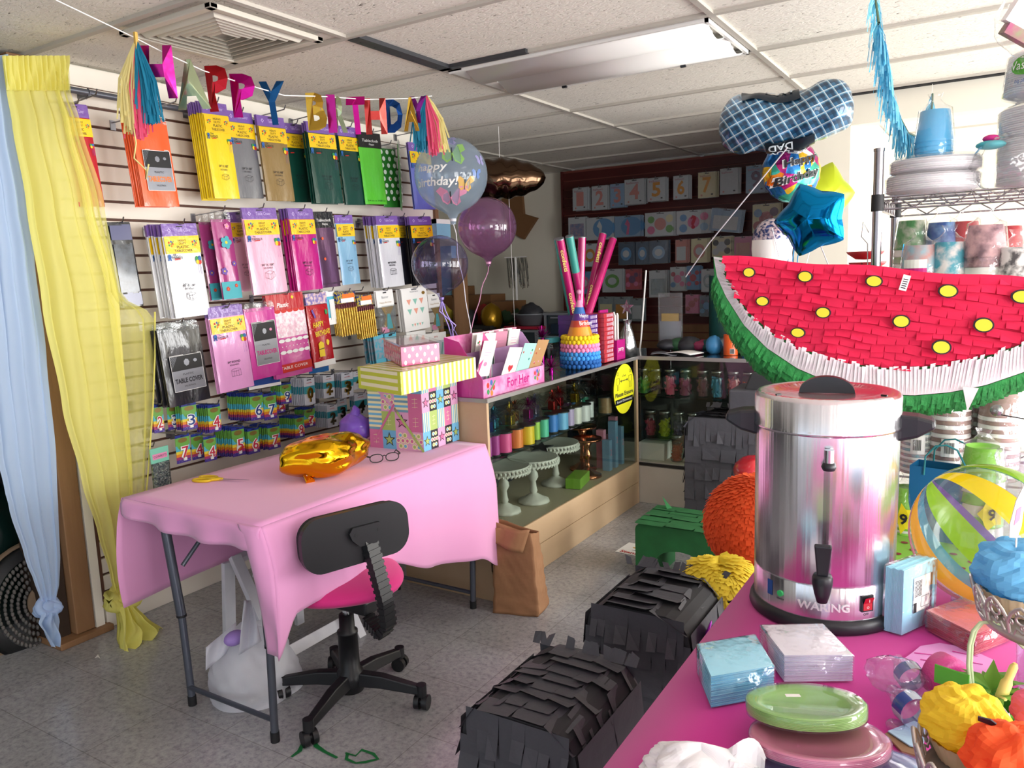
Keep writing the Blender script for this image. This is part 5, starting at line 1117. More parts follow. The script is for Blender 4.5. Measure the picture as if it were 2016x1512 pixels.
def card(x,y,w,h,mt,lean,label,art=None,rz=0,z0=.012):
    c=MB(); c.bx(-w/2,w/2,-.001,.001,0,h,mt); yy=-.0016
    if art=='heart': 
        pts=[(.022*1.0*(math.sin(a)**3),.022*(13*math.cos(a)-5*math.cos(2*a)-2*math.cos(3*a)-math.cos(4*a))/16+h*.5) for a in [k*PI/14 for k in range(28)]]; c.prism(pts,-.002,-.001,'redpaper')
    elif art=='floral':
        for k in range(9): disc(c,U(-.4,.4)*w,h*U(.15,.9),yy,.006,.006,['p_pink','p_red','p_green','p_teal'][k%4],7)
    elif art=='line': 
        for k in range(3): bar(c,-w*.25,h*(.6+.08*k),w*.25,h*(.6+.08*k),.002,yy,'p_pink')
        disc(c,0,h*.35,yy,w*.14,w*.1,'p_pink',10)
    elif art=='dots':
        for k in range(6): disc(c,U(-.35,.35)*w,h*U(.3,.8),yy,.005,.005,['c_red','p_pink','white'][k%3],8)
    o=c.build('greeting_card'); o.matrix_world=tm@T(x,y,z0,-lean,0,rz); return tag(o,label,'greeting card','greeting cards in the pink display')
card(.065,.07,.11,.17,'paperwhite',-.25,'plain white card at the left front of the pink display','line',z0=.09)
card(Lx*.40,.05,.125,.21,'paperwhite',-.3,'white card with a red heart at the front of the display','heart')
card(Lx*.63,.055,.125,.22,'mintpaper',-.32,'mint card with flowers beside the red heart card','floral')
card(Lx*.86,.06,.12,.225,'kraftcard',-.32,'brown kraft card with small faces at the right of the display','dots')
for k in range(9): card(.12+.012*k,.12+.004*k,.09,.19,['paperwhite','mintpaper','c_green','paperwhite','p_pink'][k%5],-.05,'card edge standing in the tight row behind the front cards','line',rz=1.1,z0=.03)
for k,(x,m_,a,lb) in enumerate(((.30,'paperwhite','line','white card with pink script in the back row, left of the rainbow card'),(.40,'babypink','line','pale pink rainbow card in the back row of the display'),(.53,'paperwhite','line','white card with red bands at the back right of the display'),(.22,'paperwhite','floral','white floral card in the back row of the display'))):
    card(x/.6*Lx,.235,.105,.17,m_,-.15,lb,a,z0=.10)
for k in range(8): card(.2+.045*k,.262+.003*k,.1,.20,['paperwhite','babypink'][k%2],-.1,'card top just visible in the last row of the display','line',z0=.075)
# white cap and tinsel beside the display
q=W(1068,722,Z=CT); o=MB().sph((0,0,.055),(.06,.075,.055),'white',20,12).build('white_ball'); o.location=(-2.0,q.y+.02,CT); tag(o,'smooth white rounded cap behind the kraft card','ball')
P('tin_mag','a11586',.2,.9)
for k,(px_,py_,xx) in enumerate(((1085,735,-1.99),(1068,672,-2.2))):
    q=W(px_,py_,X=xx); t=thing('tinsel_weight',['magenta foil tinsel ball on the counter beside the party hats','dark purple tinsel ball behind the greeting cards'][k],'balloon weight',(xx,q.y,CT+.04 if k==0 else CT+.17)); c=MB(); rn=random.Random(k+40)
    for q_ in range(140):
        a=rn.uniform(0,6.28); e=rn.uniform(-.6,1.5); d=Vector((math.cos(a)*math.cos(e),math.sin(a)*math.cos(e),math.sin(e))); R_=rn.uniform(.035,.075) ; s=Vector((-d.y,d.x,.2)).normalized()*.0016
        c.add([d*.005-s,d*.005+s,d*R_+s,d*R_-s],[(0,1,2,3)],'tin_mag')
    c.build('tinsel',t); c=MB(); c.cyl((0,0,-.04 if k==0 else -.17),(0,0,.0),.012,'tin_mag'); c.build('weight',t)
# --- party hats with pompoms, nested ---
hq=W(1125,722,Z=CT); hats=[('p_blue2','1c5fa8','dark blue','lowest'),('sk','3f96dd','bright blue','second from the bottom'),('pk','ee8fbb','pink','third'),('yl','f2d321','yellow','topmost')]
for n,h in dict(hat_pink='e8418f',hat_orange='ef9a2a',hat_purple='5b2b86',hat_red='d24a34').items(): P(n,h,.35,coat=.5)
for i,(m_,hx,nm,pos) in enumerate(hats):
    P('pom_'+m_,hx,.8); z0=.02+.045*i; R_=.098-.003*i; t=thing('party_hat',f'paper party hat with {nm} pompom trim, {pos} in the nested stack','party hat',(-2.0,hq.y+.01,CT+z0-.02),group='nested pompom party hats')
    c=MB(); cols=['hat_orange','hat_orange','hat_red','hat_purple','p_blue','p_pink','hat_pink']; H_=.26; n=7
    for k in range(n):
        r0=R_*.9*(1-k/n); r1=R_*.9*(1-(k+1)/n)+.001; c.lathe([(r0,.02+H_*k/n),(r1,.02+H_*(k+1)/n)],cols[k],seg=28)
    if i==3:
        for a,w_,zf,s_ in ((0,'Happy',.52,.035),(0,'Birthday',.36,.038)):
            r=R_*.9*(1-zf)+.004; c.M=Euler((0,0,PI/2-.45)).to_matrix().to_4x4()@T(0,-r,.02+H_*zf,-.33); c.text(w_,s_*.8,'white',0,0,-.001,w=.085 if zf<.5 else .06); c.M=I4
    c.build('cone',t)
    c=MB()
    for rr in (0,1):
        for k in range(26): a=2*PI*(k+.5*rr)/26; c.sph(((R_+.008)*math.cos(a),(R_+.008)*math.sin(a),.012+.024*rr),.0145,'pom_'+m_,8,6)
    c.build('pompom_trim',t)
    if i==3: c=MB(); c.sph((0,0,.29),.014,'p_pink',10,8); c.build('tip_pompom',t)
# --- confetti cannons ---
P('cannonpink','c2186f',.25,coat=.7,noise=(14,'ad1361',.5)); P('cannonteal','3f9f95',.25,coat=.7,bump=(3,.1)); P('cantext','e8d878',.5)
CN=[((1096,470),(1128,640),'cannonteal','slim teal confetti cannon at the back left',.0,-2.03),((1102,470),(1136,650),'cannonpink','pink confetti cannon with yellow lettering leaning left',1,-1.97),((1121,465),(1152,640),'cannonpink','pink confetti cannon with a teal upper half',2,-1.99),((1146,467),(1141,625),'cannonpink','upright pink confetti cannon in the middle',0,-1.98),((1187,461),(1158,600),'cannonpink','pink confetti cannon leaning right at the back',1,-1.99),((1207,471),(1158,620),'cannonpink','pink confetti cannon leaning furthest right',0,-1.93)]
for a,b2,mt,lb,kind,X in CN:
    A=W(*b2,X=X-.14); B=W(*a,X=X-.12); d=(B-A).normalized(); base=A-d*max(0,(A.z-CT-.002)/d.z); L=(B-base).length; base=Vector((base.x,base.y,CT+.01))
    L=(B-base).length; t=thing('confetti_cannon',lb,'confetti cannon',base); t.rotation_euler=(B-base).to_track_quat('Z','Y').to_euler(); r=.0235 if mt!='cannonteal' else .018
    c=MB(); c.cyl((0,0,0),(0,0,L),r,mt,seg=24); 
    if kind==2: c.cyl((0,0,L*.72),(0,0,L*1.002),r*1.03,'cannonteal',seg=24)
    c.build('tube',t); c=MB(); c.lathe([(r*1.02,L-.004),(r*1.04,L+.002),(r*.9,L+.003),(0,L+.0005)],'silverlab',seg=24); c.build('cap',t)
    if kind==1:
        # lettering wraps the side facing the aisle
        Q=t.rotation_euler.to_matrix().to_4x4(); dirv=Q.inverted()@Vector((.5,-.85,.1)); ang=math.atan2(dirv.y,dirv.x)+PI/2
        c=MB()
        for zf in (.84,.5): c.M=Euler((0,0,ang)).to_matrix().to_4x4()@T(0,-r-.001,L*zf); c.text('confetti',.022,'cantext',0,0,0,w=.13,rot=-PI/2,bold=.02); c.M=I4
        c.build('lettering',t)
# --- stacked slim boxes ---
P('boxpurple','4c2a7c',.35,coat=.4); P('boxred','b5333d',.35,coat=.4); P('boxprint','d9c8dc',.4)
pq=W(1168,716,Z=CT); rq=W(1196,708,Z=CT)
for i in range(11):
    for s,(mt,x,y,nm) in enumerate((('boxpurple',-2.06,4.05,'purple'),('boxred',-2.03,4.2,'red'))):
        c=MB(); hh=.0262; w_=.13; c.box((0,0,hh/2),(.19,w_,hh-.001),mt); c.bx(.0952,.0958,-w_*.2,w_*.42,.004,hh-.005,'boxprint')
        for k in range(6): c.bx(.0955,.0965,-w_*.18+k*.012,-w_*.18+k*.012+.006,.003,hh-.004,mt)
        o=c.build('candy_box'); o.location=(x+U(-.003,.003),y+U(-.002,.002),CT+.002+i*hh); o.rotation_euler=(0,0,U(-.02,.02))
        tag(o,f'slim {nm} box in the tall {nm} stack behind the party hats' ,'box',f'stacked {nm} boxes on the counter')
t=thing('candle_box','fuchsia display box of tall white wands at the counter corner','display box',(-1.985,4.35,CT),PI/2)
P('fuchsia','b41579',.4,coat=.4); c=MB(); c.bx(-.06,.06,-.06,.06,0,.12,'fuchsia'); c.bx(-.06,.06,.05,.06,.12,.30,'fuchsia'); c.text('party',.03,'white',0,.06,-.0606); c.build('box',t,bevel=.002)
for k in range(8): c=MB(); x=-.046+.013*k; c.bx(x-.005,x+.005,-.03+.01*(k%3),-.024+.01*(k%3),.02,.27+.008*(k%3),'paperwhite'); c.build('wand',t)
# --- mason jars in the back counter ---
FILM('jarglass','e9efec',1.0,.04,ior=1.35); P('zinc','9b9d9c',.3,.9,bump=(20,.2))
JH=.165
def jar(px_,pyb,z,col,label,y=KY0+.12,fill=.75,r=.041,s=1):
    p=W(px_,pyb,Y=y); P('can_'+col,col,.5,coat=.2); t=thing('glass_jar',label,'jar',(p.x,y,z+.001),group='candy jars in the back counter')
    c=MB(); h=JH*s; c.lathe([(0,.004),(r*.9,.002),(r,.012),(r,h*.70),(r*.9,h*.80),(r*.78,h*.86),(r*.78,h*.93)],'jarglass',seg=24); c.build('glass',t)
    c=MB(); c.lathe([(r*.8,h*.88),(r*.84,h*.88),(r*.84,h*.985),(r*.8,h),(0,h)],'zinc',seg=24); c.build('lid',t)
    c=MB(); rn=random.Random(int(px_)); n=34
    for k in range(n):
        a=rn.uniform(0,6.28); rr=r*.78*math.sqrt(rn.uniform(.35,1)); zz=rn.uniform(.014,h*fill*.86); c.M=T(rr*math.cos(a),rr*math.sin(a),zz,rn.uniform(0,3),rn.uniform(0,3),rn.uniform(0,3)); c.sph((0,0,0),(.016,.008,.006),'can_'+col,8,5)
    c.M=I4; c.cyl((0,0,.006),(0,0,h*fill*.8),r*.66,'can_'+col,seg=14); c.build('sweets',t)
J1=[(1268,'4aa03a','green filled jar at the left end of the top shelf',.7),(1293,'6b4a4a','jar with dark pinkish sweets next to the green one',.5),(1320,'ef5a85','jar of bright pink sweets on the top shelf',.85),(1350,'b04a78','jar of plum pink sweets',.8),(1384,'8b4a5c','jar of dusty maroon sweets',.85),(1412,'3fa3d0','jar of sky blue sweets',.9),(1444,'dd6a6c','jar of salmon pink sweets',.85),(1474,'ea5a26','jar of orange sweets on the top shelf',.7),(1504,'7fa08c','half hidden pale jar behind the steel urn handle',.2)]
for x,h,lb,f in J1: jar(x,783,SH,h,lb,fill=f)
for x,h,lb,f in [(1281,'b52a4f','jar of red and purple sweets on the middle shelf',.75),(1309,'c7cf1f','jar of neon yellow sweets',.8),(1336,'4a3c66','jar of dark violet sweets',.7),(1364,'c9c6ba','jar of cream white sweets',.9),(1396,'6fae5a','jar with green sweets beside the cream jar',.5),(1422,'66806a','jar half hidden by the black pinata',.5)]: jar(x,855,SH2,h,lb,fill=f)
for x,h,lb,f in [(1333,'cf4f2c','jar of orange red sweets on the bottom deck',.8),(1364,'4f8db8','jar of blue sweets on the bottom deck',.85)]: jar(x,921,.271,h,lb,y=KY0+.08,fill=f)
c=MB(); c.box((0,0,.055),(.17,.14,.11),'paperwhite'); q=W(1290,916,Y=KY0+.1); o=c.build('white_box',bevel=.002); o.location=(q.x-.005,KY0+.12,.271); tag(o,'plain white box at the bottom left of the back counter','box')
# --- on top of the back counter ---
P('orangecan','d95a1d',.4); P('clutterblue','3a7fb0',.5); P('tealdark','0e4a48',.5); P('clutter','3a3b42',.6,noise=(9,'1c1d22',.5)); P('cluttergreen','2f5c3c',.6); P('clutterpink','8c2f52',.6)
q=W(1446,696,Z=CT); t=thing('canister','orange canister with a barcode on the back counter','canister',(q.x,4.72,CT+.001)); c=MB(); c.cyl((0,0,0),(0,0,.125),.042,'orangecan',seg=28); c.build('body',t); c=MB(); 
for k in range(7): c.bx(.01+.0035*k,.012+.0035*k,-.0435,-.0425,.012,.04,'ink')
c.bx(.008,.036,-.0428,-.042,.01,.042,'white'); c.build('barcode_label',t)
c=MB(); c.grid(lambda u,v:((u-.5)*.2,(v-.5)*.14,.004+.012*math.sin(u*3)),8,4,'paperwhite'); q=W(1365,692,Z=CT); o=c.build('paper_sheet',solid=.004); o.location=(q.x,4.68,CT+.004); o.rotation_euler=(0,0,-.3); tag(o,'white sheet of paper on the back counter top','paper')
c=MB(); c.grid(lambda u,v:((u-.5)*.16,(v-.5)*.12,.004+.008*math.sin(u*5)),8,4,'silverlab'); q=W(1320,694,Z=CT); o=c.build('paper_sheet',solid=.004); o.location=(q.x,4.66,CT+.002); o.rotation_euler=(0,0,.3); tag(o,'grey paper stack left of the white sheet','paper')
c=MB(); c.sph((0,0,.05),(.05,.05,.06),'clutterblue',16,10,crinkle(2,.2)); q=W(1424,690,Z=CT); o=c.build('blue_bag'); o.location=(q.x,4.76,CT+.005); tag(o,'crumpled blue plastic bag leaning by the orange canister','bag')
c=MB(); c.cyl((0,0,0),(0,0,1.05),.09,'tealdark',seg=24); o=c.build('teal_bin'); q=W(1422,600,Y=5.4); o.location=(q.x,5.4,.36); o2=MB().box((0,0,.18),(.4,.4,.36),'clutter').build('floor_crate'); o2.location=(q.x,5.4,0); tag(o,'dark teal upright roll standing behind the orange canister','roll'); tag(o2,'dark low crate under the teal roll','crate')
# silver foil bags, star balloon stick, green wrapped items
P('foilsilver','b9bcc0',.16,.9,bump=(14,.6)); 
q=W(1252,690,Z=CT); t=thing('foil_bag','silver foil gift bag at the corner of the two counters','bag',(-2.0,4.62,CT)); c=MB(); c.lathe([(0,0),(.06,0),(.055,.06),(.04,.14),(.02,.19),(.03,.22)],'foilsilver',seg=20,rfn=lambda a,i,r,z:(r*(1+.12*math.sin(5*a+i)),z)); c.build('bag',t)
c=MB(); c.prism(star(0,.30,.05),-.006,.006,'foilsilver'); c.cyl((0,0,.2),(0,0,.3),.003,'chrome'); c.build('star_topper',t)
c=MB(); 
A=W(1272,532,Y=4.9);B=W(1262,668,Y=4.9); c.tube([(A.x,A.y,A.z),(B.x,B.y,B.z),(B.x-.01,B.y,CT)],.006,'white',8); o=c.build('display_stick'); tag(o,'thin white balloon stick standing on the back counter','stick')
rn=random.Random(9)
for k in range(11):
    x=-1.82+.075*k; m_=['clutter','cluttergreen','clutter','clutterpink','tealdark','silverlab','clutter','clutterblue','clutter','cluttergreen','clutter'][k]
    c=MB(); c.sph((0,0,.03),(.07,.08,.035+.01*(k%3)),m_,14,8,crinkle(k+20,.25)); o=c.build('wrapped_bundle'); o.location=(x,4.86+.02*(k%2),CT+.01); o.rotation_euler=(0,0,k)
    tag(o,'dark wrapped party bundle in the heap at the rear of the back counter' if m_ in('clutter',) else f'crumpled party bundle in {dict(cluttergreen="dark green",clutterpink="deep pink",tealdark="dark teal",silverlab="grey",clutterblue="blue")[m_]} in the heap on the back counter','bundle','heap of bundles on the back counter')
# --- clear bag with silver in front of the back wall
t=thing('clear_bag','clear bag with gold and silver foil hanging over the back counter','bag',(W(1320,640,Y=5.0).x,5.0,W(1320,678,Y=5.0).z)); h=W(1320,578,Y=5.0).z-W(1320,680,Y=5.0).z
c=MB(); c.bx(-.085,.085,-.01,.01,0,h,'film'); c.build('bag',t,bevel=.006); c=MB(); c.bx(-.075,.075,-.006,.006,.01,h*.45,'silverlab'); c.bx(-.06,.06,-.008,.004,h*.45,h*.6,'goldfoil'); c.build('foil_contents',t)
c=MB(); c.tube([(0,0,0),(0,0,-.2)],.003,'chrome'); c.cyl((0,0,-(t.location.z-CT)),(0,0,0),.004,'chrome'); c.build('stand',t)
# teal glass jar with lid behind the hats
t=thing('glass_jar','clear jar with a mint lid behind the party hats','jar',(-2.2,3.95,CT)); c=MB(); c.lathe([(0,.002),(.06,.002),(.062,.13),(.058,.14)],'jarglass',seg=28); c.build('glass',t); c=MB(); c.cyl((0,0,.14),(0,0,.165),.062,'p_teal',seg=28); c.build('lid',t)
# ================= PINATAS =================
P('crepeblack','484950',.6,bump=(20,.3)); P('crepeblack2','2c2d31',.75); P('crepeorange','e8561f',.8,transl=.15); P('crepeyellow','eed53c',.8,transl=.15); P('crepegreen','1d6a35',.8,noise=(10,'165428',.5)); P('crepegreen2','2d9a48',.7,noise=(30,'1d6e34',.5),bump=(50,.5))
P('creperered','ea1a50',.75,noise=(16,'d21245',.5),transl=.12); P('crepewhite','f6f2f4',.8,transl=.2,noise=(30,'ecdfe6',.3)); P('purplefoil','b521c9',.25,.6,bump=(14,.7))
def strip_row(c,pts,dirs,outs,L,w,mat,rn,lift=.012,cut=.5,curl=.5):
    """row of hanging crepe tabs along a polyline; dirs = hang direction, outs = outward normal per point"""
    n=len(pts)
    tot=[0]
    for a,b in zip(pts,pts[1:]): tot.append(tot[-1]+(b-a).length)
    s=0
    while s<tot[-1]-w*.3:
        ww=w*rn.uniform(.7,1.4); e=min(s+ww,tot[-1])
        def at(q):
            for i in range(n-1):
                if q<=tot[i+1]+1e-9: k=(q-tot[i])/max(1e-9,tot[i+1]-tot[i]); return pts[i].lerp(pts[i+1],k),dirs[i].lerp(dirs[i+1],k),outs[i].lerp(outs[i+1],k)
            return pts[-1],dirs[-1],outs[-1]
        (p0,d0,o0),(p1,d1,o1)=at(s),at(e); g=(p1-p0)*.04
        LL=L*rn.uniform(.85,1.15); up=cut; lf=lift*rn.uniform(.3,1.0); cu=curl*lift*rn.uniform(-.6,1.6)
        vs=[p0,p1,p0+d0*LL*up+o0*lf*.5,p1+d1*LL*up+o1*lf*.5,p0+g+d0*LL+o0*(lf+cu),p1-g+d1*LL+o1*(lf+cu*rn.uniform(.2,1.2))]
        c.add(vs,[(0,2,3,1),(2,4,5,3)],mat); s=e
def blackpinata(label,x0,x1,y0,y1,h,seed,big=True):
    rn=random.Random(seed); t=thing('pinata',label,'pinata',((x0+x1)/2,(y0+y1)/2,0)); a,b=(x1-x0)/2,(y1-y0)/2; r=.075
    # core: box with rounded upper edges along its length
    c=MB(); prof=[(-a,0),(-a,h-r)]+[(-a+r-r*math.cos(k*PI/8),h-r+r*math.sin(k*PI/8)) for k in range(1,5)]+[(a-r+r*math.sin(k*PI/8),h-r+r*math.cos(k*PI/8)) for k in range(0,5)]+[(a,0)]
    c.prism(prof,-b,b,'crepeblack2'); core=c.build('core',t,bevel=.006)
    c=MB(); Z_=Vector((0,0,1)); mt='crepeblack'
    rows=6; sp=(h-.02)/rows
    for k in range(rows):
        z=h-.015-k*sp; zz=min(z,h-r*.5); zf=h-.003-k*sp
        loopP=[Vector((-a-.004,-b-.004,zz)),Vector((a+.004,-b-.004,zz)),Vector((a+.004,b+.004,zz)),Vector((-a-.004,b+.004,zz)),Vector((-a-.004,-b-.004,zz))]
        outs_=[Vector((0,-1,0)),Vector((1,0,0)),Vector((0,1,0)),Vector((-1,0,0))]
        for i in range(4):
            P0,P1=loopP[i].copy(),loopP[i+1].copy(); m_=5
            if i in (0,2): P0.z=P1.z=zf; s_=1 if i==0 else -1; P0.x+=s_*(.02 if k==0 else 0); P1.x-=s_*(.02 if k==0 else 0)
            pts=[P0.lerp(P1,q/m_) for q in range(m_+1)]
            strip_row(c,pts,[Vector((0,0,-1))]*(m_+1),[outs_[i]]*(m_+1),sp*1.35,rn.choice([.03,.05,.075]),mt,rn,lift=.014,curl=.9)
    c.build('fringe',t)
    c=MB()
    for k in range(8):
        y=-b-.005+k*(2*b-.02)/7.5; L=(2*b)/7*1.35
        pts=[]; ds=[]; os_=[]
        for q in range(13):
            u=-1+2*q/12; x=u*a; zz=h+.004 if abs(x)<a-r else h-r+math.sqrt(max(0,r*r-(abs(x)-(a-r))**2))+.004
            nx=0 if abs(x)<a-r else (abs(x)-(a-r))/r*(1 if x>0 else -1); pts.append(Vector((x,y+.9*L,zz))); ds.append(Vector((0,-1,-.05))); os_.append(Vector((nx*.7,0,1)).normalized())
        strip_row(c,pts,ds,os_,L*1.0,rn.choice([.09,.14,.06]),mt,rn,lift=.011,curl=.8)
    for q in range(16):
        x=rn.uniform(-a,a); e=rn.uniform(-.02,.02); c.add([(x-.011,b*.97,h),(x+.011,b*.97,h),(x+.012+e,b+.012,h+rn.uniform(.02,.035)),(x-.010+e,b+.014,h+rn.uniform(.02,.035))],[(0,1,2,3)],mt)
    c.build('top_fringe',t)
    c=MB()
    for k in range(22):
        y=rn.uniform(-b,b); z=rn.uniform(.1,h-.05); s=rn.choice((-1,1)); p=Vector((s*(a+.005),y,z)); w=rn.uniform(.012,.03)
        c.add([p,p+Vector((0,w,0)),p+Vector((s*rn.uniform(.01,.04),w*1.2,rn.uniform(-.05,-.01))),p+Vector((s*rn.uniform(.02,.045),0,rn.uniform(-.06,-.02)))],[(0,1,2,3)],mt)
    o=c.build('loose_scraps',t); o['kind']='stuff'; return t
blackpinata('nearest black crepe paper pinata block beside the magenta table',-1.05,-.74,1.40,1.75,.47,1)
t=blackpinata('black crepe pinata block with a purple foil patch, middle of the three',-1.04,-.71,2.06,2.40,.47,2)
c=MB(); c.M=T(.178,-.08,.36,.25,0,PI/2+.2); c.sph((0,0,0),(.045,.008,.085),'purplefoil',16,10); c.build('foil_patch',t,label='purple foil petal')
blackpinata('black crepe pinata block standing against the back counter',-1.44,-1.04,4.12,4.44,.66,3)
c=MB(); c.box((0,0,.08),(.3,.28,.16),'crepeblack'); c.box((0.02,0,.20),(.2,.2,.09),'crepeblack2',taper=.7); o=c.build('pinata',bevel=.01); o.location=(-1.05,4.25,.661); tag(o,'smaller black crepe block stacked on the pinata by the back counter','pinata')
# round fringed pinatas
def fringeball(t,R,rz,mat,rn,n=1500,L=.035,name='fringe',sq=None,w0=.012):
    c=MB(); c.sph((0,0,0),(R,R,R*rz),mat,36,20,sq); c.build('core',t)
    c=MB(); ga=PI*(3-5**.5)
    for k in range(n):
        z=1-2*(k+.5)/n; r=math.sqrt(1-z*z); a=k*ga; d=Vector((r*math.cos(a),r*math.sin(a),z)); kk=1
        if sq: kk=sq(math.atan2(d.y,d.x),math.asin(max(-1,min(1,d.z))))
        p=Vector((d.x*R,d.y*R,d.z*R*rz))*kk; s=Vector((-d.y,d.x,0)); s=s.normalized() if s.length>1e-3 else Vector((1,0,0)); dn=d.cross(s); 
        if dn.z>0: dn=-dn
        q=L*rn.uniform(.6,1.2); w=w0*rn.uniform(.6,1.3); e=p+d*q*rn.uniform(.15,.45)+dn*q+s*rn.uniform(-.006,.006)
        c.add([p-s*w,p+s*w,e+s*w*.7,e-s*w*.9],[(0,1,2,3)],mat)
    return c.build(name,t)
q=W(1484,1030,D=3.0); t=thing('pinata','large round orange fringed pinata behind the steel urn','pinata',(q.x,q.y,q.z)); 
fringeball(t,.185,1.0,'crepeorange',random.Random(4),2400,.022,w0=.009)
c=MB(); c.cyl((0,0,-q.z+.0),(0,0,-.17),.14,'cardbox' if 'cardbox' in MATS else P('cardbox','9b7450',.8),seg=24); tb=c.build('drum'); tb.location=q; tag(tb,'cardboard drum holding up the orange pinata','drum')
q=W(1415,1160,D=2.62); t=thing('pinata','yellow fringed pinata with a wire loop beside the magenta table','pinata',q,YAW); fringeball(t,.125,.85,'crepeyellow',random.Random(5),1300,.026,sq=lambda a,b:1+.12*math.cos(2*a),w0=.010)
c=MB(); c.tube([(.05,-.12,.03),(.02,-.15,.03),(-.01,-.15,.02),(-.005,-.13,.015)],.003,'black',6); c.build('wire_loop',t)
c=MB(); c.cyl((0,0,0),(0,0,q.z-.10),.11,'cardbox',seg=24); o=c.build('drum'); o.location=(q.x,q.y,0); tag(o,'cardboard drum under the yellow pinata','drum')
# green crepe arch
t=thing('pinata','dark green crepe arch shaped pinata on the floor in the aisle','pinata',(-1.2,3.48,0)); c=MB()
pf=[(-.22,0),(-.22,.25)]+[(-.22+.03-.03*math.cos(k*PI/8),.25+.03*math.sin(k*PI/8)) for k in range(1,5)]+[(.22,.28),(.22,0),(.14,0)]+[(.14-.02*0+.0,.12)]+[(.0+.12*math.cos(k*PI/8),.10+.07*math.sin(k*PI/8)) for k in range(0,8)]+[(-.13,.1),(-.13,0)]
c.prism(pf,-.14,.16,'crepegreen'); c.build('body',t,bevel=.006); c=MB(); rn=random.Random(6)
for k in range(5):
    y=-.14+.06*k; pts=[Vector((-.22+.44*q/8,y+.055,.287)) for q in range(9)]; strip_row(c,pts,[Vector((0,-1,-.05))]*9,[Vector((0,0,1))]*9,.07,.12,'crepegreen',rn,lift=.006)
c.add([(-.15,.1,.29),(-.13,.12,.29),(-.19,.14,.34)],[(0,1,2)],'crepegreen'); c.build('fringe',t)
c=MB(); c.sph((0,0,0),(.09,.12,.07),'c_red',20,12,crinkle(5,.1)); q=W(1480,925,Y=3.9); o=c.build('red_bundle'); o.location=q; tag(o,'red crepe bundle between the black and orange pinatas','bundle'); c=MB(); c.cyl((0,0,0),(0,0,q.z-.06),.08,'crepeblack',seg=20); o=c.build('black_stand'); o.location=(q.x,q.y,0); tag(o,'black crepe post carrying the red bundle','post')
# ================= WATERMELON =================
WD=2.02; A=W(1405,505,D=WD); O_=Vector((0,0,CZ)); rr_=(W(1800,640,D=1)-O_).normalized(); ra,rb=W(1405,505,D=1)-O_,W(2016,551,D=1)-O_; B=O_+rb*(WD*(ra.dot(rr_))/(rb.dot(rr_)))
# local frame: X along the slice's top edge, Y away, Z up the face
xd=(B-A).normalized(); yd=Vector((0,0,1)).cross(xd).normalized(); zd=xd.cross(yd).normalized()
mw=Matrix.Identity(4)
for i in range(3): mw[i][0]=xd[i];mw[i][1]=yd[i];mw[i][2]=zd[i];mw[i][3]=A[i]
def wl(px,py):
    """photo point on the face plane -> local x,z"""
    d=W(px,py,D=1)-Vector((0,0,CZ)); k=(A-Vector((0,0,CZ))).dot(yd)/d.dot(yd); p=Vector((0,0,CZ))+d*k-A; return p.dot(xd),p.dot(zd)
t=bpy.data.objects.new('watermelon_pinata',None); C.objects.link(t); t.matrix_world=mw; tag(t,'huge watermelon slice pinata with red face and yellow seeds','pinata')
rim=[(1405,505),(1412,545),(1430,585),(1465,640),(1510,685),(1570,725),(1640,755),(1720,775),(1800,778),(1870,772),(1940,758),(2016,732),(2080,700),(2140,655),(2185,600),(2200,565)]
inner=[(1421,507),(1434,550),(1450,580),(1478,618),(1520,655),(1580,687),(1650,710),(1720,722),(1800,724),(1880,715),(1950,698),(2016,675),(2070,650),(2120,615),(2160,580),(2180,562)]
bot=[(1405,507),(1408,580),(1420,625),(1450,675),(1490,725),(1560,765),(1640,790),(1720,803),(1800,808),(1860,806),(1930,790),(2016,758),(2080,722),(2140,676),(2190,620),(2205,568)]
RI=[wl(*p) for p in rim]; IN=[wl(*p) for p in inner]; BO=0
TH=.15
def wl2(px,py,off):
    O=Vector((0,0,CZ)); d=W(px,py,D=1)-O; k=((A-O).dot(yd)+off)/d.dot(yd); p=O+d*k-A; return p.dot(xd),p.dot(zd)
BO=[wl2(*p,TH*.62) for p in bot]
c=MB(); c.prism(RI,.0,.008,'crepegreen2'); c.prism(BO,TH*.62-.002,TH*.62,'crepegreen2'); c.build('body',t)
# red face with tabs
def polyat(P_,x):
    for a,b in zip(P_,P_[1:]):
        if a[0]<=x<=b[0]: return lerp(a[1],b[1],(x-a[0])/max(1e-6,b[0]-a[0]))
    return 0
xm0,xm1=IN[0][0],IN[-1][0]
c=MB(); c.prism(IN,-.004,-.001,'creperered'); rn=random.Random(12); rows=12; zmin=min(z for x,z in IN)
for k in range(rows-1,-1,-1):
    z=.0+zmin*k/rows+.004; xs=[x for x,_ in [(xm0+(xm1-xm0)*q/160,0) for q in range(161)] if polyat(IN,x)<z-.012]
    if len(xs)<3: continue
    a,b=xs[0],xs[-1]; pts=[Vector((lerp(a,b,q/20),-.005-.0008*(rows-k),z+.004*math.sin(q*.9+k))) for q in range(21)]
    strip_row(c,pts,[Vector((0,0,-1))]*21,[Vector((0,-1,0))]*21,-zmin/rows*1.08,.030,'creperered',rn,lift=.007,curl=.9,cut=.35)
c.build('red_face',t)
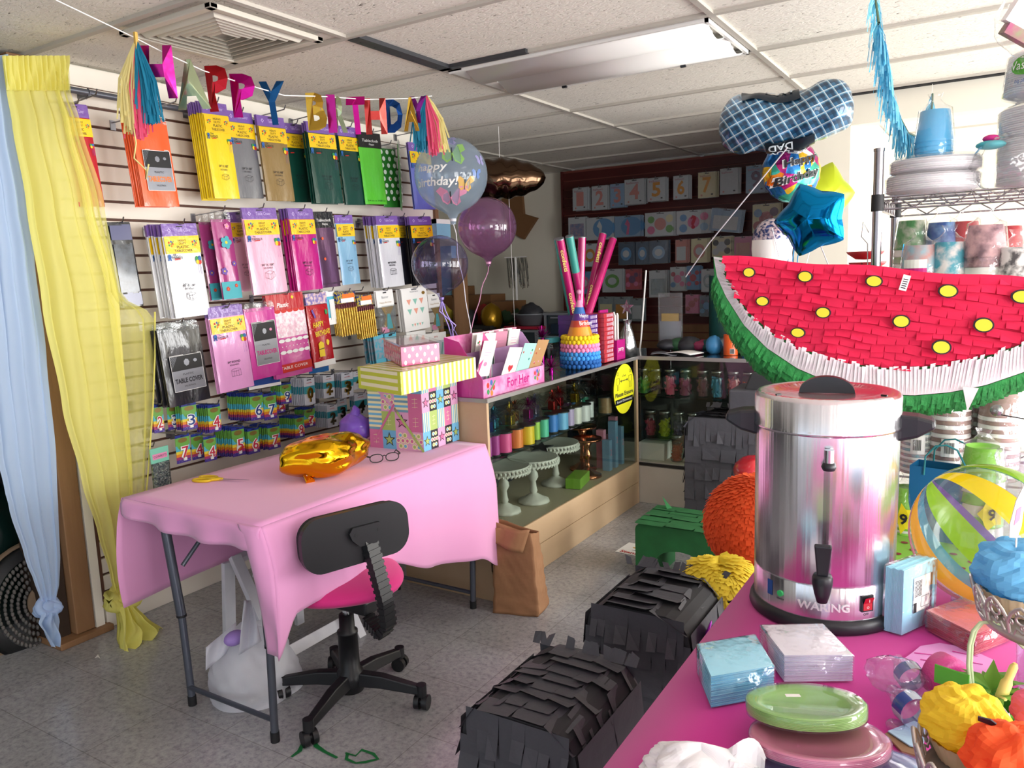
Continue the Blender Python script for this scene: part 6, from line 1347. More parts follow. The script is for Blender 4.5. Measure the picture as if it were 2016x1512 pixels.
# white rind tabs
c=MB(); n=len(RI)
def ipl(P_,s):
    s*= (len(P_)-1); i=min(int(s),len(P_)-2); k=s-i; return Vector((lerp(P_[i][0],P_[i+1][0],k),0,lerp(P_[i][1],P_[i+1][1],k)))
m_=150
for k in range(m_):
    s0,s1=k/m_,(k+1.25)/m_; a0,a1=ipl(RI,s0),ipl(RI,min(1,s1)); b0,b1=ipl(IN,s0),ipl(IN,min(1,s1)); y=-.014-.003*rn.random()
    e=rn.uniform(-.006,.01)
    up=(b0-a0).normalized()
    c.add([a0+Vector((0,-.002,0)),a1+Vector((0,-.002,0)),b1+up*e+Vector((0,y,0)),b0+up*e+Vector((0,y-.004,0))],[(0,1,2,3)],'crepewhite')
p=wl(1905,770); c.add([(p[0]-.012,-.012,p[1]+.01),(p[0]+.02,-.012,p[1]+.012),(p[0]+.006,-.014,p[1]-.045)],[(0,2,1)],'crepewhite')
c.build('white_rind',t)
# green skin: crepe rows from the rim round underneath
c=MB()
def skin(u,v):
    a=ipl(RI,u); b=ipl(BO,u); k=math.sin(v*PI/2); return (lerp(a.x,b.x,k),TH*.62*(1-math.cos(v*PI/2))+0.0,lerp(a.z,b.z,k)-.002)
c.grid(lambda u,v:skin(.05+.95*u,v),60,10,'crepegreen2')
for row in range(7):
    v=row/7
    for k in range(190):
        s0,s1=k/190,(k+1.3)/190
        if s1>1 or s0<.05: continue
        a0,a1=Vector(skin(s0,v)),Vector(skin(s1,v)); b0,b1=Vector(skin(s0,min(1,v+.2))),Vector(skin(s1,min(1,v+.2))); o_=Vector((0,-.7,-.7))*rn.uniform(.001,.011)
        c.add([a0,a1,b1+o_+Vector((rn.uniform(-.006,.006),0,rn.uniform(-.004,.0))),b0+o_],[(0,1,2,3)],'crepegreen2')
c.build('green_skin',t)
P('seedyellow','e9d32f',.6)
for k,(x,y,rx,ry) in enumerate(((1479,536,11,9),(1588,544,13,10),(1722,553,14,10),(1866,572,15,11),(2010,583,16,11),(1505,592,12,9),(1623,614,13,10),(1775,631,14,11),(1935,638,15,12),(1574,653,13,9),(1853,681,15,12),(2080,620,15,12))):
    a,b=wl(x,y); r=rx/FPX*1.72; r2=ry/FPX*1.75
    c=MB(); c.prism([(a+r*1.22*math.cos(q*PI/10)*(1+.03*math.sin(3*q)),b+r2*1.22*math.sin(q*PI/10)) for q in range(20)],-.030,-.022,'ink'); c.prism([(a+r*math.cos(q*PI/10),b+r2*math.sin(q*PI/10)) for q in range(20)],-.032,-.0305,'seedyellow'); c.build('seed',t)
a,b=wl(1782,556); c=MB(); c.M=T(a,-.03,b,0,.15,0); c.bx(-.008,.008,-.001,.001,-.018,.018,'white'); 
for k in range(5): c.bx(-.005,.005,-.0018,-.001,-.013+.005*k,-.011+.005*k,'ink')
c.build('price_tag',t)
for x in (.45,.8):
    c=MB(); c.tube([(x,TH*.7,-.03),(x,TH+.06,-.05),(x,TH+.14,-.04)],.003,'steelwire',6); c.build('hanging_wire',t)
# ================= MAGENTA TABLE AND WHAT STANDS ON IT =================
P('magcloth','d21596',.8,noise=(3,'c5108a',.7),sheen=.25); MZ=.75; LX=-.468
t=thing('trestle_table','long table under the magenta cloth in the right foreground','table',(.25,1.05,0))
c=MB(); c.bx(LX+.012-.25,.80,-1.5,1.26,.715,MZ-.004,'white'); c.build('tabletop',t)
for x in (-.6,.7):
    for y in (-1.3,1.15): c=MB(); c.cyl((x,y,0),(x,y,.715),.016,'tablegrey'); c.build('leg',t)
c=MB(); Yb=2.295
c.grid(lambda u,v:(lerp(LX,1.06,u),lerp(-.5,Yb,v),MZ+.0006*math.sin(u*30)*math.sin(v*40)),12,30,'magcloth')
c.grid(lambda u,v:(LX-.012*math.sin(min(1,v*4)*1.57)-.018*v*math.sin(lerp(-.5,Yb,u)*9)*.8,lerp(-.5,Yb,u),lerp(MZ,.30,v)),80,10,'magcloth')
c.grid(lambda u,v:(lerp(LX,1.06,u),Yb+.012*math.sin(min(1,v*4)*1.57)+.02*v*math.sin(u*22),lerp(MZ,.32,v)),60,10,'magcloth')
o=c.build('tablecloth',solid=.0014); tag(o,'bright magenta cloth covering the foreground table','tablecloth')
TT=MZ+.0025
def textcyl(c,s,h,mat,r,a0,z,w=None,bold=.0,dr=.0008):
    vs,fs,asp=text_mesh(s,bold); w=w or h*asp; c.add([((r+dr)*math.sin(a0+x*w/r),-(r+dr)*math.cos(a0+x*w/r),z+q*h) for x,q in vs],fs,mat)
# ---- coffee urn ----
m=bpy.data.materials.new('urnsteel'); m.use_nodes=True; MATS['urnsteel']=m; N=m.node_tree.nodes; b=N['Principled BSDF']; b.inputs['Base Color'].default_value=lin('e8e6ea'); b.inputs['Metallic'].default_value=1; b.inputs['Roughness'].default_value=.25
tc=N.new('ShaderNodeTexCoord'); mp=N.new('ShaderNodeMapping'); mp.inputs['Scale'].default_value=(1,1,.02); nz=N.new('ShaderNodeTexNoise'); nz.inputs['Scale'].default_value=55; bu=N.new('ShaderNodeBump'); bu.inputs['Strength'].default_value=.2; bu.inputs['Distance'].default_value=.01
L=m.node_tree.links; L.new(tc.outputs['Object'],mp.inputs[0]); L.new(mp.outputs[0],nz.inputs[0]); L.new(nz.outputs[0],bu.inputs['Height']); L.new(bu.outputs[0],b.inputs['Normal'])
P('urntop','d0ced2',.28,1); P('urnblack','1c1e24',.4); P('switchred','b3121a',.25,coat=.8); P('ledgreen','35c06a',.3); P('stickerblue','1f4f93',.4)
t=thing('coffee_urn','tall stainless steel coffee urn with black handles and tap on the magenta table','coffee urn',(-.291,1.70,TT),.169)
UR=.1405
c=MB(); c.lathe([(0,.001),(UR+.008,.001),(UR+.010,.006),(UR+.008,.018),(UR+.003,.028),(0,.028)],'urnblack',seg=72); c.build('base_ring',t)
c=MB(); c.lathe([(UR,.028),(UR,.094),(UR-.0015,.097),(UR,.10),(UR,.398)],'urnsteel',seg=96); c.build('body',t)
c=MB(); c.lathe([(UR+.0005,.398),(UR+.0035,.401),(UR+.0035,.405),(UR+.002,.408),(UR+.002,.462),(UR-.003,.469),(UR-.010,.471),(UR-.034,.471),(UR-.040,.466),(0,.464)],'urnsteel',seg=96); c.build('lid',t)
c=MB()
for a in (-2.4,-.55): c.box(((UR-.018)*math.cos(a),(UR-.018)*math.sin(a),.472),(.012,.004,.003),'black',rz=a)
c.build('lid_slots',t)
c=MB(); c.grid(lambda u,v:(lerp(-.052,.052,u),(v-.5)*.022*(1-.4*abs(2*u-1)),.466+.032*math.sin(u*PI)**.7+ (0 if abs(v-.5)<.49 else -.0)),24,6,'urnblack'); 
c.prism([(-.054,0),(.054,0)]+[(.054*math.cos(k*PI/14),.034*math.sin(k*PI/14)) for k in range(1,14)],-.012,.012,'urnblack'); 
for v_ in c.v[-30:]: pass
c.v=[(x,y,z+.466) if i>=25*7 else (x,y,z) for i,(x,y,z) in enumerate(c.v)]
c.build('lid_knob',t,bevel=.003)
for s,a in ((-1,PI+.05),(1,-.12)):
    c=MB(); c.M=Euler((0,0,a)).to_matrix().to_4x4()
    c.add([(UR-.004,-.026,.375),(UR-.004,.026,.375),(UR-.004,.026,.43),(UR-.004,-.026,.43),(UR+.03,-.027,.385),(UR+.03,.027,.385),(UR+.03,.027,.428),(UR+.03,-.027,.428),(UR+.062,-.024,.405),(UR+.062,.024,.405),(UR+.060,.024,.420),(UR+.060,-.024,.420)],[(3,2,1,0),(0,1,5,4),(1,2,6,5),(2,3,7,6),(3,0,4,7),(4,5,9,8),(5,6,10,9),(6,7,11,10),(7,4,8,11),(8,9,10,11)],'urnblack'); c.build('handle',t,bevel=.006,label='black side handle')
c=MB(); c.tube([(.004,-UR-.012,.10),(.004,-UR-.012,.37)],.006,'jarglass',12); c.build('sight_glass',t)
c=MB(); c.M=Euler((0,0,.045)).to_matrix().to_4x4(); c.cyl((0,-UR-.012,.352),(0,-UR-.012,.378),.009,'chrome',seg=16); c.cyl((0,-UR+.002,.365),(0,-UR-.014,.365),.007,'chrome'); c.lathe([(.0,.336),(.011,.338),(.014,.345),(.011,.353),(0,.354)],'urnblack',c=(0,-UR-.012,0),seg=20); c.build('gauge_fitting',t)
tp=c=MB(); c.cyl((0,-UR,.118),(0,-UR-.03,.118),.012,'urnblack'); c.lathe([(0,.080),(.010,.080),(.015,.098),(.019,.118),(.019,.130),(.0165,.136),(0,.137)],'urnblack',c=(0,-UR-.034,0),seg=24); fa=c.build('tap',t)
c=MB(); c.add([(-.010,-UR-.045,.135),(.010,-UR-.045,.135),(.010,-UR-.028,.135),(-.010,-UR-.028,.135),(-.016,-UR-.058,.20),(.016,-UR-.058,.20),(.016,-UR-.048,.203),(-.016,-UR-.048,.203)],[(3,2,1,0),(4,5,6,7),(0,1,5,4),(1,2,6,5),(2,3,7,6),(3,0,4,7)],'urnblack'); c.build('tap_lever',fa,bevel=.003)
P('letter','f4f4f6',.35,.4); c=MB(); textcyl(c,'WARING',.016,'letter',UR,.02,.055,w=.098,bold=.02,dr=.0018); o=c.build('raised_lettering',t); q=o.modifiers.new('s','SOLIDIFY'); q.thickness=.002; q.offset=0
c=MB(); textcyl(c,'ON',.005,'ink',UR,.62,.086); textcyl(c,'OFF',.005,'ink',UR,.62,.040); textcyl(c,'READY',.004,'ink',UR,-.60,.052); c.build('printed_words',t)
c=MB(); c.M=Euler((0,0,.62)).to_matrix().to_4x4(); c.bx(-.013,.013,-UR-.004,-UR+.004,.047,.080,'urnblack'); c.add([(-.010,-UR-.005,.050),(.010,-UR-.005,.050),(.010,-UR-.0048,.064),(-.010,-UR-.0048,.064),(.010,-UR-.011,.078),(-.010,-UR-.011,.078)],[(0,1,2,3),(3,2,4,5)],'switchred'); c.text('I',.006,'white',0,.071,-UR-.0095); c.text('O',.005,'white',0,.056,-UR-.0056); c.build('power_switch',t,label='red rocker switch')
c=MB(); c.M=Euler((0,0,-.60)).to_matrix().to_4x4(); c.cyl((0,-UR+.001,.064),(0,-UR-.003,.064),.0065,'ledgreen'); c.build('ready_light',t,label='green indicator light')
c=MB(); a0=-.80
for k in range(4): a=a0-.05+.025*k; c.add([((UR+.0008)*math.sin(q),-(UR+.0008)*math.cos(q),z) for q,z in ((a,.052),(a+.026,.052),(a+.026,.084),(a,.084))],[(0,1,2,3)],'stickerblue')
c.build('blue_sticker',t)
# ---- napkin packs ----
P('napblue','a2e0f4',.6,bump=(6,.2)); P('napblue_edge','63b4dc',.7,bump=(160,.8,(.05,.05,1))); P('napblue_edgeX','7cc3dd',.7,bump=(160,.8,(1,.05,.05))); P('napwhite','eeecf6',.6,bump=(8,.3)); P('napwhite_edge','cfcbe6',.7,bump=(160,.8,(.05,.05,1))); P('napred','e07a86',.45,coat=.5,bump=(8,.3)); P('napred_edge','b3384e',.5,coat=.4,bump=(160,.8,(.05,.05,1)))
FILM('wrap','ffffff',1.5,.06,body='ffffff',bamt=.03,bump=(26,.9))
def pack(label,F,R_,Lf,z0,h,top,edge,n=9,right=True):
    """flat stack of folded napkins in clear wrap; F,R_,Lf ground corners"""
    t=thing('napkin_pack',label,'napkin pack',(F+R_+Lf+(R_+Lf-F))/4); t.location.z=z0; o=Vector(t.location); Cn=[q-o for q in corners(F,R_,Lf)]
    for q in Cn: q.z=0
    c=MB(); k=n*3
    for i in range(k):
        za,zb_=h*i/k,h*(i+.75)/k; s=1+.012*math.sin(i*2.3); vs=[(q.x*s,q.y*s,za) for q in Cn]+[(q.x*s,q.y*s,zb_) for q in Cn]
        c.add(vs,[(3,2,1,0),(4,5,6,7),(0,1,5,4),(1,2,6,5),(2,3,7,6),(3,0,4,7)],[top,top,edge,edge,edge,edge])
    c.build('napkins',t); c=MB(); s=1.035
    c.add([(q.x*s,q.y*s,.0) for q in Cn]+[(q.x*s,q.y*s,h*.96) for q in Cn]+[(q.x*.93,q.y*.93,h+.003) for q in Cn],[(0,1,5,4),(1,2,6,5),(2,3,7,6),(3,0,4,7),(4,5,9,8),(5,6,10,9),(6,7,11,10),(7,4,8,11),(8,9,10,11)],'wrap',True); c.build('clear_wrap',t)
    return t
zt=MZ+.004
F,R_,Lf=W(1400,1393,Z=zt),W(1535,1368,Z=zt),W(1381,1345,Z=zt); Lf=F+(Lf-F).normalized()*.115; R_=F+(R_-F).normalized()*.118
pack('light blue napkin pack lying flat against the green plates',F,R_,Lf,zt,W(1400,1325,X=F.x).z-zt-.006,'napblue','napblue_edge')
F2,R2,L2=W(1500,1352,Z=zt),W(1621,1351,Z=zt),W(1472,1310,Z=zt); R2=F2+(R2-F2).normalized()*.118; L2=F2+(L2-F2).normalized()*.12
F2+=Vector((.03,.035,0));R2+=Vector((.03,.035,0));L2+=Vector((.03,.035,0))
pack('white napkin pack behind the flat blue one',F2,R2,L2,zt,.05,'napwhite','napwhite_edge')
F3,R3,L3=W(1918,1290,Z=zt),W(1985,1262,Z=zt),W(1824,1240,Z=zt)
R3=F3+Vector((L3-F3).yxz*Vector((1,-1,0))).normalized()*.13 if False else F3+(R3-F3).normalized()*.12
pack('rose red napkin pack under the lacy silver stand',F3,R3,L3,zt,.042,'napred','napred_edge')
# upright light blue pack beside the urn
Fb,Rb,Lb=W(1775,1251,Z=zt),W(1838,1222,Z=zt),W(1739,1241,Z=zt); Hn=W(1775,1140,X=Fb.x,).z-zt
t=thing('napkin_pack','light blue napkin pack standing upright against the urn with a barcode label','napkin pack',Fb); Cn=[q-Fb for q in corners(Fb,Rb,Lb)]
c=MB(); k=16
for i in range(k):
    a=i/k;b2=(i+.8)/k; A0,A1=Cn[0].lerp(Cn[3],a),Cn[0].lerp(Cn[3],b2); B0,B1=Cn[1].lerp(Cn[2],a),Cn[1].lerp(Cn[2],b2)
    c.add([A0,B0,B1,A1]+[q+Vector((0,0,Hn*(1+.008*math.sin(i)))) for q in (A0,B0,B1,A1)],[(3,2,1,0),(4,5,6,7),(0,1,5,4),(1,2,6,5),(2,3,7,6),(3,0,4,7)],'napblue')
c.build('napkins',t,bevel=.001)
m_,Lr=frame(Cn[0],Cn[1]); c=MB(); c.M=m_; x0,x1=Lr*.3,Lr*.86; z0,z1=Hn*.28,Hn*.82; y=-.0022
c.bx(x0,x1,y,y+.001,z0,z1,'paperwhite'); c.bx(x1-.006,x1,y-.0006,y,z0,z1,'ink'); c.bx(x0,x0+.010,y-.0006,y,z0,z0+.02,'ink')
for k in range(12): c.bx(x0+.003,x0+(x1-x0)*.42,y-.0006,y,lerp(z0,z1,.45)+.0028*k,lerp(z0,z1,.45)+.0028*k+.0014,'ink')
for a,b2,e,f in ((.4,.1,.85,.1),(.85,.1,.85,.4),(.4,.4,.85,.4),(.4,.1,.4,.4)): bar(c,lerp(x0,x1,a),lerp(z0,z1,b2),lerp(x0,x1,e),lerp(z0,z1,f),.001,y-.0006,'ink')
c.build('barcode_label',t,label='white barcode label')
c=MB(); s=.003; e=[Cn[0]+Vector((0,-s,0)),Cn[1]+Vector((s,-s,0)),Cn[2]+Vector((s,s,0)),Cn[3]+Vector((-s,s,0))]
c.add([q for q in e]+[q+Vector((0,0,Hn)) for q in e]+[Vector((q.x*.9,q.y*.9,Hn+.006)) for q in e],[(0,1,5,4),(1,2,6,5),(2,3,7,6),(3,0,4,7),(4,5,9,8),(5,6,10,9),(6,7,11,10),(7,4,8,11),(8,9,10,11)],'wrap',True); c.build('clear_wrap',t)
# ---- plates ----
for n,h in dict(plgreen='a6db7b',plpink='f08cb2',pllilac='8f93c9').items(): P(n,h,.35,coat=.5)
def plates(label,x,y,z0,R_,mat,n,tilt=(0,0,0),group=None):
    t=thing('paper_plate_pack',label,'plate pack',(x,y,z0)); t.rotation_euler=tilt; hh=.0021
    for i in range(n):
        c=MB(); z=hh*i; c.lathe([(0,z),(R_*.68,z),(R_*.76,z+.004),(R_*.96,z+.009),(R_,z+.0085),(R_,z+.0100),(R_*.95,z+.0105),(R_*.75,z+.0055),(R_*.67,z+.0012),(0,z+.0012)],mat,seg=48); c.build('plate',t)
    c=MB(); z=hh*n+.009; c.lathe([(R_*.7,0),(R_*1.01,.006),(R_*1.012,z),(R_*.985,z+.002),(R_*.7,z-.006),(0,z-.007)],'acetate',seg=40,rfn=lambda a,i,r,zz:(r*(1+.01*math.sin(a*9)),zz)); c.build('clear_wrap',t)
    c=MB(); c.M=T(-.02,.01,z+.002,0,0,.4); c.box((0,0,0),(.022,.012,.0008),'paperwhite'); c.build('price_sticker',t); return t
g=W(1612,1478,Z=TT+.02); g0=(-.197,1.135)
from mathutils import Quaternion
PTI=Quaternion((math.cos(YAW),math.sin(YAW),0),-.23).to_euler()
for lb,px_,py_,z_,R_,m_,n_ in (('lilac plate pack at the bottom of the plate pile',1668,1532,.792,.122,'pllilac',5),('pink plate pack between the green and lilac packs',1612,1460,.800,.096,'plpink',6),('apple green plate pack on top of the plate pile',1587,1396,.806,.088,'plgreen',8)):
    q=W(px_,py_,Z=z_); plates(lb,q.x,q.y,z_-.014,R_,m_,n_,tilt=PTI)
# ---- crumpled tissue ----
P('tissue','fbfafa',.8,transl=.25)
q=W(1385,1500,Z=MZ+.03); t=thing('tissue','crumpled white paper tissue at the front edge of the magenta table','tissue',(q.x+.0,q.y-.01,TT)); cf=crinkle(31,.3)
c=MB(); 
def tis(u,v):
    a=2*PI*u; r=.072*(1-v**1.6)**.6; r*=(1+.45*(cf(a,v*1.5-.3)-1)*2); z=.052*v+.012*math.sin(a*3)*(1-v)+.012*max(0,math.sin(a*2+1)); return (r*1.15*math.cos(a),r*.8*math.sin(a),max(.0,z))
c.grid(tis,60,18,'tissue',False,True); c.build('sheet',t,solid=.0006)
c=MB(); c.grid(lambda u,v:(lerp(.0,.085,u),-.01+.03*v+.01*math.sin(u*9),.02+.05*math.sin(u*2.4)*v+.008*math.sin(v*9+u*7)),14,8,'tissue',False); c.build('folded_peak',t,solid=.0006)
# ---- die cut pink paper, tape roll, bottles, mask ----
P('pinkpaper','efa2de',.6,transl=.1); 
pts=[(1773,1302),(1800,1282),(1812,1272),(1850,1266),(1885,1272),(1925,1285),(1958,1300),(1950,1320),(1935,1330),(1895,1322),(1855,1318),(1815,1318),(1790,1308)]
c=MB(); c.add([W(x,y,Z=TT+.001) for x,y in pts],[tuple(range(len(pts)))[::-1]],'pinkpaper')
for A,B in (((1800,1285),(1865,1292)),((1812,1298),(1850,1304)),((1875,1282),(1925,1292)),((1905,1302),(1935,1308))):
    a,b2=W(*A,Z=TT+.0022),W(*B,Z=TT+.0022); n_=Vector((0,.0016,0)); c.add([a-n_,b2-n_*.3,b2+n_*.3,a+n_],[(0,1,2,3)],'magcloth')
o=c.build('paper_cutout',solid=.0006); tag(o,'pale pink die cut paper shape lying behind the clear bottles','paper cutout')
P('rollpink','d4498f',.5,bump=(200,.2)); q=W(1868,1372,Z=TT+.03); t=thing('ribbon_roll','pink roll of ribbon standing on edge behind the yellow tissue','ribbon roll',(-.045,1.415,TT+.037)); t.rotation_euler=(PI/2,0,.9)
c=MB(); c.lathe([(.014,-.016),(.036,-.016),(.036,.016),(.014,.016),(.014,-.016)],'rollpink',seg=36); c.build('roll',t)
FILM('petclear','f4f2fb',1.3,.04,body='ffffff',bamt=.06,bump=(30,.7)); P('bottleblue','1c3f92',.35,coat=.5); P('bottlelab','b6c3cf',.4)
def bottle(label,a,b2,r,lab):
    A,B=a,b2; t=thing('plastic_bottle',label,'bottle',A); t.rotation_euler=(B-A).to_track_quat('Z','Y').to_euler(); L_=(B-A).length
    c=MB(); c.lathe([(0,0),(r*.8,.001),(r,.008),(r*.96,L_*.25),(r,L_*.3),(r*.96,L_*.35),(r,L_*.62),(r*.5,L_*.86),(r*.42,L_*.9),(r*.42,L_)],'petclear',seg=24,rfn=lambda a,i,rr,z:(rr*(1+.04*math.sin(a*5+i)),z)); c.build('bottle',t)
    c=MB(); c.lathe([(r*1.01,L_*.36),(r*1.01,L_*.6)],lambda k,i:'bottleblue' if k%8<5 else 'bottlelab',seg=24); c.build('label',t); return t
a=W(1832,1440,Z=TT+.02); b2=W(1755,1370,Z=TT+.02); bottle('crumpled clear bottle with blue label, nearest to the yellow tissue',Vector((a.x,a.y,TT+.026)),Vector((b2.x,b2.y,TT+.03)),.025,1)
a=W(1800,1375,Z=TT+.02); b2=W(1765,1318,Z=TT+.02); bottle('crumpled clear bottle with a blue cap end, behind the labelled one',Vector((a.x+.01,a.y+.02,TT+.024)),Vector((b2.x+.0,b2.y,TT+.04)),.023,1)
q=W(1760,1345,Z=TT+.02); c=MB(); c.sph((0,0,0),(.045,.04,.028),'petclear',26,14,crinkle(77,.25)); o=c.build('clear_wrapper'); o.location=(q.x,q.y,TT+.034); tag(o,'crinkled clear plastic wrapper left of the bottles','wrapper')
q=W(1762,1430,Z=TT+.006); c=MB(); c.lathe([(.012,0),(.014,.008),(.012,.011),(.0,.011)],'petclear',seg=24); o=c.build('plastic_disc'); o.location=(q.x,q.y,TT+.001); tag(o,'small round clear cap by the bottles','disc')
P('maskblue','a9c9de',.7,bump=(4,.6,(1,8,1))); P('board','8a6a4e',.8)
c=MB(); c.add([W(x,y,Z=TT+.006) for x,y in ((1748,1440),(1800,1420),(1822,1430),(1818,1475),(1790,1468))],[(4,3,2,1,0)],'maskblue'); o=c.build('face_mask',solid=.002); tag(o,'pale blue pleated face mask beside the lacy stand','face mask')
c=MB(); c.add([W(x,y,Z=TT+.002) for x,y in ((1742,1446),(1760,1436),(1826,1480),(1815,1492),(1775,1480))],[(4,3,2,1,0)],'board'); o=c.build('cardboard_piece',solid=.003); tag(o,'brown cardboard piece under the face mask','cardboard')
# ---- lacy silver stands with tissue cupcakes ----
P('lacesilver','bfb9b4',.35,.55); P('liner','cdb493',.8); P('tisblue','79c6ee',.8,transl=.35); P('tisyellow','f7dc3a',.8,transl=.35); P('tisorange','f4662e',.8,transl=.35); P('tisrose','ea7a96',.8,transl=.35)
def lacestand(label,cx,cy,z0,zt_,R_):
    t=thing('cake_stand',label,'cake stand',(cx,cy,z0)); H_=zt_-z0
    c=MB(); c.lathe([(0,H_),(R_*.9,H_),(R_*.96,H_+.004),(R_,H_+.010),(R_*1.02,H_+.006),(R_*.97,H_-.006),(R_*.88,H_-.008),(0,H_-.004)],'lacesilver',seg=64); c.build('plate',t)
    c=MB(); n=18
    for k in range(n):
        a=2*PI*k/n; w=2*PI/n
        def pt(da,z,e=0): r=R_*1.0+.010*(z/.045)+e; return (r*math.cos(a+da*w),r*math.sin(a+da*w),H_+.008+z)
        c.tube([pt(-.5,.0),pt(-.5,.02),pt(-.35,.034),pt(-.15,.044),pt(0,.048),pt(.15,.044),pt(.35,.034),pt(.5,.02),pt(.5,0)],.0028,'lacesilver',5)
        c.tube([pt(.2*math.cos(q*PI/5),.028+.008*math.sin(q*PI/5)) for q in range(10)],.002,'lacesilver',5,closed=True)
        c.tube([pt(-.32,.0),pt(-.2,.012),pt(0,.006),pt(.2,.012),pt(.32,0)],.002,'lacesilver',5)
        for da,z in ((-.38,.02),(.38,.02),(-.15,.038),(.15,.038),(0,.016)): c.tube([pt(da+.06*math.cos(q*PI/3),z+.004*math.sin(q*PI/3)) for q in range(6)],.0015,'lacesilver',4,closed=True)
    c.build('lace_rim',t)
    c=MB(); c.lathe([(R_*.3,H_-.006),(.018,H_-.03),(.013,H_*.5),(.02,.03),(R_*.5,.008),(R_*.52,0),(0,0)],'lacesilver',seg=36); c.build('pedestal',t); return t
def cupcake(label,cx,cy,z0,R_,mat,seed,linerh=.035,pick=None):
    t=thing('tissue_cupcake',label,'cupcake',(cx,cy,z0)); 
    c=MB(); c.lathe([(R_*.55,0),(R_*.82,linerh),(R_*.80,linerh),(R_*.5,.002),(0,.002)],'liner',seg=72,rfn=lambda a,i,r,z:(r*(1+.035*math.sin(a*24)),z)); c.build('liner',t)
    c=MB(); cf=crinkle(seed,.28); c.sph((0,0,linerh+R_*.55),(R_,R_,R_*.75),mat,40,24,cf); o=c.build('tissue_top',t)
    for p in o.data.polygons: p.use_smooth=False
    return t
SX,SY=.075,1.44; SZ=W(1930,1215,X=.05).z
# upper stand: centre right of frame
lacestand('lacy silver cake stand carrying the blue tissue cupcake',.118,1.425,TT,.915,.122)
t=cupcake('pale blue tissue paper cupcake with a pink pick','0' and .050,1.43,.920,.062,'tisblue',51)
P('pinkpick','f0b6cc',.5); c=MB(); c.tube([(-.005,-.01,.07),(-.006,-.012,.13)],.0016,'white',6); c.M=T(-.006,-.012,.165,0,.12,.5); c.prism([(-.006,-.04),(.006,-.04),(.009,-.02),(.007,.02),(.001,.045),(-.006,.02),(-.009,-.02)],-.001,.001,'paperwhite'); c.prism([(-.003,-.02),(.004,-.01),(.003,.012),(-.003,.006)],-.0018,-.001,'p_pink'); c.M=I4; c.build('pick',t)
cupcake('rose pink tissue cupcake at the right edge behind the blue one',.155,1.43,.920,.055,'tisrose',52)
P('darkgreen','31573a',.6); o=MB().sph((0,0,0),(.03,.02,.012),'darkgreen',12,8,crinkle(3,.2)).build('green_leaf'); o.location=(.105,1.365,.935); tag(o,'dark green leaf shape between the two upper cupcakes','leaf')
# lower stand nearest the camera
q=W(1960,1500,D=.98)
lacestand('lacy silver cake stand in the near right corner',.045,1.045,TT,.838,.100)
t=cupcake('bright yellow tissue paper cupcake in the near right corner',-.010,1.085,.843,.050,'tisyellow',53,.03)
t=cupcake('orange tissue paper cupcake in the near right corner',.043,1.005,.843,.055,'tisorange',54,.03)
c=MB(); c.M=T(-.012,.01,.088,.3,.35,YAW*-.2); c.prism([(-.03,.004),(-.018,.010),(-.0,.006),(.018,.014),(.034,-.004),(.012,-.012),(-.002,-.004),(-.016,.002),(-.028,-.002)],-.001,.001,'c_navy'); c.M=I4; c.build('bow_pick',t,label='dark bow shaped pick')
cupcake('soft pink tissue cupcake at the right edge behind the yellow one',.085,1.14,.843,.045,'tisrose',55,.03)
# green handled basket
P('handlegreen','b9cfa0',.6); P('leafgreen','6fa53a',.6,transl=.2); P('tubeyellow','efdf7c',.45); P('lacewh','d9dbd8',.5); P('signgreen','4fa32e',.5)
bx0,by0=.022,1.345
t=thing('favour_basket','small white lace basket with a green handle and leaves','basket',(bx0,by0,TT))
c=MB(); c.lathe([(0,.002),(.04,.002),(.05,.05),(.052,.055)],'signgreen',seg=30); c.build('lining',t)
c=MB(); n=22
for k in range(n):
    a=2*PI*k/n; w=2*PI/n
    def pt(da,z): r=.044+.010*z/.055; return (r*math.cos(a+da*w),r*math.sin(a+da*w),z)
    c.tube([pt(-.5,.01),pt(-.3,.04),pt(0,.058),pt(.3,.04),pt(.5,.01)],.0022,'lacewh',5); c.tube([pt(.25*math.cos(q*PI/4),.028+.01*math.sin(q*PI/4)) for q in range(8)],.0018,'lacewh',4,closed=True)
c.build('lace_side',t)
hp=[W(x,y,D=1.22) for x,y in ((1910,1352),(1906,1310),(1908,1270),(1916,1242),(1930,1226),(1952,1226),(1985,1245),(2015,1275))]; ob=Vector(t.location)
c=MB(); c.tube([p-ob for p in hp],.0028,'handlegreen',8); c.tube([p-ob+Vector((.004,.004,0)) for p in hp],.0022,'handlegreen',8); c.build('handle',t,label='pale green wire handle')
c=MB()
for k in range(12):
    a=k*2*PI/12+.2; d=Vector((math.cos(a),math.sin(a),0)); s=Vector((-d.y,d.x,0))*.009; z=.058+.004*(k%3); p=Vector((0,0,z)); c.add([p,p+d*.035+s+Vector((0,0,.012)),p+d*.068+Vector((0,0,.004)),p+d*.035-s+Vector((0,0,.012))],[(0,1,2,3)],'leafgreen')
c.add([(0,0,.06),(.012,0,.085),(.0,.004,.115),(-.012,0,.085)],[(0,1,2,3)],'leafgreen'); c.build('leaves',t)
c=MB(); c.tube([(.012,-.012,.062),(.018,-.012,.088),(.020,-.012,.094),(.026,-.012,.116),(.028,-.012,.122)],[.0085,.0085,.006,.006,.003],'tubeyellow',12); c.build('yellow_tube',t)
c=MB(); c.box((-.055,-.01,.075),(.05,.003,.03),'signgreen',rz=-.3); c.build('green_card',t)
